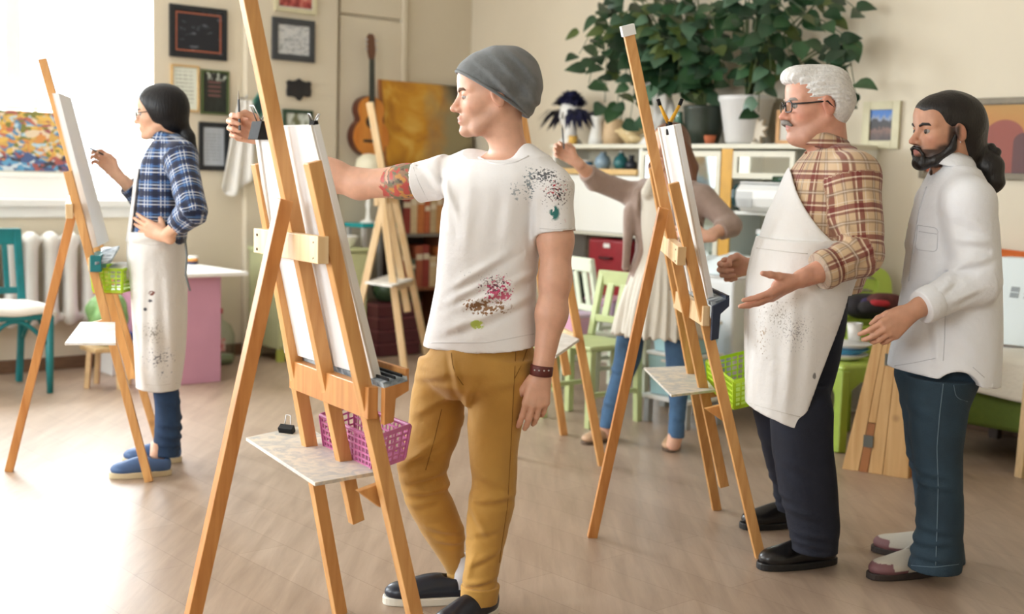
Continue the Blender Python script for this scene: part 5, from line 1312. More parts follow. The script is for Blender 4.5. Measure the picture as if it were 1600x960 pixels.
MB().prism([lb_ + wid * .04 + fr * .02 + Vector((0, 0, .038)), lb_ + wid * .04 + fr * .095 + Vector((0, 0, .038)), lb_ + wid * .04 + fr * .095 + Vector((0, 0, .01)), lb_ + wid * .04 + fr * .055 + Vector((0, 0, .0)), lb_ + wid * .04 + fr * .05 + Vector((0, 0, -.06)), lb_ + wid * .04 + fr * .02 + Vector((0, 0, -.06))], wid * .02).build('bracket', 'easel_dark', e1, bevel=.002)
# canvas resting on the ledge
def leg_pt(f_, z, off):    # f_ across the frame (0 = left leg, 1 = right leg), off in front of it
    return on_leg(L0, L1, z).lerp(on_leg(R0, R1, z), f_) + fr * off
cz0, cz1 = zl + .052, 1.46
cv, c8 = canvas_on('large white canvas on the foreground easel, seen from behind', cz0, cz1, (399, 489), (447, 586), .025)
p0 = leg_pt(.5, cz1 + .0, .036)
binder_clip('binder_clip', 'large black binder clip at the top of the big canvas by the mast', c8[4].lerp(c8[5], .13) - fr * .004, wid, (0, 0, 1), .062, 0)
binder_clip('binder_clip', 'small black binder clip at the right end of the big canvas', c8[4].lerp(c8[5], .96) + fr * .01 + Vector((0, 0, .003)), wid, (0, 0, 1), .026, 0)
# palette shelf, bracket, clip and pink basket
zs = .535
S = [fl(384, 686, zs), fl(492, 757, zs), fl(592, 739, zs), fl(478, 666, zs)]
MB().hexa([p - Vector((0, 0, .006)) for p in S] + [p + Vector((0, 0, .004)) for p in S]).build('palette_shelf', 'palette_board', e1, bevel=.001)
r_ = on_leg(R0, R1, zs - .03)
MB().prism([r_ - wid * .03 + Vector((0, 0, .018)), r_ - wid * .03 - fr * .07 + Vector((0, 0, .018)), r_ - wid * .03 + fr * .0 + Vector((0, 0, -.05))], -wid * .022).build('shelf_bracket', 'easel_face', e1, bevel=.002)
l_ = on_leg(L0, L1, zs - .03)
MB().prism([l_ + wid * .03 + Vector((0, 0, .018)), l_ + wid * .03 - fr * .07 + Vector((0, 0, .018)), l_ + wid * .03 + Vector((0, 0, -.05))], wid * .022).build('shelf_bracket', 'easel_face', e1, bevel=.002)
binder_clip('binder_clip', 'black binder clip lying flat on the palette shelf', fl(449, 671, zs + .012), wid + Vector((.4, .4, 0)), Vector((0, .5, .2)), .05, 0)
mat('basket_pink', srgb(196, 112, 158), .4)
KZ = .53
ba, bb = on_leg(L0, L1, KZ).lerp(on_leg(R0, R1, KZ), .06) + fr * .035, on_leg(R0, R1, KZ) + fr * .035 - wid * .125
basket('mesh_basket', 'pink plastic mesh basket on the foreground easel', [ba, bb, bb + fr * .105, ba + fr * .105], .092, 'basket_pink')
for f_ in (.25, .75):
    p = ba.lerp(bb, f_); MB().bar(p - fr * .045 - Vector((0, 0, .012)), p + fr * .14 - Vector((0, 0, .012)), .02, .02, Vector((0, 0, 1))).build('basket_rail', 'easel_face', e1)

# --- middle easel -----------------------------------------------------------------
L0, R0, B0 = fl(1120, 797), fl(1188, 872), fl(925, 840)
L1, R1 = at(1021, 262, 4.78), at(1052, 286, 4.28)
M0 = at(1131, 760, 4.66); M1 = at(980, 42, 4.40)
B1 = at(1037, 325, 4.44)
e3, wid, nrm = easel('pine studio easel between the beanie man and the man in plaid', L0, L1, R0, R1, M0, M1, B0, B1, .036, .030, .82)
fr = -nrm
tipd = (M1 - M0).normalized()
MB().bar(M1 - tipd * .03, M1 + tipd * .006, .036, .046, wid).build('paint_tip', mat('tip_white', srgb(226, 226, 222), .6), e3)
zl = .885
la, lb_ = on_leg(L0, L1, zl), on_leg(R0, R1, zl)
MB().bar(la - wid * .02, lb_ + wid * .035, .07, .026, Vector((0, 0, 1))).build('ledge_board', 'easel_light', e3, bevel=.003)
mat('tray_navy', srgb(24, 38, 62), .4)
MB().bar(la + fr * .042 + Vector((0, 0, .04)), lb_ + fr * .042 + Vector((0, 0, .04)) + wid * .05, .055, .014, fr).build('tray_floor', 'tray_paint', e3)
MB().bar(la + fr * .07 + Vector((0, 0, .04)), lb_ + fr * .07 + Vector((0, 0, .04)) + wid * .05, .035, .012, Vector((0, 0, 1))).build('tray_lip', 'tray_navy', e3)
MB().prism([lb_ + wid * .04 + fr * .015 + Vector((0, 0, .034)), lb_ + wid * .04 + fr * .075 + Vector((0, 0, .05)), lb_ + wid * .04 + fr * .075 + Vector((0, 0, .02)), lb_ + wid * .04 + fr * .045 + Vector((0, 0, .0)), lb_ + wid * .04 + fr * .042 + Vector((0, 0, -.085)), lb_ + wid * .04 + fr * .015 + Vector((0, 0, -.085))], wid * .02).build('bracket', 'tray_navy', e3, bevel=.002)
cz0, cz1 = zl + .048, 1.53
cv, c8 = canvas_on('narrow white canvas on the middle easel, seen almost edge on', cz0, cz1, (1030, 1055), (1079, 1107), .026)
mat('handle_yellow', srgb(226, 170, 40), .4)
pc = c8[4].lerp(c8[5], .45) + fr * .01
sc = thing('spring_clamp', 'black spring clamp with yellow handles on top of the middle canvas', 'clip', pc)
al = wid; uu = Vector((0, 0, 1))
for sg in (-1, 1):
    MB().bar(pc + al * sg * .004 - uu * .03, pc + al * sg * .02 + uu * .012, .014, .02, fr).build('jaw', 'clip_black', sc, bevel=.003)
    MB().tube([pc + al * sg * .012 + uu * .01, pc + RIGHT * sg * .016 + uu * .035, pc + RIGHT * sg * .036 + uu * .075], [.007, .0065, .005], 8).build('handle', 'handle_yellow', sc, smooth=True)
    MB().tube([pc + RIGHT * sg * .034 + uu * .07, pc + RIGHT * sg * .042 + uu * .092], .0065, 8).build('handle_tip', 'clip_black', sc, smooth=True)
S = [fl(1006, 576, .58), fl(1049, 619, .58), fl(1118, 611, .58), fl(1086, 573, .58)]
MB().hexa([p - Vector((0, 0, .005)) for p in S] + [p + Vector((0, 0, .004)) for p in S]).build('palette_shelf', 'palette_board', e3, bevel=.001)
r_ = on_leg(R0, R1, .55)
MB().prism([r_ - wid * .03 + Vector((0, 0, .012)), r_ - wid * .03 - fr * .07 + Vector((0, 0, .012)), r_ - wid * .03 + Vector((0, 0, -.05))], -wid * .022).build('shelf_bracket', 'easel_face', e3, bevel=.002)
l_ = on_leg(L0, L1, .55)
MB().prism([l_ + wid * .03 + Vector((0, 0, .012)), l_ + wid * .03 - fr * .07 + Vector((0, 0, .012)), l_ + wid * .03 + Vector((0, 0, -.05))], wid * .022).build('shelf_bracket', 'easel_face', e3, bevel=.002)
mat('basket_lime', srgb(184, 220, 40), .4)
KZ = .535
ba, bb = on_leg(L0, L1, KZ) + fr * .04 + wid * .10, on_leg(R0, R1, KZ) + fr * .04 - wid * .05
basket('mesh_basket', 'lime green mesh basket on the middle easel', [ba, bb, bb + fr * .16, ba + fr * .16], .10, 'basket_lime')
for f_ in (.2, .8):
    p = ba.lerp(bb, f_); MB().bar(p - fr * .04 - Vector((0, 0, .012)), p + fr * .15 - Vector((0, 0, .012)), .02, .02, Vector((0, 0, 1))).build('basket_rail', 'easel_face', e3)

# --- easel of the woman at the window ----------------------------------------------
L0, R0, B0 = fl(250, 700), fl(233, 753), fl(14, 737)          # L = far leg, R = near leg
L1, R1 = at(112, 240, 5.72), at(106, 268, 5.28)
M0 = at(207, 592, 5.55); M1 = at(66, 92, 5.46)
B1 = at(117, 318, 5.36)
e2, wid, nrm = easel('pine studio easel at the window, used by the woman in the apron', L0, L1, R0, R1, M0, M1, B0, B1, .035, .030, .88)
fr = -nrm
zl = .93
la, lb_ = on_leg(L0, L1, zl), on_leg(R0, R1, zl)
MB().bar(la - wid * .02, lb_ + wid * .03, .06, .026, Vector((0, 0, 1))).build('ledge_board', 'easel_light', e2, bevel=.003)
MB().bar(la + fr * .02 + Vector((0, 0, .0)), lb_ + fr * .02 + wid * .05, .07, .045, Vector((0, 0, 1))).build('tray_lip', 'teal_paint', e2, bevel=.003)
T4 = [at(148, 410, 5.22), at(174, 406, 5.26), at(187, 384, 5.44), at(162, 389, 5.48)]
MB().hexa([p - Vector((0, 0, .012)) for p in T4] + T4).build('tray_floor', 'tray_paint', e2, bevel=.002)
cz0, cz1 = zl + .06, 1.64
cv, c8 = canvas_on('white canvas on the window easel, turned to the woman in plaid', cz0, cz1, (104, 84), (164, 146), .026)
S = [fl(126, 505, .70), fl(101, 538, .70), fl(181, 538, .70), fl(180, 505, .70)]
MB().hexa([p - Vector((0, 0, .005)) for p in S] + [p + Vector((0, 0, .004)) for p in S]).build('palette_shelf', 'palette_plain', e2, bevel=.001)
r_ = on_leg(R0, R1, .68)
MB().prism([r_ - wid * .03 + Vector((0, 0, .018)), r_ - wid * .03 - fr * .07 + Vector((0, 0, .018)), r_ - wid * .03 + Vector((0, 0, -.05))], -wid * .022).build('shelf_bracket', 'easel_face', e2, bevel=.002)
KC = at(181, 452, 5.42)
kx = Vector((.12, .0, 0)); ky = Vector((.0, .22, 0))
basket('mesh_basket', 'lime green mesh basket on the window easel beside the apron', [KC - kx * .5 - ky * .5, KC + kx * .5 - ky * .5, KC + kx * .5 + ky * .5, KC - kx * .5 + ky * .5], .095, 'basket_lime')
for d in (-.07, .07):
    MB().bar(Vector((KC.x - .075, KC.y + d, KC.z - .008)), Vector((KC.x + .05, KC.y + d, KC.z - .008)), .014, .014, Vector((0, 0, 1))).build('basket_rail', 'easel_face', e2)
rg = at(193, 408, 5.42)
tag(MB().grid(blob(rg - Vector((0, 0, .045)), .05, .07, .04, .15, 2), 22, 12).build('paint_rag', 'towel_white', None, smooth=True, origin=rg), 'white crumpled rag in the lime basket at the window', 'rag')

# --- small easel by the guitar -----------------------------------------------------
L0, R0, B0 = fl(633, 583), fl(668, 558), fl(540, 577)
L1, R1 = at(596, 300, 8.35), at(613, 292, 8.75)
M0 = at(637, 487, 8.75); M1 = at(578, 160, 8.55)
B1 = at(598, 322, 8.55)
e4, wid, nrm = easel('pale wooden easel standing empty in front of the guitar', L0, L1, R0, R1, M0, M1, B0, B1,   .046, .03, .96, mats=('easel_light', 'easel_light', 'easel_light', 'easel_light'))
S = [at(570, 441, 8.3), at(612, 447, 8.32), at(645, 436, 8.8), at(610, 432, 8.9)]
zz = sum(p.z for p in S) / 4
S = [fl(570, 442, zz), fl(612, 448, zz), fl(646, 437, zz), fl(606, 431, zz)]
MB().hexa([p - Vector((0, 0, .006)) for p in S] + [p + Vector((0, 0, .006)) for p in S]).build('palette_shelf', 'palette_plain', e4)
MB().bar(on_leg(L0, L1, zz - .03), on_leg(R0, R1, zz - .03), .05, .02, Vector((0, 0, 1))).build('ledge_board', 'easel_light', e4)

# --- easel behind the man with the beanie -------------------------------------------
L0, R0, B0 = fl(881, 680), fl(941, 728), fl(800, 716)
L1, R1 = at(829, 330, 6.3), at(868, 330, 5.75)
M0 = at(886, 586, 6.15); M1 = at(815, 178, 5.95)
B1 = at(838, 350, 6.0)
e5, wid, nrm = easel('pine easel mostly hidden behind the man with the grey beanie', L0, L1, R0, R1, M0, M1, B0, B1, .038, .03, .9, mats=('easel_face', 'easel_face', 'easel_face', 'easel_face'))
fr = -nrm
S = [fl(842, 545, .62), fl(868, 558, .62), fl(905, 532, .62), fl(880, 522, .62)]
MB().hexa([p - Vector((0, 0, .006)) for p in S] + [p + Vector((0, 0, .006)) for p in S]).build('palette_shelf', 'palette_plain', e5)
MB().bar(on_leg(L0, L1, .59), on_leg(R0, R1, .59), .05, .02, Vector((0, 0, 1))).build('ledge_board', 'easel_light', e5)
pk = at(891, 432, 5.9)
binder_clip('binder_clip', 'dark clip on the leg of the easel behind the hanging arm', pk, wid, (0, 0, 1), .035, 0)
# ================================================================== people: smooth solids on a grid
UPV = np.array([0, 0, 1.0])
def V3(p): return np.array([p[0], p[1], p[2]], dtype=np.float64)
def unit(v): v = np.asarray(v, float); return v / (np.linalg.norm(v) + 1e-12)
class Field:
    def __init__(s, lo, hi, h):
        s.h = h; s.lo = np.asarray(lo, float) - 3 * h
        s.n = (np.ceil((np.asarray(hi, float) + 3 * h - s.lo) / h)).astype(int) + 1
        s.D = np.full(s.n, .5, np.float32)
        s.ax = [(s.lo[i] + h * np.arange(s.n[i])).astype(np.float32) for i in range(3)]
    def _sl(s, lo, hi):
        a = np.clip(np.floor((lo - s.lo) / s.h).astype(int), 0, s.n); b = np.clip(np.ceil((hi - s.lo) / s.h).astype(int) + 1, 0, s.n)
        return tuple(slice(x, y) for x, y in zip(a, b))
    def op(s, fn, lo, hi, k=.01, mode='u'):
        pad = k + 4 * s.h
        sl = s._sl(np.asarray(lo) - pad, np.asarray(hi) + pad)
        if any(q.stop <= q.start for q in sl): return s
        X = s.ax[0][sl[0]][:, None, None]; Y = s.ax[1][sl[1]][None, :, None]; Z = s.ax[2][sl[2]][None, None, :]
        d = fn(X, Y, Z).astype(np.float32); c = s.D[sl]
        if mode == 'u':
            h = np.clip(.5 + .5 * (c - d) / k, 0, 1); s.D[sl] = c + (d - c) * h - k * h * (1 - h)
        elif mode == 's':
            d = -d; h = np.clip(.5 - .5 * (c - d) / k, 0, 1); s.D[sl] = c + (d - c) * h + k * h * (1 - h)
        return s
    def cone(s, a, b, ra, rb, k=.01, mode='u', caps=False, flat=None):
        a, b = V3(a), V3(b); ab = b - a; L2 = float(ab @ ab); R = max(ra, rb); fd = None
        if flat is not None: fd = unit(flat[0]); fr_ = flat[1]
        def fn(X, Y, Z):
            dx, dy, dz = X - a[0], Y - a[1], Z - a[2]
            tu = (dx * ab[0] + dy * ab[1] + dz * ab[2]) / L2; t = np.clip(tu, 0, 1)
            qx, qy, qz = dx - t * ab[0], dy - t * ab[1], dz - t * ab[2]
            if caps: qx, qy, qz = dx - tu * ab[0], dy - tu * ab[1], dz - tu * ab[2]
            q2 = qx * qx + qy * qy + qz * qz
            if fd is not None:
                w = qx * fd[0] + qy * fd[1] + qz * fd[2]; q2 = q2 + w * w * (1 / fr_ ** 2 - 1)
            d = np.sqrt(q2) - (ra + (rb - ra) * t)
            if caps: d = np.maximum(d, np.maximum(-tu, tu - 1) * math.sqrt(L2))
            return d
        return s.op(fn, np.minimum(a, b) - R * 1.0, np.maximum(a, b) + R, k, mode)
    def chain(s, pts, rs, k=.01, mode='u', **kw):
        for i in range(len(pts) - 1): s.cone(pts[i], pts[i + 1], rs[i], rs[i + 1], k, mode, **kw)
        return s
    def ell(s, c, r, k=.01, mode='u', R=None):
        c = V3(c); r = np.asarray(r, float); R = np.eye(3) if R is None else np.asarray(R, float)   # rows = axes
        m = float(r.max())
        def fn(X, Y, Z):
            dx, dy, dz = X - c[0], Y - c[1], Z - c[2]; k0 = 0; k1 = 0
            for i in range(3):
                u = (dx * R[i][0] + dy * R[i][1] + dz * R[i][2]); k0 = k0 + (u / r[i]) ** 2; k1 = k1 + (u / r[i] ** 2) ** 2
            k0 = np.sqrt(k0); k1 = np.sqrt(k1) + 1e-6
            return k0 * (k0 - 1) / k1
        return s.op(fn, c - m, c + m, k, mode)
    def zloft(s, st, k=.02, mode='u', p=2.0, grow=0.0, z0=None, z1=None):
        """stations (z, cx, cy, rx, ry, yaw); ellipse sections stacked in height"""
        st = sorted(st, key=lambda q: q[0]); A = np.array(st, float)
        za, zb = A[0, 0] if z0 is None else z0, A[-1, 0] if z1 is None else z1
        R = A[:, 3:5].max() + abs(grow)
        lo = np.array([A[:, 1].min() - R, A[:, 2].min() - R, za]); hi = np.array([A[:, 1].max() + R, A[:, 2].max() + R, zb])
        def fn(X, Y, Z):
            zz = Z.ravel()
            fine = np.linspace(A[0, 0], A[-1, 0], 160); q = []
            for j in range(1, 6):
                v = np.interp(fine, A[:, 0], A[:, j]); kk = np.hanning(19); kk /= kk.sum()
                v = np.convolve(np.pad(v, 9, mode='edge'), kk, 'valid'); q.append(np.interp(zz, fine, v)[None, None, :])
            cx, cy, rx, ry, yw = q; rx = rx + grow; ry = ry + grow
            c, s_ = np.cos(yw), np.sin(yw); dx, dy = X - cx, Y - cy
            u = np.abs(dx * c + dy * s_) / rx; v = np.abs(-dx * s_ + dy * c) / ry
            e = (u ** p + v ** p) ** (1 / p) + 1e-6
            # distance approximated with the gradient of the section
            g = np.sqrt((u / rx) ** 2 + (v / ry) ** 2) / np.maximum(np.sqrt(u * u + v * v), 1e-4)
            d = (e - 1) / np.maximum(g, 1e-3)
            return np.maximum(d, np.maximum(za - Z, Z - zb))
        return s.op(fn, lo, hi, k, mode)
    def cut(s, pt, n, k=.004):
        """remove what lies on the side the normal points to"""
        pt, n = V3(pt), unit(n)
        d = (s.ax[0] - pt[0])[:, None, None] * n[0] + (s.ax[1] - pt[1])[None, :, None] * n[1] + (s.ax[2] - pt[2])[None, None, :] * n[2]
        s.D = np.maximum(s.D, d.astype(np.float32)); return s
    def ripple(s, fn, band=.03):
        I = np.nonzero(np.abs(s.D) < band)
        P = np.stack([s.ax[i][I[i]] for i in range(3)], 1).astype(np.float64)
        s.D[I] += fn(P).astype(np.float32); return s
    def mesh(s):
        D = s.D; ins = D < 0; n = s.n
        def c8(A, i, j, k): return A[i:n[0] - 1 + i, j:n[1] - 1 + j, k:n[2] - 1 + k]
        cnt = np.zeros(n - 1, np.int8)
        for i in (0, 1):
            for j in (0, 1):
                for k in (0, 1): cnt += c8(ins, i, j, k)
        act = np.nonzero((cnt > 0) & (cnt < 8)); m = len(act[0])
        idx = np.full(n - 1, -1, np.int32); idx[act] = np.arange(m)
        acc = np.zeros((m, 3)); w = np.zeros(m); C = {}
        for i in (0, 1):
            for j in (0, 1):
                for k in (0, 1): C[i, j, k] = D[act[0] + i, act[1] + j, act[2] + k].astype(np.float64)
        for a in C:
            for ax in range(3):
                if a[ax]: continue
                b = list(a); b[ax] = 1; b = tuple(b); d0, d1 = C[a], C[b]
                x = (d0 < 0) != (d1 < 0); t = np.where(x, d0 / np.where(x, d0 - d1, 1), 0)
                p = np.array(a, float)[None, :].repeat(m, 0); p[:, ax] = t
                acc += p * x[:, None]; w += x
        P = s.lo + (np.stack(act, 1) + acc / w[:, None]) * s.h
        F_ = []
        for ax in range(3):
            o = [slice(1, -1)] * 3; o[ax] = slice(0, -1)
            o2 = list(o); o2[ax] = slice(1, None)
            e = np.nonzero(ins[tuple(o)] != ins[tuple(o2)])
            base = [e[0], e[1], e[2]]
            for q in range(3):
                if q != ax: base[q] = base[q] + 1
            u, v = (ax + 1) % 3, (ax + 2) % 3
            def cell(du, dv):
                c = [base[0], base[1], base[2]]; c[u] = c[u] - du; c[v] = c[v] - dv; return idx[tuple(c)]
            qd = np.stack([cell(1, 1), cell(0, 1), cell(0, 0), cell(1, 0)], 1)
            fl_ = ~ins[tuple(o)][e]
            qd[fl_] = qd[fl_][:, ::-1]
            F_.append(qd)
        return P, np.concatenate(F_)
def waves(seed, n, f0, f1, amp, squash=(1, 1, 1)):
    r = np.random.default_rng(seed); K = r.normal(size=(n, 3)); K /= np.linalg.norm(K, axis=1)[:, None]
    K *= np.exp(r.uniform(np.log(f0), np.log(f1), n))[:, None] * np.asarray(squash); ph = r.uniform(0, 6.28, n)
    def f(P):
        q = P @ K.T + ph; q = q + .8 * np.sin(q[:, ::-1] * .7)
        return amp * np.sin(q).sum(1) / math.sqrt(n)
    return f
def creases(ls, Y):
    """cloth folds along straight runs: (x1, y1, x2, y2, height, width) on the side turned to the viewer"""
    seg = []
    for l in ls:
        yy = l[6] if len(l) > 6 else Y
        seg.append((V3(at(l[0], l[1], yy)), V3(at(l[2], l[3], yy)), l[4], l[5]))
    def f(P):
        out = np.zeros(len(P)); Q = P[:, [0, 2]]
        for a, b, amp, w in seg:
            a, b = a[[0, 2]], b[[0, 2]]; ab = b - a; t = np.clip(((Q - a) @ ab) / (ab @ ab), 0, 1); dv = Q - a - t[:, None] * ab
            d = dv[:, 0] * ab[1] / np.linalg.norm(ab) - dv[:, 1] * ab[0] / np.linalg.norm(ab); e = np.sqrt((dv ** 2).sum(1)); sg = np.sign(d)
            fade = np.sin(math.pi * np.clip(t, .04, .96)) ** .5
            out += amp * fade * (-np.exp(-(e / w) ** 2) + .75 * np.exp(-((d - w * 1.5) / w) ** 2) * (e < w * 4))
        return out
    return f
def bump_at(P, c, r): return np.exp(-((P - V3(c)) ** 2).sum(1) / (2 * r * r))
def rows(rr, Y, yaw=0.0, asp=1.0, yaw1=None):
    """[(py, xl, xr[, Y])] silhouettes -> stations; asp = width / depth of the section, yaw = direction of its wide axis"""
    out = []
    for r in rr:
        yy = r[3] if len(r) > 3 else Y
        a, b = at(r[1], r[0], yy), at(r[2], r[0], yy); hw = (b - a).length / 2; c = (a + b) / 2
        ry = hw / math.sqrt((asp * math.cos(yaw)) ** 2 + math.sin(yaw) ** 2)
        out.append((c.z, c.x, c.y, asp * ry, ry, yaw))
    return out
def shrink(st, d): return [(a, b, c, max(r1 - d, .02), max(r2 - d, .02), w) for a, b, c, r1, r2, w in st]

from mathutils.bvhtree import BVHTree
def surf_line(o, runs, r, m, name, lift=.0004):
    """stitched seams: thin cords laid on the cloth where the sight lines of the given points meet it"""
    me = o.data; M_ = xf(o.parent)
    bv = BVHTree.FromPolygons([M_ @ v.co for v in me.vertices], [tuple(p.vertices) for p in me.polygons])
    for pts in runs:
        out = []
        for i in range(len(pts) - 1):
            n = max(2, int(math.hypot(pts[i + 1][0] - pts[i][0], pts[i + 1][1] - pts[i][1]) / 5))
            for k in range(n + (i == len(pts) - 2)):
                t = k / n; d = ray(pts[i][0] + (pts[i + 1][0] - pts[i][0]) * t, pts[i][1] + (pts[i + 1][1] - pts[i][1]) * t).normalized()
                h = bv.ray_cast(CAM, d)
                if h[0] is not None: out.append(h[0] + h[1] * lift if h[1].dot(d) < 0 else h[0] - h[1] * lift)
        if len(out) > 2:
            sm = [out[0]] + [(out[i - 1] + out[i] + out[i + 1]) / 3 for i in range(1, len(out) - 1)] + [out[-1]]
            MB().tube(sm, r, 5).build(name, m, o, smooth=True)
class Head:
    def __init__(s, o, fwd, up=(0, 0, 1), size=1.0):
        s.o = V3(o); s.f = unit(fwd); u = np.asarray(up, float); s.l = unit(np.cross(u, s.f)); s.u = np.cross(s.f, s.l); s.s = size
    def w(s, x, y, z): return s.o + s.s * (x * s.f + y * s.l + z * s.u)
    def loc(s, P): q = (P - s.o) / s.s; return np.stack([q @ s.f, q @ s.l, q @ s.u], 1)
    def R(s): return np.stack([s.f, s.l, s.u])
    def build(s, F_, neck, jaw=1.0, nose=1.0, brow=1.0, chin=1.0, neck_r=.055, lid=0.0):
        S = s.s; W = s.w; R = s.R(); E = lambda c, r, k=.012, mode='u': F_.ell(W(*c), [q * S for q in r], k * S, mode, R)
        E((-.012, 0, .032), (.099, .075, .088), .02)
        E((.030, 0, -.028), (.066, .060, .085), .03)
        E((.056, 0, .054), (.045, .056, .05), .03)
        for y in (-1, 1):
            F_.cone(W(-.012, y * .052 * jaw, -.045), W(.05, y * .030 * jaw, -.095), .02 * S, .020 * S, .022 * S)
            E((.054, y * .042, -.022), (.028, .02, .024), .02)
            F_.cone(W(.088, y * .012, .021), W(.068, y * .048, .022), .010 * S * brow, .009 * S * brow, .014 * S)
        E((.072 + .006 * chin, 0, -.099), (.024, .026, .019), .018)
        for y in (-1, 1): E((.101, y * .031, .0), (.018, .019, .0115), .014, 's')
        F_.cone(W(.089, 0, .012), W(.112, 0, -.028), .0075 * S, .0095 * S * nose, .010 * S)
        E((.113, 0, -.033), (.0135 * nose, .011, .0105), .007)
        for y in (-1, 1): E((.100, y * .0125, -.037), (.012, .0075, .008), .006)
        E((.080, 0, -.066), (.020, .026, .022), .014)
        E((.0965, 0, -.0605), (.010, .021, .0055), .006); E((.0945, 0, -.0725), (.0105, .019, .0065), .006)
        F_.cone(W(.108, .018, -.0665), W(.108, -.018, -.0665), .0028 * S, .0028 * S, .005 * S, 's')
        for y in (-1, 1):      # eyelids and ears
            E((.0785, y * .031, .0105 - lid), (.0140, .0155, .0095), .003); E((.0765, y * .031, -.0125), (.0135, .0145, .0075), .005)
            Re = np.stack([unit(s.f * .92 + s.l * y * -.30 - s.u * .2), unit(s.l * y), unit(s.u)])
            F_.ell(W(-.010, y * .079, -.004), np.array([.019, .0085, .031]) * S, .006 * S, 'u', Re)
            F_.ell(W(-.007, y * .088, -.0), np.array([.010, .006, .017]) * S, .005 * S, 's', Re)
        F_.chain([W(-.03, 0, -.03), W(-.028, 0, -.085), V3(neck)], [.058 * S, neck_r * S, neck_r * 1.12 * S], .025)
    def eyes(s, parent, iris=(.12, .07, .04)):
        for y in (-1, 1):
            c = s.w(.0785, y * .031, -.0005); r = .0128 * s.s
            n = 14; vs = []; fs = []; tint = []
            for i in range(n + 1):
                t = math.pi * i / n
                for j in range(n):
                    a = 2 * math.pi * j / n
                    d = s.f * math.cos(t) + (s.l * math.cos(a) + s.u * math.sin(a)) * math.sin(t)
                    vs.append(c + d * (r * (1.03 if t < .6 else 1.0))); tint.append(iris if t > .22 and t < .72 else ((.01, .01, .01) if t <= .22 else (.38, .34, .32)))
            for i in range(n):
                for j in range(n): fs.append((i * n + j, i * n + (j + 1) % n, (i + 1) * n + (j + 1) % n, (i + 1) * n + j))
            mesh_obj('eye', vs, fs, 'eye_mat', parent, True, np.array(tint))
    def brows(s, parent, m, th=.0045, fall=0.0):
        for y in (-1, 1):
            MB().tube([s.w(.0985, y * .014, .017), s.w(.0965, y * .028, .0225), s.w(.0865, y * .043, .022), s.w(.074, y * .052, .016 - fall)], [th * s.s * .9, th * s.s * 1.1, th * s.s, th * .4 * s.s], 8).build('eyebrow', m, parent, smooth=True)
attr_mat('eye_mat', rough=.3)
def skin_tint(H, P, base, lip, blush=None, beard=None, beard_col=None, hairline=None):
    q = H.loc(P); c = np.tile(np.array(base), (len(P), 1)); near = (np.abs(q) < .2).all(1)
    def mix(w, col):
        w = np.clip(w, 0, 1)[:, None]; c[:] = c * (1 - w) + np.array(col) * w
    g = lambda x, y, z, rx, ry, rz: np.exp(-(((q[:, 0] - x) / rx) ** 2 + ((q[:, 1] - y) / ry) ** 2 + ((q[:, 2] - z) / rz) ** 2))
    bl = blush or (base[0] * .95, base[1] * .72, base[2] * .68)
    for y in (-1, 1):
        mix(.45 * g(.07, y * .045, -.03, .03, .02, .02), bl); mix(.5 * g(-.008, y * .083, -.005, .03, .015, .03), bl)
    mix(.5 * g(.118, 0, -.035, .015, .015, .015), bl)
    if beard is not None:
        w = beard(q) * near; mix(w, beard_col)
    mix(1.4 * g(.104, 0, -.0665, .012, .019, .0085), lip)
    return c
def hand(F_, wrist, d, palm, side, s=1.0, curl=(.5, .6, .65, .7), spread=.06, thumb=.3, k=.004, wr=.028, thumb_out=1.0):
    """five fingers; side +1 right hand, -1 left; curl in radians per joint"""
    x = unit(d); z = -np.asarray(palm, float); z = unit(z - x * (z @ x)); y = np.cross(z, x); o = V3(wrist); T = y * side
    W = lambda a, b, c: o + s * (a * x + b * T + c * z)
    F_.cone(W(-.03, 0, 0), W(.02, 0, 0), wr * s * .95, .026 * s, .012, flat=(z, .78))
    kn = [(.088, .030, .003), (.092, .010, .006), (.088, -.010, .004), (.080, -.028, -.001)]
    for i, kp in enumerate(kn):
        F_.cone(W(.008, kp[1] * .5, -.002), W(*kp), .016 * s, .0125 * s, .010)
    F_.ell(W(.045, .026, -.012), np.array([.034, .016, .014]) * s, .01, 'u', np.stack([x, T, z]))
    Ls = [(.042, .026, .021), (.046, .029, .022), (.042, .027, .021), (.033, .021, .019)]; tips = []
    for i, kp in enumerate(kn):
        p = W(*kp); a = 0; sp = (1.5 - i) * spread
        r0 = [.0098, .0101, .0096, .0086][i] * s
        for j, L in enumerate(Ls[i]):
            a += curl[i] * (.9 if j == 0 else 1.0 if j == 1 else .7)
            dd = unit(x * math.cos(a) * math.cos(sp) + T * math.sin(sp) * max(0.2, math.cos(a)) - z * math.sin(a))
            q = p + dd * L * s; F_.cone(p, q, r0 * (1 - .10 * j), r0 * (.93 - .10 * j), k); p = q
        tips.append(p)
    p = W(.018, .020, -.010); a = .75 * thumb_out
    for j, (L, r0, r1) in enumerate(((.042, .0155, .0125), (.032, .0118, .0108), (.026, .0106, .0082))):
        b = thumb * (j * .7)
        dd = unit(x * math.cos(a) + T * math.sin(a) - z * (.28 + .6 * thumb * j)); q = p + dd * L * s
        F_.cone(p, q, r0 * s, r1 * s, .006); p = q; a -= thumb * .8
    return tips, p
def pbox(x0, y0, x1, y1, Y0, Y1, pad=.03):
    return bounds(*[at(x, y, Y) for x in (x0, x1) for y in (y0, y1) for Y in (Y0, Y1)], pad=pad)
def bounds(*pts, pad=.08):
    A = np.array([V3(p) for p in pts]); return A.min(0) - pad, A.max(0) + pad
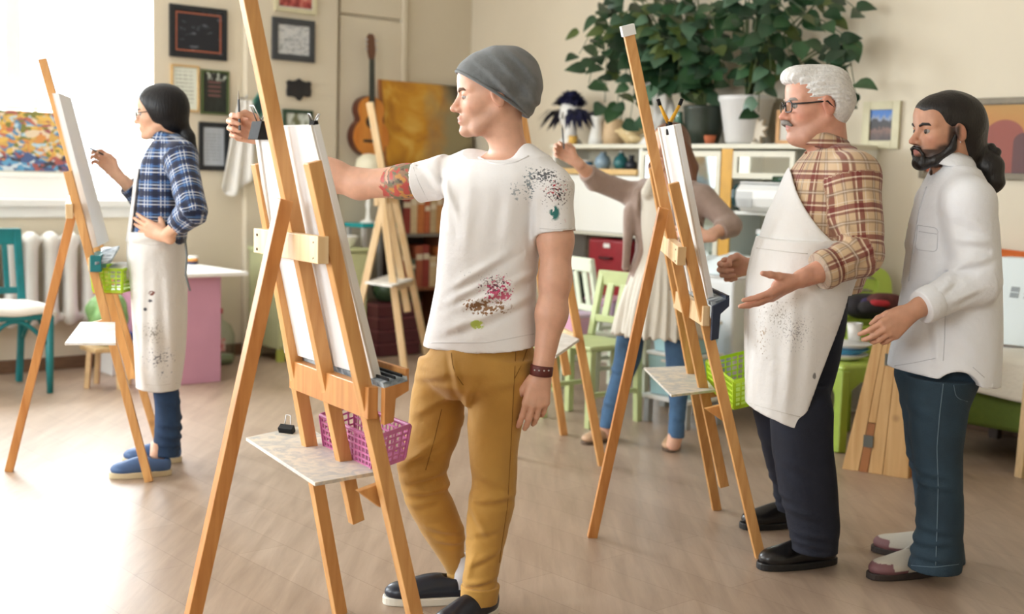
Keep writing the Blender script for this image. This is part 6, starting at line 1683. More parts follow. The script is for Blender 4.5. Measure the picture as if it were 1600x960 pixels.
def shoe(parent, heel, toe, upper_m, sole_m, L=None, w=.047, hgt=.062, sole=.022, open_=0.0, h=.0045, ankle=None, toe_up=.0, tint=None):
    heel, toe = V3(heel), V3(toe); heel[2] = toe[2] = 0; d = unit(toe - heel); L = L or np.linalg.norm(toe - heel); sd = np.cross(UPV, d)
    P = lambda a, b, c: heel + d * (a * L) + sd * b + UPV * c
    lo, hi = bounds(P(-.03, -.08, 0), P(-.03, .08, 0), P(1.06, .08, .14), P(1.06, -.08, .14), pad=.02)
    f = Field(lo, hi, h); R = np.stack([d, sd, UPV])
    f.ell(P(.76, 0, sole + .016), (L * .25, w, hgt * .55), .02, 'u', R)
    f.ell(P(.46, 0, sole + .022), (L * .30, w * .86, hgt * .8), .03, 'u', R)
    f.ell(P(.17, 0, sole + .028), (L * .19, w * .76, hgt * .95), .03, 'u', R)
    if ankle is not None: f.cone(P(.2, 0, sole + .05), P(.2, 0, sole + ankle), .036, .038, .02)
    f.cut(P(0, 0, sole), (0, 0, -1))
    if open_: f.ell(P(.18, 0, sole + hgt * 1.25), (L * .2, w * .6, hgt * open_), .008, 's', R)
    v, q = f.mesh(); o = mesh_obj('shoe', v, q, upper_m, parent, True, tint(v, P, d, sd, heel, L) if tint else None)
    pts = []
    for t in np.linspace(0, 2 * math.pi, 36, endpoint=False):
        a = .5 + .53 * math.cos(t); ww = w * 1.06 * (abs(math.sin(t)) ** .75) * (.82 + .25 * a) * math.copysign(1, math.sin(t))
        pts.append(Vector(P(a, ww, 0)))
    MB().prism(pts, (0, 0, sole + .004)).build('sole', sole_m, o, bevel=.004)
    return o
def cloth_obj(name, f, material, parent, fold=None, tint=None, attrs=None):
    if fold is not None: f.ripple(fold)
    v, q = f.mesh()
    return mesh_obj(name, v, q, material, parent, True, tint(v) if tint else None, attrs(v) if attrs else None)
def frame_coords(P, a, b, ref):
    """around / along coordinates of a sleeve"""
    a, b = V3(a), V3(b); d = unit(b - a); r = np.asarray(ref, float); r = unit(r - d * (r @ d)); t = np.cross(d, r); q = P - a
    al = q @ d; x, y = q @ r, q @ t; ang = np.arctan2(y, x)
    rad = np.sqrt(x * x + y * y)
    L = np.linalg.norm(b - a); out = np.maximum(np.maximum(-al, al - L), 0)
    return ang, al, np.sqrt(rad ** 2 + out ** 2)
def splat_mat(name, base, origin, splats, rough=.85, bump=.45, bscale=26, base2=None, sheen=.2):
    """cloth with dried paint marks: (point, radius, colour, noise scale, threshold, stretch)"""
    m = mat(name, base, rough, bump=bump, bscale=bscale, sheen=sheen); nt = m.node_tree; b = nt.nodes['Principled BSDF']
    tc = nd(nt, 'ShaderNodeTexCoord'); v = tc.outputs['Object']
    col = mixc(nt, mth(nt, 'MULTIPLY', noise_of(nt, v, 5, 4), .5), base, base2 or tuple(c * .93 for c in base))
    for i, (p, r, c, ns, th, st) in enumerate(splats):
        p = Vector(p) - Vector(origin)
        mp = nd(nt, 'ShaderNodeMapping'); mp.vector_type = 'POINT'
        mp.inputs['Location'].default_value = (-p.x, -p.y, -p.z); nt.links.new(v, mp.inputs['Vector'])
        mp2 = nd(nt, 'ShaderNodeMapping'); mp2.inputs['Scale'].default_value = (1 / (r * st[0]), .6 / r, 1 / (r * st[1])); mp2.inputs['Rotation'].default_value = (0, st[2] if len(st) > 2 else 0, 0)
        nt.links.new(mp.outputs['Vector'], mp2.inputs['Vector'])
        ln = nd(nt, 'ShaderNodeVectorMath', operation='LENGTH'); nt.links.new(mp2.outputs['Vector'], ln.inputs[0])
        fall = mth(nt, 'SUBTRACT', 1.0, ln.outputs['Value'], 0, True)
        n = noise_of(nt, v, ns, 3, None, .3, (i * 3.1, 0, i))
        k = mth(nt, 'MULTIPLY', mth(nt, 'SUBTRACT', mth(nt, 'ADD', n, mth(nt, 'MULTIPLY', fall, .28)), th), 14.0, 0, True)
        k = mth(nt, 'MULTIPLY', k, mth(nt, 'MULTIPLY', fall, 4.0, 0, True))
        col = mixc(nt, k, col, c)
    nt.links.new(col, b.inputs['Base Color'])
    return m
SKIN = srgb(222, 172, 146)
attr_mat('skin', rough=.48, bump=.06, bscale=260, sss=.12, noise=.08, nscale=40)
# ------------------------------------------------------------------ the man with the grey beanie
YP = 3.75
base = fl(735, 955)
p1 = thing('person', 'man in grey beanie and paint-stained white T-shirt drawing at the foreground easel', 'person', base)
H1 = Head(at(769, 151, YP), (-1, -.10, -.06), (.03, 0, 1), 1.0)
sR, eR, wR = at(697, 277, 3.87), at(562, 288, 3.99), at(428, 222, 4.00)
sL, eL, wL = at(862, 290, 3.66), at(868, 436, 3.63), at(848, 573, 3.60)
neck = at(803, 262, YP + .01)
YAW = math.radians(-35)
torso = rows([(250, 735, 850), (265, 705, 866), (290, 694, 864), (320, 691, 850), (360, 689, 844), (400, 686, 840), (450, 683, 836), (500, 674, 840), (545, 664, 846)], YP, YAW, 1.45)
hips = rows([(520, 684, 830), (545, 674, 834), (575, 658, 838), (600, 662, 830), (622, 690, 806)], YP, YAW, 1.25)
legL = rows([(560, 745, 838), (610, 733, 832), (655, 729, 818), (709, 732, 806), (762, 739, 805), (782, 731, 805), (833, 729, 793), (886, 724, 781), (921, 721, 776), (936, 722, 774)], 3.69, 0, .95)
legR = rows([(560, 655, 745, 3.82), (620, 643, 726, 3.82), (655, 640, 727, 3.82), (691, 631, 716, 3.80), (726, 618, 700, 3.78), (762, 625, 701, 3.79), (790, 633, 712, 3.80), (833, 658, 727, 3.83), (868, 683, 728, 3.85), (898, 701, 730, 3.86)], 3.82, 0, .95)
lo, hi = pbox(365, 60, 905, 958, 3.5, 4.05, .06); lo[2] = .03
f = Field(lo, hi, .0042)
H1.build(f, neck, jaw=1.0, nose=1.05, neck_r=.052, lid=.003)
f.zloft(shrink(torso, .028), .03, z0=at(760, 515, YP).z); f.zloft(shrink(hips, .03), .03); f.zloft(shrink(legL, .014), .02); f.zloft(shrink(legR, .014), .02)
f.cone(neck, sR, .05, .045, .04); f.cone(neck - Vector((0, 0, .012)), sL - Vector((.02, 0, .025)), .05, .04, .04)
fm = at(520, 275, 4.0)
f.chain([sR, at(632, 284, 3.93), eR, fm, wR], [.055, .050, .0445, .0475, .029], .03)
f.chain([sL - Vector((.012, 0, .01)), at(868, 375, 3.645), eL, at(862, 490, 3.62), wL], [.046, .049, .043, .043, .0285], .03)
tips, th = hand(f, at(414, 214, 4.0), (-1, 0, .30), (0.1, -1, .05), 1, 1.0, (1.05, 1.15, 1.2, 1.25), .02, .85)
hand(f, at(846, 585, 3.60), V3(at(836, 640, 3.60) - at(846, 585, 3.60)), (-.15, 1, 0), -1, 1.02, (.28, .34, .40, .48), .03, .25, thumb_out=.7)
v, q = f.mesh()
def stub(q):
    w = ((q[:, 2] < -.03) & (q[:, 0] > -.02)) * np.clip((q[:, 0] + .02) / .03, 0, 1) * np.clip((-.028 - q[:, 2]) / .02, 0, 1) * np.clip((q[:, 2] + .135) / .02, 0, 1)
    return .34 * w
tint = skin_tint(H1, v, SKIN, srgb(204, 128, 116), None, stub, srgb(150, 112, 88))
# tattoo inked on the right upper arm
tw_ = waves(3, 14, 110, 300, 1.0)(v); tw2 = waves(9, 14, 100, 280, 1.0)(v)
ta, tal, trd = frame_coords(v, sR, eR, (0, 0, 1))
on = (trd < .075) & (tal > .055 + .012 * tw2) & (tal < .198 + .014 * tw_) & (v[:, 0] < sR.x)
cols = np.where((tw_ > .45)[:, None], srgb(196, 62, 66), np.where((tw2 > .25)[:, None], srgb(92, 112, 84), np.where((tw_ < -.75)[:, None], srgb(52, 56, 58), np.where((tw2 < -.6)[:, None], srgb(206, 150, 70), srgb(150, 122, 100)))))
tint[on] = tint[on] * .15 + cols[on] * .85
mesh_obj('body', v, q, 'skin', p1, True, tint)
H1.eyes(p1); H1.brows(p1, mat('brow_brown', srgb(106, 78, 58), .8), .0042)
# beanie
bf = Field(*bounds(H1.w(.14, 0, .2), H1.w(-.2, .14, -.12), H1.w(-.2, -.14, .2), pad=.02), .004)
HR = H1.R()
bf.ell(H1.w(.004, 0, .050), (.108, .088, .086), .02, 'u', HR)
bf.ell(H1.w(-.012, 0, .030), (.10, .098, .055), .02, 'u', HR)
bf.ell(H1.w(-.072, 0, -.020), (.045, .076, .045), .02, 'u', HR)
bf.ell(H1.w(-.040, 0, .058), (.100, .092, .090), .03, 'u', HR)
bf.ell(H1.w(-.100, 0, .022), (.054, .078, .072), .04, 'u', HR)
pn = unit(np.cross(H1.w(.104, 0, .082) - H1.w(-.095, 0, -.056), H1.l)); 
if pn @ H1.u > 0: pn = -pn
bf.cut(H1.w(.104, 0, .082), pn)
dirf = unit(H1.f * .55 + H1.u * .83)
bw_ = waves(11, 6, 14, 30, .0022)
b_cr = creases([(740, 92, 828, 176, .005, .010), (768, 82, 842, 158, .006, .011), (796, 78, 846, 134, .005, .010), (770, 118, 824, 180, .005, .009), (812, 150, 846, 160, .005, .009)], 3.68)
def beanie_fold(P):
    q = H1.loc(P); t = np.clip((-q[:, 0] + .02) / .1, 0, 1); g = (q[:, 0] * .62 - q[:, 2] * .35)
    return t * (.0025 * np.sin(g * 120 + 2.2 * np.sin(q[:, 2] * 28) + q[:, 1] * 12) + bw_(P)) + b_cr(P)
mat('beanie_grey', srgb(112, 115, 116), .9, sheen=.35, noise=.18, nscale=70, bump=.45, bscale=420)
bo = cloth_obj('beanie', bf, 'beanie_grey', p1, beanie_fold)
ring = []
c0 = (H1.w(.1005, 0, .082) + H1.w(-.109, 0, -.058)) / 2; ea = (H1.w(.1005, 0, .082) - H1.w(-.109, 0, -.058)) / 2
for k in range(40):
    a = 2 * math.pi * k / 40; ring.append(Vector(c0 + ea * math.cos(a) * 1.0 + H1.l * .096 * math.sin(a) - pn * .006 * -1))
MB().tube(ring, .0048, 8, closed=True).build('brim', 'beanie_grey', bo, smooth=True)
# T-shirt
tf = Field(*pbox(625, 220, 915, 560, 3.5, 3.98, .06), .0045)
tf.zloft(torso, .03, p=2.3)
tf.chain([at(778, 262, 3.79), at(735, 266, 3.84), sR], [.042, .052, .062], .04); tf.chain([at(822, 250, 3.72), sL], [.05, .064], .04)
tf.cone(sR, at(652, 285, 3.905), .064, .066, .03, caps=True)
tf.cone(sL, at(868, 364, 3.645), .062, .060, .03, caps=True)
tf.cone(at(668, 281, 3.89), at(640, 287, 3.92), .052, .0545, .003, 's', caps=True)
tf.cone(at(868, 352, 3.645), at(868.5, 372, 3.645), .0525, .0535, .003, 's', caps=True)
tf.cone(neck - Vector((.004, .012, .035)), H1.w(-.03, 0, -.075), .062, .0625, .010, 's')
hem0, hem1 = at(668, 546, YP), at(842, 531, YP)
tf.cut(hem0, np.cross(V3(hem1 - hem0), (0, 1, .06)) * (1 if np.cross(V3(hem1 - hem0), (0, 1, .06))[2] < 0 else -1))
wv = waves(21, 10, 9, 26, .0022)
tee_cr = creases([(705, 450, 792, 396, .006, .013), (700, 472, 760, 440, .005, .012), (722, 478, 800, 448, .006, .012), (742, 500, 830, 462, .006, .014), (690, 520, 740, 500, .004, .014), (800, 440, 838, 425, .004, .012), (838, 312, 835, 385, .005, .011), (692, 268, 700, 335, .006, .012), (700, 300, 716, 345, .004, .012), (660, 262, 690, 300, .004, .012), (735, 280, 725, 400, .003, .02), (800, 300, 790, 380, .003, .02)], 3.65)
tee_fold = lambda P: wv(P) + 1.6 * tee_cr(P)
S_ = lambda x, y: at(x, y, 3.62)
G1 = srgb(98, 100, 104)
splat_mat('tee_white', srgb(238, 236, 236), base, [
    (S_(850, 276), .045, srgb(96, 98, 102), 144, 0.632, (1.2, .7, .5)), (S_(826, 286), .050, srgb(140, 150, 156), 144, 0.672, (.6, 1.3, .5)), (S_(806, 297), .04, srgb(170, 176, 182), 112, 0.672, (.6, 1.2, .4)),
    (S_(868, 300), .065, srgb(72, 60, 66), 176, 0.712, (1, 1.2)), (S_(868, 296), .05, srgb(186, 46, 66), 136, 0.732, (1.2, 1)), (S_(866, 333), .030, srgb(44, 112, 108), 64, 0.472, (.7, 1.1)), (S_(868, 345), .03, srgb(60, 70, 110), 144, 0.692, (1, 1)), (S_(881, 346), .016, srgb(200, 60, 90), 96, 0.512, (.8, 1.4)),
    (S_(711, 322), .024, srgb(178, 200, 92), 96, 0.532, (.8, 1.2)), (S_(722, 422), .022, srgb(50, 46, 56), 112, 0.562, (1.4, .8, -.5)), (S_(716, 430), .04, srgb(120, 120, 130), 144, 0.712, (1.3, .7, -.6)),
    (S_(778, 452), .055, srgb(196, 66, 110), 112, 0.672, (1.2, 1)), (S_(770, 446), .06, srgb(90, 60, 70), 152, 0.722, (1.3, .9)), (S_(755, 480), .065, srgb(142, 104, 70), 96, 0.612, (1.5, .45, -.4)), (S_(783, 462), .03, srgb(206, 100, 130), 80, 0.612, (1.4, .6)),
    (S_(745, 508), .02, srgb(186, 206, 96), 80, 0.512, (1.2, .8)), (S_(655, 270), .05, srgb(70, 78, 110), 192, 0.712, (1, 1.3)), (S_(668, 300), .05, srgb(90, 96, 120), 192, 0.722, (1, 1.3))], bump=.3)
tee = cloth_obj('t_shirt', tf, 'tee_white', p1, tee_fold)
mat('seam_white', srgb(214, 212, 212), .9)
surf_line(tee, [[(674, 536), (760, 536), (834, 522)], [(843, 357), (868, 359), (893, 357)], [(646, 262), (654, 285), (668, 312)]], .0011, 'seam_white', 'hem_stitch')
surf_line(tee, [[(748, 246), (764, 254), (785, 257), (808, 253), (826, 244)]], .0032, 'tee_white', 'neck_rib', .0)
# chinos
mat('mustard', srgb(196, 148, 68), .8, noise=.12, nscale=7, sheen=.2, bump=.35, bscale=22)
jf = Field(*pbox(600, 520, 860, 945, 3.5, 4, .05), .0045)
jf.zloft(hips, .03); jf.zloft(legL, .03); jf.zloft(legR, .03)
jw = waves(33, 10, 8, 24, .0022)
jc = creases([(706, 552, 716, 600, .005, .010), (716, 600, 735, 640, .004, .012), (645, 600, 700, 585, .004, .012), (640, 660, 700, 625, .004, .014), (722, 640, 740, 600, .005, .012), (760, 600, 820, 590, .003, .014), (624, 735, 690, 690, .007, .014), (630, 760, 700, 742, .006, .012), (638, 778, 712, 772, .007, .013), (640, 800, 690, 785, .004, .012), (640, 720, 690, 715, .004, .012), (732, 778, 802, 772, .007, .013), (735, 786, 762, 832, .005, .011), (750, 740, 790, 752, .004, .014), (664, 835, 720, 850, .005, .012), (680, 860, 724, 868, .005, .010), (740, 862, 728, 905, .006, .012), (732, 880, 776, 858, .005, .011), (726, 912, 772, 902, .006, .010), (800, 660, 808, 760, .003, .016), (740, 830, 776, 822, .004, .012)], 3.66)
chino_fold = lambda P: jw(P) + 1.35 * jc(P)
tro = cloth_obj('trousers', jf, 'mustard', p1, chino_fold)
mat('seam_mustard', srgb(140, 98, 40), .8)
surf_line(tro, [[(705, 552), (708, 575), (716, 592), (724, 602)], [(806, 548), (802, 620), (798, 700), (793, 790), (780, 880)], [(824, 545), (815, 570), (804, 592)], [(690, 640), (678, 690), (665, 735)]], .0013, 'seam_mustard', 'seam')
for st, Y_ in ((legL, 0), (legR, 0)):
    ks = sorted(st)[0]
    zc = ks[0]
    cf_ = Field(np.array([ks[1] - .1, ks[2] - .1, zc - .03]), np.array([ks[1] + .1, ks[2] + .1, zc + .07]), .004)
    cf_.zloft([(zc - .012, ks[1], ks[2], ks[3] + .006, ks[4] + .006, 0), (zc + .045, ks[1] + .004, ks[2], ks[3] + .009, ks[4] + .009, 0)], .004)
    cloth_obj('cuff', cf_, 'mustard', tro, waves(5, 5, 20, 50, .0016))
# seams and bracelet
mat('leather_band', srgb(96, 38, 32), .5, noise=.3, nscale=30)
d_ = (at(846, 590, 3.6) - wL).normalized(); wc = at(846, 579, 3.601)
br_ = MB().tube([wc - d_ * .016, wc + d_ * .016], .034, 22, caps=True).build('bracelet', 'leather_band', p1, smooth=True, bevel=.004)
for k in range(4):
    a = -2.2 + k * .42
    MB().lathe(wc + Vector((.034 * math.cos(a), .034 * math.sin(a) * .98, .004)), [(0, -.003), (.003, -.001), (.003, .001), (0, .003)], 8).build('stud', 'steel', br_, smooth=True)
# socks and slip-ons
mat('sock_white', srgb(226, 226, 232), .9); mat('shoe_navy', srgb(30, 36, 50), .32, noise=.15, nscale=20); mat('sole_white', srgb(226, 222, 210), .6)
fL, fR = fl(757, 962), fl(722, 940)
MB().tube([Vector((fL.x, fL.y, .05)), Vector((fL.x, fL.y + .0, .13))], [.042, .038], 16).build('sock', 'sock_white', p1, smooth=True)
MB().tube([Vector((fR.x + .005, fR.y, .05)), Vector((fR.x, fR.y, .15))], [.04, .034], 16).build('sock', 'sock_white', p1, smooth=True)
shoe(p1, fL + Vector((.03, .03, 0)), fL + Vector((-.14, -.21, 0)), 'shoe_navy', 'sole_white', .285, open_=.75)
shoe(p1, fR + Vector((.04, .01, 0)), fR + Vector((-.23, -.035, 0)), 'shoe_navy', 'sole_white', .285, open_=.75)
# pencil in the raised hand
pc = Vector((tips[0] * .55 + th * .45))
pn_ = thing('pencil', 'thin dark pencil held upright in the outstretched hand', 'pencil', pc)
ax_ = (at(380, 147, pc.y) - at(382, 207, pc.y)).normalized()
MB().tube([pc - ax_ * .045, pc + ax_ * .05], .0042, 6).build('shaft', mat('pencil_grey', srgb(70, 72, 76), .35), pn_)
MB().tube([pc + ax_ * .05, pc + ax_ * .078], [.0042, .0005], 6).build('point', mat('pencil_tip', srgb(150, 140, 126), .5), pn_)
def plaid_mat(name, base, stripes, rough=.85):
    """woven check from stripes (period, from, to, colour, strength) laid both ways on the 'weave' coordinates"""
    m = mat(name, base, rough, sheen=.2, bump=.15, bscale=300); nt = m.node_tree; b = nt.nodes['Principled BSDF']
    a = nd(nt, 'ShaderNodeAttribute', attribute_name='weave')
    sp = nd(nt, 'ShaderNodeSeparateXYZ'); nt.links.new(a.outputs['Vector'], sp.inputs[0])
    col = mixc(nt, 0.0, base, base)
    for ax in (0, 1):
        for (per, lo, hi, c, st) in stripes:
            fr_ = mth(nt, 'FRACT', mth(nt, 'ADD', mth(nt, 'DIVIDE', sp.outputs[ax], per), 50.0))
            e = .02
            k = mth(nt, 'MULTIPLY', mth(nt, 'MULTIPLY', mth(nt, 'SUBTRACT', fr_, lo - e), 1 / (2 * e), 0, True), mth(nt, 'MULTIPLY', mth(nt, 'SUBTRACT', hi + e, fr_), 1 / (2 * e), 0, True))
            col = mixc(nt, mth(nt, 'MULTIPLY', k, st), col, c)
    nt.links.new(col, b.inputs['Base Color'])
    return m
def weave_obj(o, centre, sleeves, rad=.17):
    P = np.array([tuple(xf(o.parent) @ p.co) for p in o.data.vertices]); a = o.data.attributes.new('weave', 'FLOAT_VECTOR', 'POINT')
    a.data.foreach_set('vector', weave(P, centre, sleeves, rad).astype(np.float32).ravel())
def weave(P, centre, sleeves, rad=.17):
    """cloth coordinates: around the trunk, or around the nearest sleeve"""
    c = V3(centre); out = np.zeros((len(P), 3)); out[:, 0] = np.arctan2(P[:, 0] - c[0], -(P[:, 1] - c[1])) * rad; out[:, 1] = P[:, 2]
    for (a, b, r) in sleeves:
        ang, al, d = frame_coords(P, a, b, (0, -1, 0)); L = (Vector(b) - Vector(a)).length
        w = (d < r * 1.3) & (al > -.0) & (al < L + .03)
        out[w, 0] = ang[w] * r * 1.1; out[w, 1] = al[w]
    return out
def glasses(H, parent, m, r=.022, th=.0017, rect=False):
    g = MB()
    for y in (-1, 1):
        pts = []
        for k in range(20):
            a = 2 * math.pi * k / 20; ca_, sa_ = math.cos(a), math.sin(a)
            if rect: ca_, sa_ = math.copysign(abs(ca_) ** .5, ca_), math.copysign(abs(sa_) ** .6, sa_)
            pts.append(Vector(H.w(.110 - .012 * abs(ca_ * r / .022 * .6 + y * .4) * .6, y * .0335 + ca_ * r * 1.08, -.002 + sa_ * r * .78)))
        g.tube(pts, th * H.s, 6, closed=True)
        g.tube([Vector(H.w(.104, y * .058, .006)), Vector(H.w(.06, y * .073, .007)), Vector(H.w(-.005, y * .083, .010)), Vector(H.w(-.025, y * .082, -.01))], th * 1.25 * H.s, 6)
    g.tube([Vector(H.w(.111, -.011, .002)), Vector(H.w(.114, 0, .005)), Vector(H.w(.111, .011, .002))], th * H.s, 6)
    o = g.build('glasses', m, parent, smooth=True)
    for y in (-1, 1):
        MB().add([Vector(H.w(.108, y * .0335 + r * 1.02 * math.cos(a), -.002 + r * .74 * math.sin(a))) for a in [k * math.pi / 8 for k in range(16)]], [tuple(range(16))]).build('lens', 'lens_glass', o)
    return o
def collar(parent, c, r0, r1, h, m, tilt=(0, 0, 0), gap=.5, gdir=-math.pi / 2, flare=.012, thick=.004):
    """folded shirt collar: standing ring that falls open at gdir"""
    c = Vector(c)
    def fn(u, v):
        a = gdir + gap / 2 + (2 * math.pi - gap) * u; e = abs(2 * u - 1) ** 6
        r = r0 + (r1 - r0) * math.sin(math.pi * .5 * v)
        if v > .5: r = r1 + flare * (v - .5) * 2
        z = h * (v / .5) if v <= .5 else h - h * .95 * (v - .5) / .5 - .012 * e * (v - .5)
        p = Vector((r * math.cos(a), r * math.sin(a), z))
        return c + Vector((p.x, p.y, p.z + p.x * tilt[0] + p.y * tilt[1]))
    return MB().grid(fn, 40, 8, thick).build('collar', m, parent, smooth=True)
# ------------------------------------------------------------------ the woman in the blue plaid shirt
YP = 5.46
base = fl(232, 742)
p2 = thing('person', 'black-haired woman in blue plaid shirt and white apron at the window easel', 'person', base)
H = Head(at(251, 177, YP), (-1, -.12, -.10), (.05, 0, 1), .93)
neck = at(268, 225, YP + .01)
sL, eL, wL = at(283, 246, 5.33), at(302, 330, 5.17), at(262, 366, 5.26)
sR, eR, wR = at(262, 248, 5.62), at(224, 314, 5.66), at(184, 274, 5.58)
YAW = math.radians(-82)
torso = rows([(222, 240, 288), (235, 230, 298), (255, 221, 302), (285, 215, 302), (315, 212, 300), (345, 208, 294), (378, 203, 289)], YP, YAW, 1.32)
legN = rows([(380, 205, 285), (450, 212, 290), (520, 225, 289), (600, 238, 276), (640, 243, 282), (680, 241, 281), (712, 238, 279)], 5.42, 0, 1.0)
legF = rows([(380, 215, 285), (450, 222, 288), (520, 235, 288), (600, 242, 277), (660, 252, 285), (705, 250, 283)], 5.56, 0, 1.0)
lo, hi = pbox(145, 120, 330, 748, 5.1, 5.75, .05); lo[2] = .03
f = Field(lo, hi, .0055)
H.build(f, neck, jaw=.92, nose=.85, brow=.8, neck_r=.045)
f.zloft(shrink(torso, .02), .03); f.zloft(shrink(legN, .05), .02); f.zloft(shrink(legF, .05), .02)
f.chain([sL, eL, wL], [.045, .036, .025], .03); f.chain([sR, eR, wR], [.045, .036, .025], .03)
hand(f, at(257, 369, 5.27), V3(at(220, 352, 5.30) - at(257, 369, 5.27)), (.1, 1, 0), -1, .95, (.15, .2, .22, .25), .05, .2, k=.005)
tips, th = hand(f, at(182, 272, 5.575), (-.55, -.05, .62), (-.2, -1, -.1), 1, .95, (.75, .7, .75, .8), .03, .6, k=.005)
v, q = f.mesh()
mesh_obj('body', v, q, 'skin', p2, True, skin_tint(H, v, srgb(226, 178, 148), srgb(196, 110, 104)))
H.eyes(p2, (.02, .014, .01)); mat('hair_black', srgb(16, 15, 19), .42, noise=.3, nscale=60, stretch=(1, 1, .15), bump=.35, bscale=160, spec=.35)
H.brows(p2, 'hair_black', .003)
hf = Field(*bounds(H.w(.15, .1, .17), H.w(-.2, -.13, -.2), H.w(-.2, .13, .17), at(312, 292, 5.5), pad=.02), .005)
HR = H.R()
hf.ell(H.w(-.012, 0, .040), (.108, .085, .092), .02, 'u', HR); hf.ell(H.w(-.035, 0, .005), (.09, .084, .092), .03, 'u', HR); hf.ell(H.w(-.06, 0, -.05), (.05, .06, .05), .03, 'u', HR)
hf.ell(H.w(.105, 0, -.035), (.072, .10, .102), .012, 's', HR); hf.ell(H.w(.075, 0, -.10), (.085, .10, .062), .012, 's', HR)
hf.chain([H.w(-.088, 0, -.055), at(293, 215, YP), at(301, 250, YP - .02), at(305, 290, YP - .02)], [.032, .03, .026, .008], .015)
hw_ = waves(4, 8, 40, 90, .0012, (1, 1, .25))
cloth_obj('hair', hf, 'hair_black', p2, hw_)
MB().tube([Vector(H.w(-.095, .03 * math.cos(a), -.058 + .03 * math.sin(a))) for a in [k * math.pi / 6 for k in range(12)]], .006, 6, closed=True).build('hair_tie', 'hair_black', p2, smooth=True)
glasses(H, p2, mat('frame_dark', srgb(24, 24, 28), .3))
# shirt
plaid_mat('plaid_blue', srgb(40, 66, 116), [(.068, .0, .30, srgb(20, 26, 52), .85), (.068, .44, .50, srgb(222, 226, 232), .75), (.068, .66, .72, srgb(206, 216, 228), .7), (.068, .82, .90, srgb(84, 130, 186), .6)])
sf = Field(*pbox(185, 215, 335, 385, 5.05, 5.8, .03), .0055)
sf.zloft(torso, .03, p=2.2)
sf.chain([neck, sL], [.05, .066], .04); sf.chain([neck, sR], [.05, .06], .04)
eLc = eL.lerp(wL, .62); eRc = eR.lerp(wR, .62)
sf.chain([sL, eL], [.066, .058], .03); sf.cone(eL, eLc, .058, .050, .02, caps=True); sf.chain([sR, eR], [.06, .054], .03); sf.cone(eR, eRc, .054, .046, .02, caps=True)
sf.cone(eL.lerp(wL, .55), eL.lerp(wL, .66), .040, .040, .003, 's', caps=True); sf.cone(eR.lerp(wR, .55), eR.lerp(wR, .66), .036, .036, .003, 's', caps=True)
sf.cone(neck - Vector((.012, 0, .02)), H.w(-.02, 0, -.09), .048, .05, .01, 's')
cr = creases([(290, 300, 315, 322, .006, .014), (285, 320, 312, 340, .006, .013), (275, 350, 300, 335, .006, .013), (262, 290, 275, 340, .006, .016), (235, 280, 262, 330, .004, .018), (285, 260, 305, 290, .004, .016)], 5.2)
wv = waves(41, 9, 10, 28, .003)
SL = [(sL, eL, .062), (eL, eLc, .052), (sR, eR, .06), (eR, eRc, .05)]
so = cloth_obj('plaid_shirt', sf, 'plaid_blue', p2, lambda P: wv(P) + cr(P), attrs=lambda P: {'weave': weave(P, at(255, 300, YP), SL, .15)})
co = collar(p2, neck + Vector((-.010, 0, .004)), .058, .064, .042, 'plaid_blue', (-.25, 0), .9, math.pi, .014)
weave_obj(co, neck, [], .06)
# apron, jeans, shoes
splat_mat('apron_white', srgb(232, 230, 228), base, [(at(239, 458, 5.3), .02, srgb(120, 70, 60), 52, 0.500, (1, .7)), (at(236, 470, 5.3), .016, srgb(90, 90, 96), 52, 0.500, (1, .6)), (at(228, 483, 5.3), .012, srgb(70, 74, 84), 52, 0.450, (1, 1)), (at(250, 560, 5.3), .09, srgb(110, 112, 122), 117, 0.750, (1.4, .8)), (at(260, 590, 5.3), .06, srgb(100, 110, 130), 117, 0.750, (1.4, .8)), (at(240, 520, 5.3), .09, srgb(150, 146, 140), 143, 0.760, (1, 1.3))], base2=srgb(214, 210, 204))
af = Field(*pbox(185, 255, 310, 615, 5.1, 5.8, .03), .0055)
skirt = rows([(360, 199, 287), (400, 198, 291), (450, 204, 293), (500, 207, 292), (550, 210, 288), (606, 213, 281)], 5.45, YAW, 1.36)
af.zloft(skirt, .02, p=2.2)
bib = Field(*pbox(185, 250, 310, 390, 5.1, 5.8, .03), .0055)
bst = [(z, x - .004, y, a + .010, b + .010, w) for z, x, y, a, b, w in torso]
bib.zloft(bst, .02, p=2.2, z0=skirt[0][0] - .05, z1=at(230, 262, YP).z); bib.cut(at(226, 300, YP), (1, .0, -.12)); 
af.D = np.minimum(af.D, .5)
ao = cloth_obj('apron', af, 'apron_white', p2, lambda P: waves(51, 8, 8, 22, .0045, (1, 1, .35))(P) + creases([(225, 400, 222, 590, .007, .02), (262, 420, 268, 600, .007, .02), (245, 450, 240, 600, .006, .022), (205, 375, 250, 372, .005, .012)], 5.3)(P))
cloth_obj('bib', bib, 'apron_white', ao, waves(52, 6, 8, 20, .003))
surf_line(ao, [[(206, 378), (240, 384), (284, 376)], [(216, 600), (248, 603), (276, 599)]], .0014, mat('seam_apron', srgb(206, 202, 196), .9), 'hem_stitch')
MB().tube([at(228, 262, 5.40), at(240, 238, 5.37), at(262, 222, 5.38), at(280, 224, 5.46)], .006, 6).build('neck_strap', 'apron_white', ao, smooth=True)
MB().tube([at(289, 372, 5.36), at(292, 400, 5.33), at(290, 430, 5.33), at(297, 455, 5.33)], .005, 6).build('apron_tie', mat('tie_grey', srgb(120, 126, 128), .8), ao, smooth=True)
mat('jeans_blue', srgb(36, 62, 96), .85, noise=.25, nscale=18, bump=.25, bscale=260)
jf = Field(*pbox(195, 370, 305, 722, 5.2, 5.75, .03), .0055)
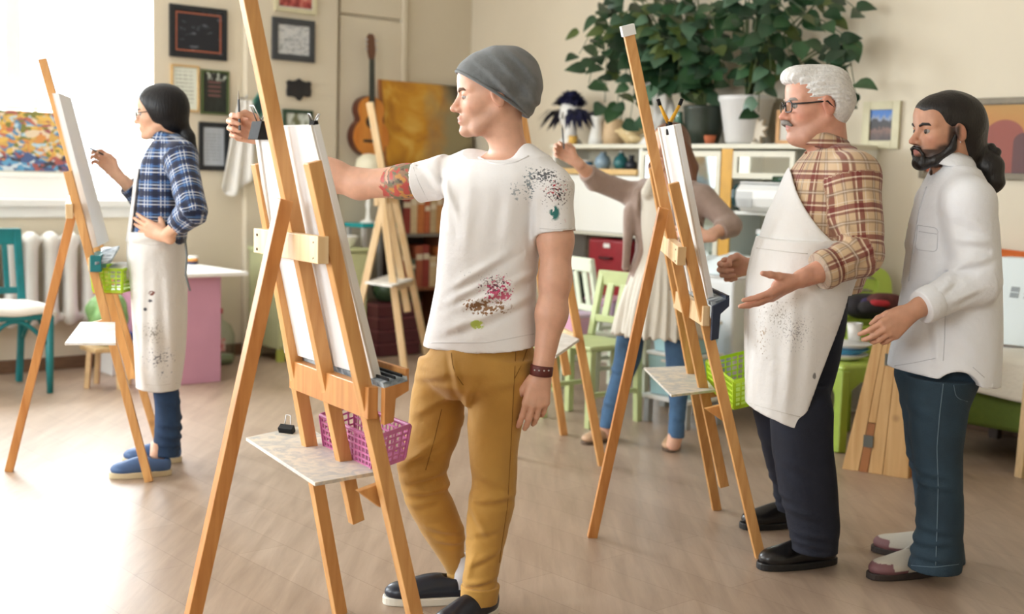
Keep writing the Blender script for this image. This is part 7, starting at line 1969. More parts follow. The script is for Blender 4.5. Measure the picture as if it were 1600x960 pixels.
jn = [(z, x, y, a - (.045 if z > .44 else 0), b - (.045 if z > .44 else 0), w) for z, x, y, a, b, w in legN]; jr = [(z, x, y, a - (.045 if z > .44 else 0), b - (.045 if z > .44 else 0), w) for z, x, y, a, b, w in legF]
jf.zloft(jn, .02); jf.zloft(jr, .02)
cloth_obj('jeans', jf, 'jeans_blue', p2, lambda P: waves(61, 8, 12, 30, .0025)(P) + creases([(242, 668, 280, 676, .006, .012), (240, 684, 278, 694, .006, .012), (240, 700, 276, 706, .005, .01), (248, 630, 280, 640, .004, .014)], 5.3)(P))
mat('shoe_blue', srgb(70, 100, 146), .55, noise=.12, nscale=20); mat('sole_tan', srgb(206, 190, 156), .6)
hn, hf2 = fl(266, 742), fl(282, 722)
MB().tube([Vector((hn.x - .06, hn.y + .01, .05)), Vector((hn.x - .055, hn.y + .01, .14))], [.034, .032], 14).build('ankle', mat('ankle_skin', srgb(222, 176, 150), .5), p2, smooth=True)
shoe(p2, hn, fl(180, 747), 'shoe_blue', 'sole_tan', .25, w=.044, hgt=.058, open_=.7); shoe(p2, hf2, fl(200, 724), 'shoe_blue', 'sole_tan', .25, w=.044, hgt=.058, open_=.7)
tp_ = (tips[0] + th) / 2
ch_ = thing('charcoal_stick', 'short charcoal stick in the raised hand of the plaid woman', 'charcoal', tp_)
MB().tube([Vector(tp_) + Vector((.01, 0, -.005)), Vector(tp_) + Vector((-.045, 0, .02))], .004, 6).build('stick', mat('charcoal', srgb(50, 50, 54), .8), ch_); MB().tube([Vector(tp_) + Vector((-.045, 0, .02)), Vector(tp_) + Vector((-.055, 0, .0245))], [.004, .001], 6).build('point', 'charcoal', ch_)
# ------------------------------------------------------------------ the white-haired man
YP = 4.34
base = fl(1245, 870)
p3 = thing('person', 'white-haired man with glasses in brown plaid shirt and long white apron', 'person', base)
H = Head(at(1277, 165, YP), (-1, -.10, -.07), (.04, 0, 1), 1.06)
neck = at(1296, 240, YP + .01)
sL, eL, wL = at(1335, 278, 4.17), at(1346, 398, 4.10), at(1252, 436, 4.03)
sR, eR, wR = at(1290, 280, 4.56), at(1228, 395, 4.66), at(1180, 417, 4.60)
YAW = math.radians(-86)
torso = rows([(238, 1262, 1330), (252, 1248, 1345), (275, 1236, 1360), (305, 1224, 1366), (340, 1208, 1366), (380, 1196, 1362), (420, 1190, 1350), (450, 1192, 1338)], YP, YAW, 1.28)
hips = rows([(440, 1190, 1334), (500, 1192, 1330), (560, 1190, 1320), (615, 1200, 1306)], YP, YAW, 1.1)
legN = rows([(600, 1200, 1306), (640, 1202, 1303), (700, 1206, 1300), (760, 1216, 1307), (820, 1230, 1312), (862, 1238, 1308)], 4.25, 0, .95)
legF = rows([(600, 1178, 1270, 4.5), (640, 1176, 1252, 4.55), (700, 1190, 1245, 4.62), (760, 1208, 1248, 4.7), (800, 1214, 1252, 4.72)], 4.6, 0, .95)
lo, hi = pbox(1130, 90, 1390, 890, 3.95, 4.8, .05); lo[2] = .03
f = Field(lo, hi, .005)
H.build(f, neck, jaw=1.08, nose=1.2, brow=1.1, neck_r=.058)
f.ell(H.w(.04, 0, -.105), (.05, .045, .03), .03, 'u', H.R())
f.zloft(shrink(torso, .02), .03); f.zloft(shrink(hips, .055), .03); f.zloft(shrink(legN, .055), .02); f.zloft(shrink(legF, .04), .02)
f.chain([sL, eL, eL.lerp(wL, .4), wL], [.055, .046, .046, .030], .03); f.chain([sR, eR, wR], [.055, .046, .030], .03)
hand(f, at(1243, 440, 4.02), V3(at(1190, 470, 4.0) - at(1243, 440, 4.02)), (-.25, .55, .8), -1, 1.08, (.12, .12, .16, .2), .07, .12, k=.005, wr=.030)
tipsR, thR = hand(f, at(1172, 416, 4.59), (-1, 0, -.15), (0, -1, -.2), 1, 1.05, (1.1, 1.2, 1.25, 1.3), .02, .9, k=.005, wr=.03)
v, q = f.mesh()
def grey_shadow(q):
    return .22 * np.clip((-.04 - q[:, 2]) / .03, 0, 1) * np.clip((q[:, 0] - .0) / .04, 0, 1) * (q[:, 2] > -.13)
mesh_obj('body', v, q, 'skin', p3, True, skin_tint(H, v, srgb(214, 158, 134), srgb(176, 106, 98), srgb(206, 122, 104), grey_shadow, srgb(170, 140, 126)))
H.eyes(p3, (.10, .09, .07)); mat('hair_white', srgb(240, 238, 235), .55, noise=.14, nscale=90, bump=.5, bscale=170)
H.brows(p3, mat('brow_grey', srgb(150, 140, 132), .8), .005)
hf = Field(*bounds(H.w(.15, .12, .17), H.w(-.15, -.13, -.16), H.w(-.15, .13, .17), pad=.02), .0045)
HR = H.R()
hf.ell(H.w(-.012, 0, .045), (.108, .086, .092), .02, 'u', HR); hf.ell(H.w(.055, .0, .092), (.065, .066, .040), .02, 'u', HR); hf.ell(H.w(-.045, 0, .005), (.078, .084, .090), .03, 'u', HR)
hf.ell(H.w(.108, 0, -.015), (.085, .12, .088), .010, 's', HR); hf.ell(H.w(.062, 0, -.085), (.074, .12, .078), .010, 's', HR)
hf.cone(H.w(-.01, .14, -.006), H.w(-.01, -.14, -.006), .026 * 1.05, .026 * 1.05, .008, 's')
hf.cut(H.w(0, 0, -.098), -H.u)
hwv = waves(14, 16, 30, 80, .0026)
def tuft(P):
    q = H.loc(P); return hwv(P) + .003 * np.sin(55 * np.arctan2(q[:, 1], q[:, 2] + .03) + 30 * q[:, 0]) * (q[:, 2] > .0)
cloth_obj('hair', hf, 'hair_white', p3, tuft)
MB().tube([Vector(H.w(.096, -.034, -.062)), Vector(H.w(.108, -.018, -.052)), Vector(H.w(.114, 0, -.049)), Vector(H.w(.108, .018, -.052)), Vector(H.w(.096, .034, -.062))], [.004, .0085, .0095, .0085, .004], 8).build('moustache', mat('moustache_grey', srgb(150, 142, 136), .8, noise=.3, nscale=90, bump=.5, bscale=200), p3, smooth=True)
glasses(H, p3, mat('frame_black_gloss', srgb(20, 20, 24), .25), .0215, .0022, True)
# shirt
plaid_mat('plaid_tan', srgb(206, 176, 140), [(.105, .0, .16, srgb(120, 40, 40), .8), (.105, .17, .20, srgb(226, 206, 186), .9), (.105, .22, .30, srgb(112, 44, 42), .75), (.105, .52, .66, srgb(128, 106, 90), .55), (.105, .57, .60, srgb(224, 208, 190), .7), (.105, .90, .93, srgb(222, 206, 186), .7)])
sf = Field(*pbox(1165, 230, 1395, 470, 3.95, 4.8, .03), .005)
sf.zloft(torso, .03, p=2.2)
sf.chain([neck, sL], [.06, .082], .04); sf.chain([neck, sR], [.06, .08], .04)
eLc = eL.lerp(wL, .66); eRc = eR.lerp(wR, .6)
sf.chain([sL, eL], [.084, .074], .03); sf.cone(eL, eLc, .072, .058, .02, caps=True); sf.chain([sR, eR], [.078, .065], .03); sf.cone(eR, eRc, .064, .054, .02, caps=True)
sf.cone(eL.lerp(wL, .58), eL.lerp(wL, .70), .050, .050, .003, 's', caps=True)
sf.cone(neck - Vector((.015, 0, .02)), H.w(-.02, 0, -.09), .062, .062, .01, 's')
cr = creases([(1290, 300, 1330, 395, .007, .017), (1300, 380, 1350, 420, .008, .015), (1320, 410, 1362, 380, .006, .014), (1265, 270, 1300, 340, .005, .02), (1330, 330, 1365, 350, .005, .02), (1310, 350, 1330, 372, .006, .014), (1345, 280, 1362, 330, .005, .016)], 4.1)
wv = waves(71, 9, 9, 24, .0035)
SL = [(sL, eL, .08), (eL, eLc, .066), (sR, eR, .075), (eR, eRc, .06)]
cloth_obj('plaid_shirt', sf, 'plaid_tan', p3, lambda P: wv(P) + cr(P), attrs=lambda P: {'weave': weave(P, at(1285, 330, YP), SL, .2)})
co = collar(p3, neck + Vector((-.014, 0, .004)), .072, .078, .056, 'plaid_tan', (-.30, 0), .8, math.pi, .020); weave_obj(co, neck, [], .08)
# rolled cuff of the near sleeve
dcf = (wL - eL).normalized(); cc = eL.lerp(wL, .62)
cfo = MB().tube([cc - dcf * .028, cc + dcf * .0, cc + dcf * .022], [.064, .067, .062], 22, caps=True).build('cuff', 'plaid_tan', p3, smooth=True, bevel=.004); weave_obj(cfo, neck, SL, .2)
# apron with bib
splat_mat('apron_used', srgb(234, 232, 230), base, [(at(1198, 415, 4.1), .02, srgb(60, 56, 54), 52, 0.480, (1.3, .6, .4)), (at(1206, 423, 4.1), .018, srgb(60, 56, 54), 52, 0.480, (.7, 1.3, .4)), (at(1180, 563, 4.1), .03, srgb(196, 70, 60), 52, 0.500, (.8, .6)), (at(1176, 572, 4.1), .022, srgb(80, 130, 170), 52, 0.480, (.8, .6)), (at(1182, 585, 4.1), .024, srgb(206, 196, 90), 52, 0.500, (.7, 1)), (at(1190, 545, 4.1), .09, srgb(150, 120, 86), 104, 0.690, (.5, 1.4)), (at(1215, 500, 4.1), .13, srgb(176, 170, 162), 169, 0.770, (1, 1.3)), (at(1245, 520, 4.1), .10, srgb(160, 156, 158), 182, 0.780, (1, 1.3)), (at(1182, 617, 4.1), .02, srgb(176, 172, 168), 39, 0.400, (1, 1)), (at(1275, 590, 4.1), .016, srgb(130, 128, 128), 52, 0.460, (.7, 1.2)), (at(1198, 385, 4.1), .06, srgb(196, 186, 176), 78, 0.640, (1.3, .5)), (at(1185, 520, 4.1), .10, srgb(176, 150, 120), 78, 0.690, (.5, 1.4))], base2=srgb(216, 211, 205))
af = Field(*pbox(1150, 365, 1350, 690, 3.95, 4.75, .04), .0055)
skirt = rows([(372, 1186, 1340), (395, 1178, 1334), (440, 1168, 1326), (480, 1166, 1324), (520, 1165, 1314), (560, 1165, 1304), (600, 1165, 1294), (640, 1165, 1284), (690, 1166, 1276)], 4.32, YAW, 1.34)
af.zloft(skirt, .02, p=2.2)
n_ = np.cross(V3(at(1276, 680, 4.2) - at(1165, 640, 4.2)), (0, 1, 0)); af.cut(at(1165, 640, 4.2), n_ * (-1 if n_[2] > 0 else 1))
af.cut(at(1338, 400, 4.2), (1, 0.0, -.30))
bst = [(z, x - .004, y, a + .012, b + .012, w) for z, x, y, a, b, w in torso]
bib = Field(*pbox(1150, 235, 1390, 470, 3.95, 4.75, .03), .005)
bib.zloft(bst, .02, p=2.2, z0=at(1240, 455, YP).z, z1=at(1245, 256, YP).z)
# curved armhole: everything behind a big soft cylinder is taken away
bib.ell(at(1352, 275, 4.2), (.225, .6, .262), .01, 's', np.eye(3)); bib.cut(at(1338, 420, 4.2), (1, 0, -.2))
ao = cloth_obj('apron', af, 'apron_used', p3, lambda P: waves(81, 8, 7, 18, .0045, (1, 1, .35))(P) + creases([(1240, 470, 1232, 650, .008, .02), (1198, 480, 1196, 640, .008, .022), (1270, 480, 1262, 660, .006, .024), (1215, 560, 1212, 650, .005, .02), (1250, 440, 1290, 470, .006, .016)], 4.1)(P))
cloth_obj('bib', bib, 'apron_used', ao, waves(82, 6, 7, 18, .003))
surf_line(ao, [[(1182, 388), (1230, 394), (1262, 397)], [(1170, 630), (1208, 641), (1250, 652)]], .0014, mat('seam_apron', srgb(206, 202, 196), .9), 'hem_stitch')
mat('trousers_navy', srgb(24, 28, 44), .85, noise=.2, nscale=16, bump=.2, bscale=260)
jf = Field(*pbox(1160, 430, 1350, 875, 4, 4.8, .03), .0055)
jf.zloft(shrink(hips, .022), .03); ln = [(z, x, y, a - (.03 if z > .62 else 0), b - (.03 if z > .62 else 0), w) for z, x, y, a, b, w in legN]; jf.zloft(ln, .03); jf.zloft(legF, .03)
cloth_obj('trousers', jf, 'trousers_navy', p3, lambda P: waves(91, 8, 9, 24, .003)(P) + creases([(1240, 838, 1308, 846, .006, .014), (1238, 852, 1300, 860, .006, .012), (1226, 800, 1290, 812, .005, .014), (1220, 720, 1280, 740, .004, .018), (1214, 780, 1244, 786, .005, .012)], 4.15)(P))
mat('leather_black', srgb(26, 24, 25), .28, noise=.2, nscale=14); mat('sole_black', srgb(18, 17, 18), .5)
s1 = shoe(p3, fl(1303, 880), fl(1186, 890), 'leather_black', 'sole_black', .30, w=.052, hgt=.07, ankle=.10); s2 = shoe(p3, fl(1262, 820), fl(1170, 826), 'leather_black', 'sole_black', .29, w=.05, hgt=.07, ankle=.10)
tp_ = V3(thR)
# ------------------------------------------------------------------ the bearded man
YP = 4.24
base = fl(1440, 895)
p4 = thing('person', 'bearded man with black ponytail in white shirt and blue jeans', 'person', base)
H = Head(at(1475, 205, YP), (-1, -.26, -.04), (.05, 0, 1), 1.03)
neck = at(1490, 268, YP + .01)
sL, eL, wL = at(1514, 318, 4.08), at(1527, 440, 4.06), at(1434, 483, 3.98)
sR, eR, wR = at(1466, 318, 4.42), at(1470, 440, 4.47), at(1490, 530, 4.46)
YAW = math.radians(-76)
torso = rows([(265, 1464, 1525), (280, 1452, 1536), (305, 1440, 1546), (345, 1430, 1551), (400, 1424, 1553), (460, 1417, 1553), (520, 1408, 1553), (565, 1398, 1551), (602, 1393, 1548)], YP, YAW, 1.28)
hips = rows([(540, 1412, 1540), (575, 1411, 1535), (605, 1414, 1522), (640, 1420, 1508), (665, 1440, 1490)], YP, YAW, 1.1)
legN = rows([(590, 1417, 1524), (620, 1418, 1513), (700, 1427, 1503), (760, 1435, 1504), (820, 1432, 1505), (860, 1425, 1506), (890, 1419, 1501)], 4.16, 0, .95)
legF = rows([(590, 1409, 1490, 4.35), (700, 1416, 1485, 4.38), (760, 1428, 1490, 4.40), (850, 1442, 1505, 4.42), (878, 1448, 1508, 4.42)], 4.38, 0, .95)
lo, hi = pbox(1355, 130, 1575, 905, 3.95, 4.6, .05); lo[2] = .03
f = Field(lo, hi, .0048)
H.build(f, neck, jaw=1.0, nose=1.1, brow=1.05, neck_r=.056)
f.zloft(shrink(torso, .02), .03, z0=at(1470, 530, YP).z); f.zloft(shrink(hips, .04), .03); f.zloft(shrink(legN, .04), .02); f.zloft(shrink(legF, .035), .02)
f.chain([sL, eL, eL.lerp(wL, .4), wL], [.055, .046, .046, .030], .03); f.chain([sR, eR, wR], [.055, .046, .030], .03)
hand(f, at(1424, 488, 3.975), V3(at(1383, 520, 3.97) - at(1424, 488, 3.975)), (-.35, .85, -.35), -1, 1.06, (.42, .52, .58, .62), .035, .3, k=.0045, wr=.030, thumb_out=.5)
hand(f, at(1491, 540, 4.46), (-.1, 0, -1), (0, -1, 0), 1, 1.0, (.4, .45, .5, .5), .02, .3, k=.005)
v, q = f.mesh()
def beard(q):
    x, y, z = q[:, 0], np.abs(q[:, 1]), q[:, 2]
    jaw = np.clip((-.040 - z + .22 * (.055 - x) * (x < .06) - .0) / .012, 0, 1) * np.clip((x + .005) / .015, 0, 1) * (z > -.118)
    side = np.clip((.022 - np.abs(x - .012)) / .012, 0, 1) * np.clip((.03 - z) / .02, 0, 1) * np.clip((z + .07) / .01, 0, 1) * (y > .04)
    cheek = np.clip((x - .05) / .02, 0, 1) * np.clip((z + .062) / .008, 0, 1) * np.clip((.105 - x) / .01, 0, 1)
    must = np.exp(-((x - .102) / .014) ** 2 - (q[:, 1] / .026) ** 4 - ((z + .053) / .008) ** 2) * 1.5
    w = np.maximum(jaw * (1 - cheek * (z > -.06)), side); w = np.maximum(w * (1 - np.exp(-((x - .10) / .02) ** 2 - (q[:, 1] / .022) ** 2 - ((z + .067) / .009) ** 2)), must)
    return .93 * np.clip(w, 0, 1)
bd = srgb(40, 30, 27)
mesh_obj('body', v, q, 'skin', p4, True, skin_tint(H, v, srgb(206, 154, 126), srgb(180, 112, 102), srgb(196, 124, 102), beard, bd))
H.eyes(p4, (.04, .025, .015)); mat('hair_dark', srgb(26, 21, 20), .4, noise=.3, nscale=60, stretch=(1, 1, .3), bump=.3, bscale=160)
H.brows(p4, 'hair_dark', .0048)
# beard as a thin coat of hair over jaw and chin
bf = Field(*bounds(H.w(.14, .09, 0), H.w(-.03, -.09, -.15), H.w(.14, -.09, 0), pad=.02), .004)
HR = H.R()
bf.ell(H.w(.074, 0, -.100), (.034, .036, .028), .01, 'u', HR)
for y in (-1, 1): bf.chain([H.w(.003, y * .070, -.012), H.w(.012, y * .064, -.055), H.w(.055, y * .040, -.094), H.w(.085, y * .012, -.105)], [.006, .0125, .016, .018], .012)
for y in (-1, 1): bf.chain([H.w(.110, y * .002, -.052), H.w(.102, y * .02, -.057), H.w(.092, y * .029, -.075), H.w(.088, y * .022, -.095)], [.0052, .0056, .005, .008], .006)
cloth_obj('beard', bf, 'hair_dark', p4, waves(15, 10, 60, 140, .0014))
hf = Field(*bounds(H.w(.15, .12, .17), H.w(-.22, -.13, -.24), H.w(-.22, .13, .17), at(1575, 310, 4.2), pad=.02), .0048)
hf.ell(H.w(-.018, 0, .045), (.108, .084, .090), .02, 'u', HR); hf.ell(H.w(-.060, 0, .015), (.092, .084, .095), .03, 'u', HR); hf.ell(H.w(.034, 0, .070), (.068, .068, .042), .02, 'u', HR); hf.ell(H.w(-.085, 0, -.06), (.062, .065, .07), .03, 'u', HR)
hf.ell(H.w(.120, 0, -.020), (.070, .080, .094), .008, 's', HR); hf.ell(H.w(.10, 0, -.04), (.074, .12, .085), .010, 's', HR); hf.ell(H.w(.058, 0, -.10), (.078, .12, .090), .010, 's', HR); hf.cone(H.w(-.006, .14, -.008), H.w(-.006, -.14, -.008), .028, .028, .008, 's')
hf.chain([H.w(-.12, 0, -.075), at(1546, 262, YP + .01), at(1552, 285, YP), at(1549, 299, YP)], [.04, .045, .035, .014], .015)
for k in range(16):
    a = RNG.uniform(0, 6.28); c = Vector(H.w(-.155, 0, -.105)); p = c + Vector((.035 * math.cos(a), .04 * RNG.uniform(-1, 1), .055 * math.sin(a)))
    hf.ell(p, (.016, .016, .016), .008)
cloth_obj('hair', hf, 'hair_dark', p4, waves(16, 10, 40, 110, .0016, (1, 1, .5)))
e_ = Vector(H.w(-.004, .087, -.036))
MB().lathe(e_, [(0, -.003), (.003, 0), (0, .003)], 8).build('earring', 'steel', p4, smooth=True)
# white shirt
mat('shirt_white', srgb(243, 245, 250), .85, sheen=.2, noise=.03, nscale=6, bump=.55, bscale=24)
sf = Field(*pbox(1380, 260, 1575, 605, 3.9, 4.6, .03), .005)
sf.zloft(torso, .03, p=2.2)
sf.chain([neck, sL], [.058, .080], .04); sf.chain([neck, sR], [.058, .078], .04)
eLc = eL.lerp(wL, .93); eRc = eR.lerp(wR, .85)
sf.chain([sL, eL], [.084, .076], .03); sf.cone(eL, eLc, .074, .054, .02, caps=True); sf.chain([sR, eR], [.074, .06], .03); sf.cone(eR, eRc, .058, .05, .02, caps=True)
sf.cone(eL.lerp(wL, .86), eL.lerp(wL, .97), .041, .042, .003, 's', caps=True)
sf.cone(neck - Vector((.012, 0, .02)), H.w(-.02, 0, -.09), .060, .060, .01, 's')
n_ = np.cross(V3(at(1548, 600, 4.2) - at(1393, 577, 4.2)), (0, 1, 0)); sf.cut(at(1393, 577, 4.2), n_ * (-1 if n_[2] > 0 else 1))
sf.ell(at(1474, 604, 4.2), (.075, .6, .072), .006, 's', np.eye(3))
cr = creases([(1478, 490, 1476, 575, .005, .010), (1500, 420, 1545, 400, .007, .014), (1470, 440, 1520, 400, .007, .014), (1460, 455, 1500, 430, .006, .012), (1480, 470, 1530, 450, .005, .012), (1490, 330, 1500, 400, .005, .016), (1440, 380, 1470, 395, .004, .016), (1434, 352, 1466, 356, .003, .006), (1464, 356, 1462, 396, .003, .006), (1420, 500, 1450, 540, .004, .018), (1500, 520, 1540, 560, .004, .018), (1505, 340, 1545, 360, .005, .016), (1500, 375, 1548, 378, .006, .014)], 4.0)
wv = waves(101, 10, 9, 26, .0034)
sh4 = cloth_obj('white_shirt', sf, 'shirt_white', p4, lambda P: wv(P) + 1.25 * cr(P))
surf_line(sh4, [[(1477, 492), (1476, 530), (1474, 564)], [(1434, 352), (1466, 357), (1464, 394), (1430, 390), (1434, 352)], [(1436, 362), (1464, 366)], [(1398, 572), (1430, 567), (1462, 560)], [(1520, 574), (1538, 590)]], .0013, mat('seam_shirt', srgb(206, 208, 214), .9), 'seam')
surf_line(sh4, [[(1448, 292), (1436, 330), (1428, 380), (1420, 440)]], .0022, 'seam_shirt', 'placket')
collar(p4, neck + Vector((-.014, 0, .004)), .068, .073, .055, 'shirt_white', (-.28, 0), .8, math.pi, .020)
dcf = (wL - eL).normalized(); cc = eL.lerp(wL, .84)
MB().tube([cc - dcf * .03, cc - dcf * .0, cc + dcf * .026], [.060, .060, .056], 22).build('cuff', 'shirt_white', p4, smooth=True, bevel=.004)
# jeans and trainers
mat('jeans_teal', srgb(44, 66, 82), .85, noise=.3, nscale=7, bump=.25, bscale=240)
jf = Field(*pbox(1390, 530, 1565, 900, 3.95, 4.6, .03), .005)
jf.zloft(hips, .03); jf.zloft(legN, .03); jf.zloft(legF, .03); jf.chain([at(1432, 585, 4.24), at(1440, 640, 4.25), at(1450, 720, 4.28)], [.075, .062, .05], .03)
jo = cloth_obj('jeans', jf, 'jeans_teal', p4, lambda P: waves(111, 8, 9, 26, .003)(P) + creases([(1430, 740, 1490, 752, .005, .014), (1436, 762, 1500, 768, .005, .013), (1428, 860, 1500, 850, .006, .013), (1422, 876, 1490, 880, .006, .012), (1440, 830, 1500, 838, .005, .014), (1420, 640, 1470, 655, .004, .018)], 4.05)(P))
surf_line(jo, [[(1474, 600), (1468, 650), (1464, 700), (1466, 760), (1464, 830), (1462, 884)]], .0016, mat('seam_pale', srgb(104, 124, 138), .8), 'side_seam')
surf_line(jo, [[(1490, 602), (1494, 622), (1512, 628)], [(1424, 884), (1460, 887), (1498, 882)]], .0014, 'seam_pale', 'seam')
attr_mat('trainer_upper', rough=.55, bump=.1, bscale=120)
mat('sole_dark', srgb(50, 40, 36), .6); mat('lace_pale', srgb(214, 208, 196), .8)
def trainer_tint(v, P, d, sd, heel, L):
    a = ((v - heel) @ d) / L; z = v[:, 2]
    c = np.tile(np.array(srgb(206, 198, 184)), (len(v), 1))
    c[(a > .80) & (z < .058)] = srgb(132, 92, 96); c[(a > .60) & (z < .036)] = srgb(124, 84, 88)
    st_ = ((a - .18 - z * 1.6) % 1.0); c[(st_ > .06) & (st_ < .16) & (z > .03)] = srgb(128, 116, 96)
    c[(a < .10)] = srgb(84, 74, 66)
    return c
for (h_, t_) in ((fl(1474, 894), fl(1350, 906)), (fl(1500, 880), fl(1374, 862))):
    so = shoe(p4, h_, t_, 'trainer_upper', 'sole_dark', .305, w=.050, hgt=.066, sole=.02, ankle=.09, tint=trainer_tint)
    d = unit(V3(t_ - h_)); sd = np.cross(UPV, d); h0 = V3(h_); h0[2] = 0
    for k in range(5):
        c = h0 + d * (.295 * (.46 + .06 * k)); zz = .094 - .006 * k
        MB().tube([Vector(c - sd * .024 + UPV * (zz - .008)), Vector(c + UPV * (zz + .004)), Vector(c + sd * .024 + UPV * (zz - .008))], .0028, 6).build('lace', 'lace_pale', so, smooth=True)
    c = h0 + d * .14 - sd * .012
    MB().tube([Vector(c + UPV * .10), Vector(c - sd * .034 + UPV * .075), Vector(c - sd * .045 + UPV * .035)], .0028, 6).build('lace', 'lace_pale', so, smooth=True)

# ------------------------------------------------------------------ the woman in the cardigan
YP = 6.2
base = fl(990, 700)
p5 = thing('person', 'woman in taupe cardigan and cream dress with one arm raised to draw', 'person', base)
H = Head(at(1046, 232, YP), (-.62, -.78, -.04), (0, 0, 1), .95)
neck = at(1043, 284, YP + .02)
sR, eR, wR = at(992, 305, 6.30), at(931, 282, 6.22), at(900, 253, 6.10)
sL, eL, wL = at(1096, 308, 6.12), at(1143, 352, 6.05), at(1106, 369, 5.96)
YAW = math.radians(-22)
torso = rows([(285, 1010, 1078), (298, 992, 1094), (320, 988, 1098), (350, 994, 1094), (390, 998, 1086), (420, 990, 1088), (450, 982, 1092)], YP, YAW, 1.5)
dress = rows([(300, 996, 1090), (350, 996, 1090), (395, 998, 1084), (430, 986, 1090), (470, 972, 1096), (505, 962, 1098), (524, 958, 1098)], YP, YAW, 1.3)
legA = rows([(500, 966, 1012, 6.28), (560, 960, 1002, 6.3), (600, 951, 986, 6.32), (640, 940, 973, 6.33), (668, 936, 964, 6.33)], 6.3, 0, 1.0)
legB = rows([(500, 1036, 1086, 6.16), (560, 1040, 1080, 6.15), (600, 1043, 1076, 6.14), (640, 1045, 1073, 6.13), (684, 1043, 1070, 6.12)], 6.15, 0, 1.0)
lo, hi = pbox(865, 170, 1160, 705, 5.85, 6.4, .05); lo[2] = .03
f = Field(lo, hi, .0062)
H.build(f, neck, jaw=.92, nose=.9, brow=.8, neck_r=.047)
f.zloft(shrink(torso, .022), .03); f.zloft(shrink(legA, .012), .02); f.zloft(shrink(legB, .012), .02)
f.chain([at(950, 655, 6.33), Vector((fl(948, 690).x, 6.34, .04))], [.036, .036], .02); f.chain([at(1057, 670, 6.12), Vector((fl(1048, 700).x, 6.12, .04))], [.036, .036], .02)
f.chain([sR, eR, wR], [.045, .037, .026], .03); f.chain([sL, eL, wL], [.045, .037, .026], .03)
tips, th = hand(f, at(898, 251, 6.09), (-.75, -.1, .5), (-.3, -1, 0), 1, .95, (.8, .75, .8, .9), .03, .6, k=.006)
hand(f, at(1104, 370, 5.955), (-1, .1, .05), (.0, 1, 0), -1, .95, (.2, .25, .25, .3), .04, .2, k=.006)
v, q = f.mesh()
mesh_obj('body', v, q, 'skin', p5, True, skin_tint(H, v, srgb(228, 180, 154), srgb(196, 112, 108)))
H.eyes(p5, (.06, .05, .03)); mat('hair_brown', srgb(124, 82, 58), .45, noise=.35, nscale=50, stretch=(1, 1, .2), bump=.4, bscale=120)
H.brows(p5, 'hair_brown', .003)
hf = Field(*pbox(1000, 175, 1100, 305, 6, 6.4, .03), .0058)
HR = H.R()
hf.ell(H.w(-.015, 0, .045), (.108, .088, .088), .02, 'u', HR); hf.ell(H.w(-.045, 0, -.03), (.085, .092, .11), .03, 'u', HR)
hf.chain([H.w(-.01, .08, .0), at(1079, 262, YP - .02), at(1082, 288, YP - .04)], [.035, .034, .02], .02); hf.chain([H.w(-.01, -.08, .0), at(1022, 262, YP), at(1020, 285, YP)], [.03, .028, .014], .02); hf.chain([H.w(-.07, .03, -.03), at(1068, 275, YP + .02)], [.05, .035], .02)
hf.ell(H.w(.11, 0, -.03), (.075, .085, .10), .012, 's', HR)
cloth_obj('hair', hf, 'hair_brown', p5, waves(19, 10, 30, 80, .003, (1, 1, .3)))
mat('dress_cream', srgb(226, 220, 206), .9, noise=.08, nscale=10, stretch=(1, 1, .3), sheen=.2, bump=.2, bscale=120)
df = Field(*pbox(945, 290, 1115, 545, 5.9, 6.5, .04), .006)
df.zloft(dress, .02); df.chain([at(1012, 300, 6.12), at(1018, 282, 6.16)], [.03, .02], .02)
df.cone(at(1020, 285, 6.02), at(1028, 325, 5.98), .05, .02, .015, 's')
def pleat(P):
    c = V3(at(1030, 430, YP)); a = np.arctan2(P[:, 0] - c[0], -(P[:, 1] - c[1])); low = np.clip((V3(at(1030, 400, YP))[2] - P[:, 2]) / .3, 0, 1)
    return low * (.009 * np.sin(17 * a + 3 * np.sin(3 * a) - 6 * P[:, 2]) + .004 * np.sin(31 * a)) + waves(22, 6, 10, 24, .003)(P)
cloth_obj('dress', df, 'dress_cream', p5, pleat)
mat('cardigan_taupe', srgb(166, 144, 132), .95, noise=.1, nscale=30, sheen=.4, bump=.35, bscale=200)
cf = Field(*pbox(905, 240, 1165, 470, 5.85, 6.45, .04), .006)
cst = [(z, x, y, a + .014, b + .014, w) for z, x, y, a, b, w in torso]
cf.zloft(cst, .03, p=2.2); cf.chain([at(1078, 398, 6.12), at(1094, 462, 6.08)], [.05, .035], .03); cf.chain([at(985, 330, 6.2), at(977, 418, 6.2)], [.03, .022], .03)
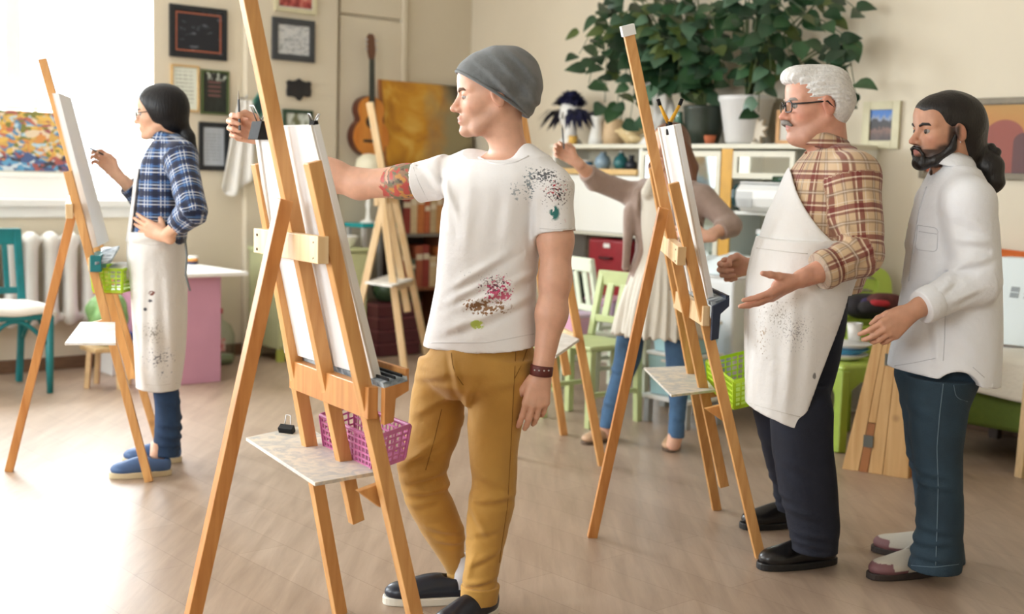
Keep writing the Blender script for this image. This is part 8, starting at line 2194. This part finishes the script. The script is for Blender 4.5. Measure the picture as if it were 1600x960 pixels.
cf.chain([neck, sR], [.05, .062], .04); cf.chain([neck, sL], [.05, .062], .04)
cf.chain([sR, eR], [.06, .052], .03); cf.cone(eR, eR.lerp(wR, .45), .052, .046, .02, caps=True); cf.chain([sL, eL], [.06, .055], .03); cf.cone(eL, eL.lerp(wL, .5), .055, .048, .02, caps=True)
cf.cone(neck - Vector((0, 0, .02)), H.w(-.02, 0, -.06), .06, .06, .01, 's')
# open front
cf.op(lambda X, Y, Z: np.maximum(np.abs(X - (at(1024, 360, 6.05).x)) - (.075 + .0 * Z), Y - 6.16 + 0 * X + 0 * Z), V3(at(980, 480, 5.85)), V3(at(1075, 250, 6.2)), .01, 's')
cloth_obj('cardigan', cf, 'cardigan_taupe', p5, waves(23, 10, 10, 30, .004))
mat('jeans_light', srgb(76, 112, 150), .85, noise=.25, nscale=14, bump=.25, bscale=240)
jf = Field(*pbox(925, 490, 1100, 690, 6, 6.5, .03), .006)
jf.zloft(legA, .02); jf.zloft(legB, .02)
cloth_obj('jeans', jf, 'jeans_light', p5, lambda P: waves(24, 8, 12, 30, .003)(P) + creases([(952, 585, 990, 592, .005, .014), (945, 640, 972, 644, .004, .012), (1043, 600, 1076, 606, .005, .012), (1045, 650, 1072, 656, .004, .012)], 6.1)(P))
mat('flat_tan', srgb(196, 160, 128), .5); mat('flat_sole', srgb(96, 76, 60), .6)
shoe(p5, fl(962, 686), fl(906, 696), 'flat_tan', 'flat_sole', .24, w=.042, hgt=.045, sole=.012, open_=.8); shoe(p5, fl(1056, 692), fl(1038, 714), 'flat_tan', 'flat_sole', .24, w=.042, hgt=.045, sole=.012, open_=.8)
tp_ = Vector((tips[0] + th) / 2)
ps = thing('drawing_pencil', 'pencil held up by the woman in the cardigan', 'pencil', tp_)
MB().tube([tp_ + Vector((0, 0, -.02)), tp_ + Vector((-.01, 0, .08))], .004, 6).build('shaft', 'pencil_grey', ps); MB().tube([tp_ + Vector((-.01, 0, .08)), tp_ + Vector((-.0115, 0, .095))], [.004, .0006], 6).build('point', 'pencil_tip', ps)
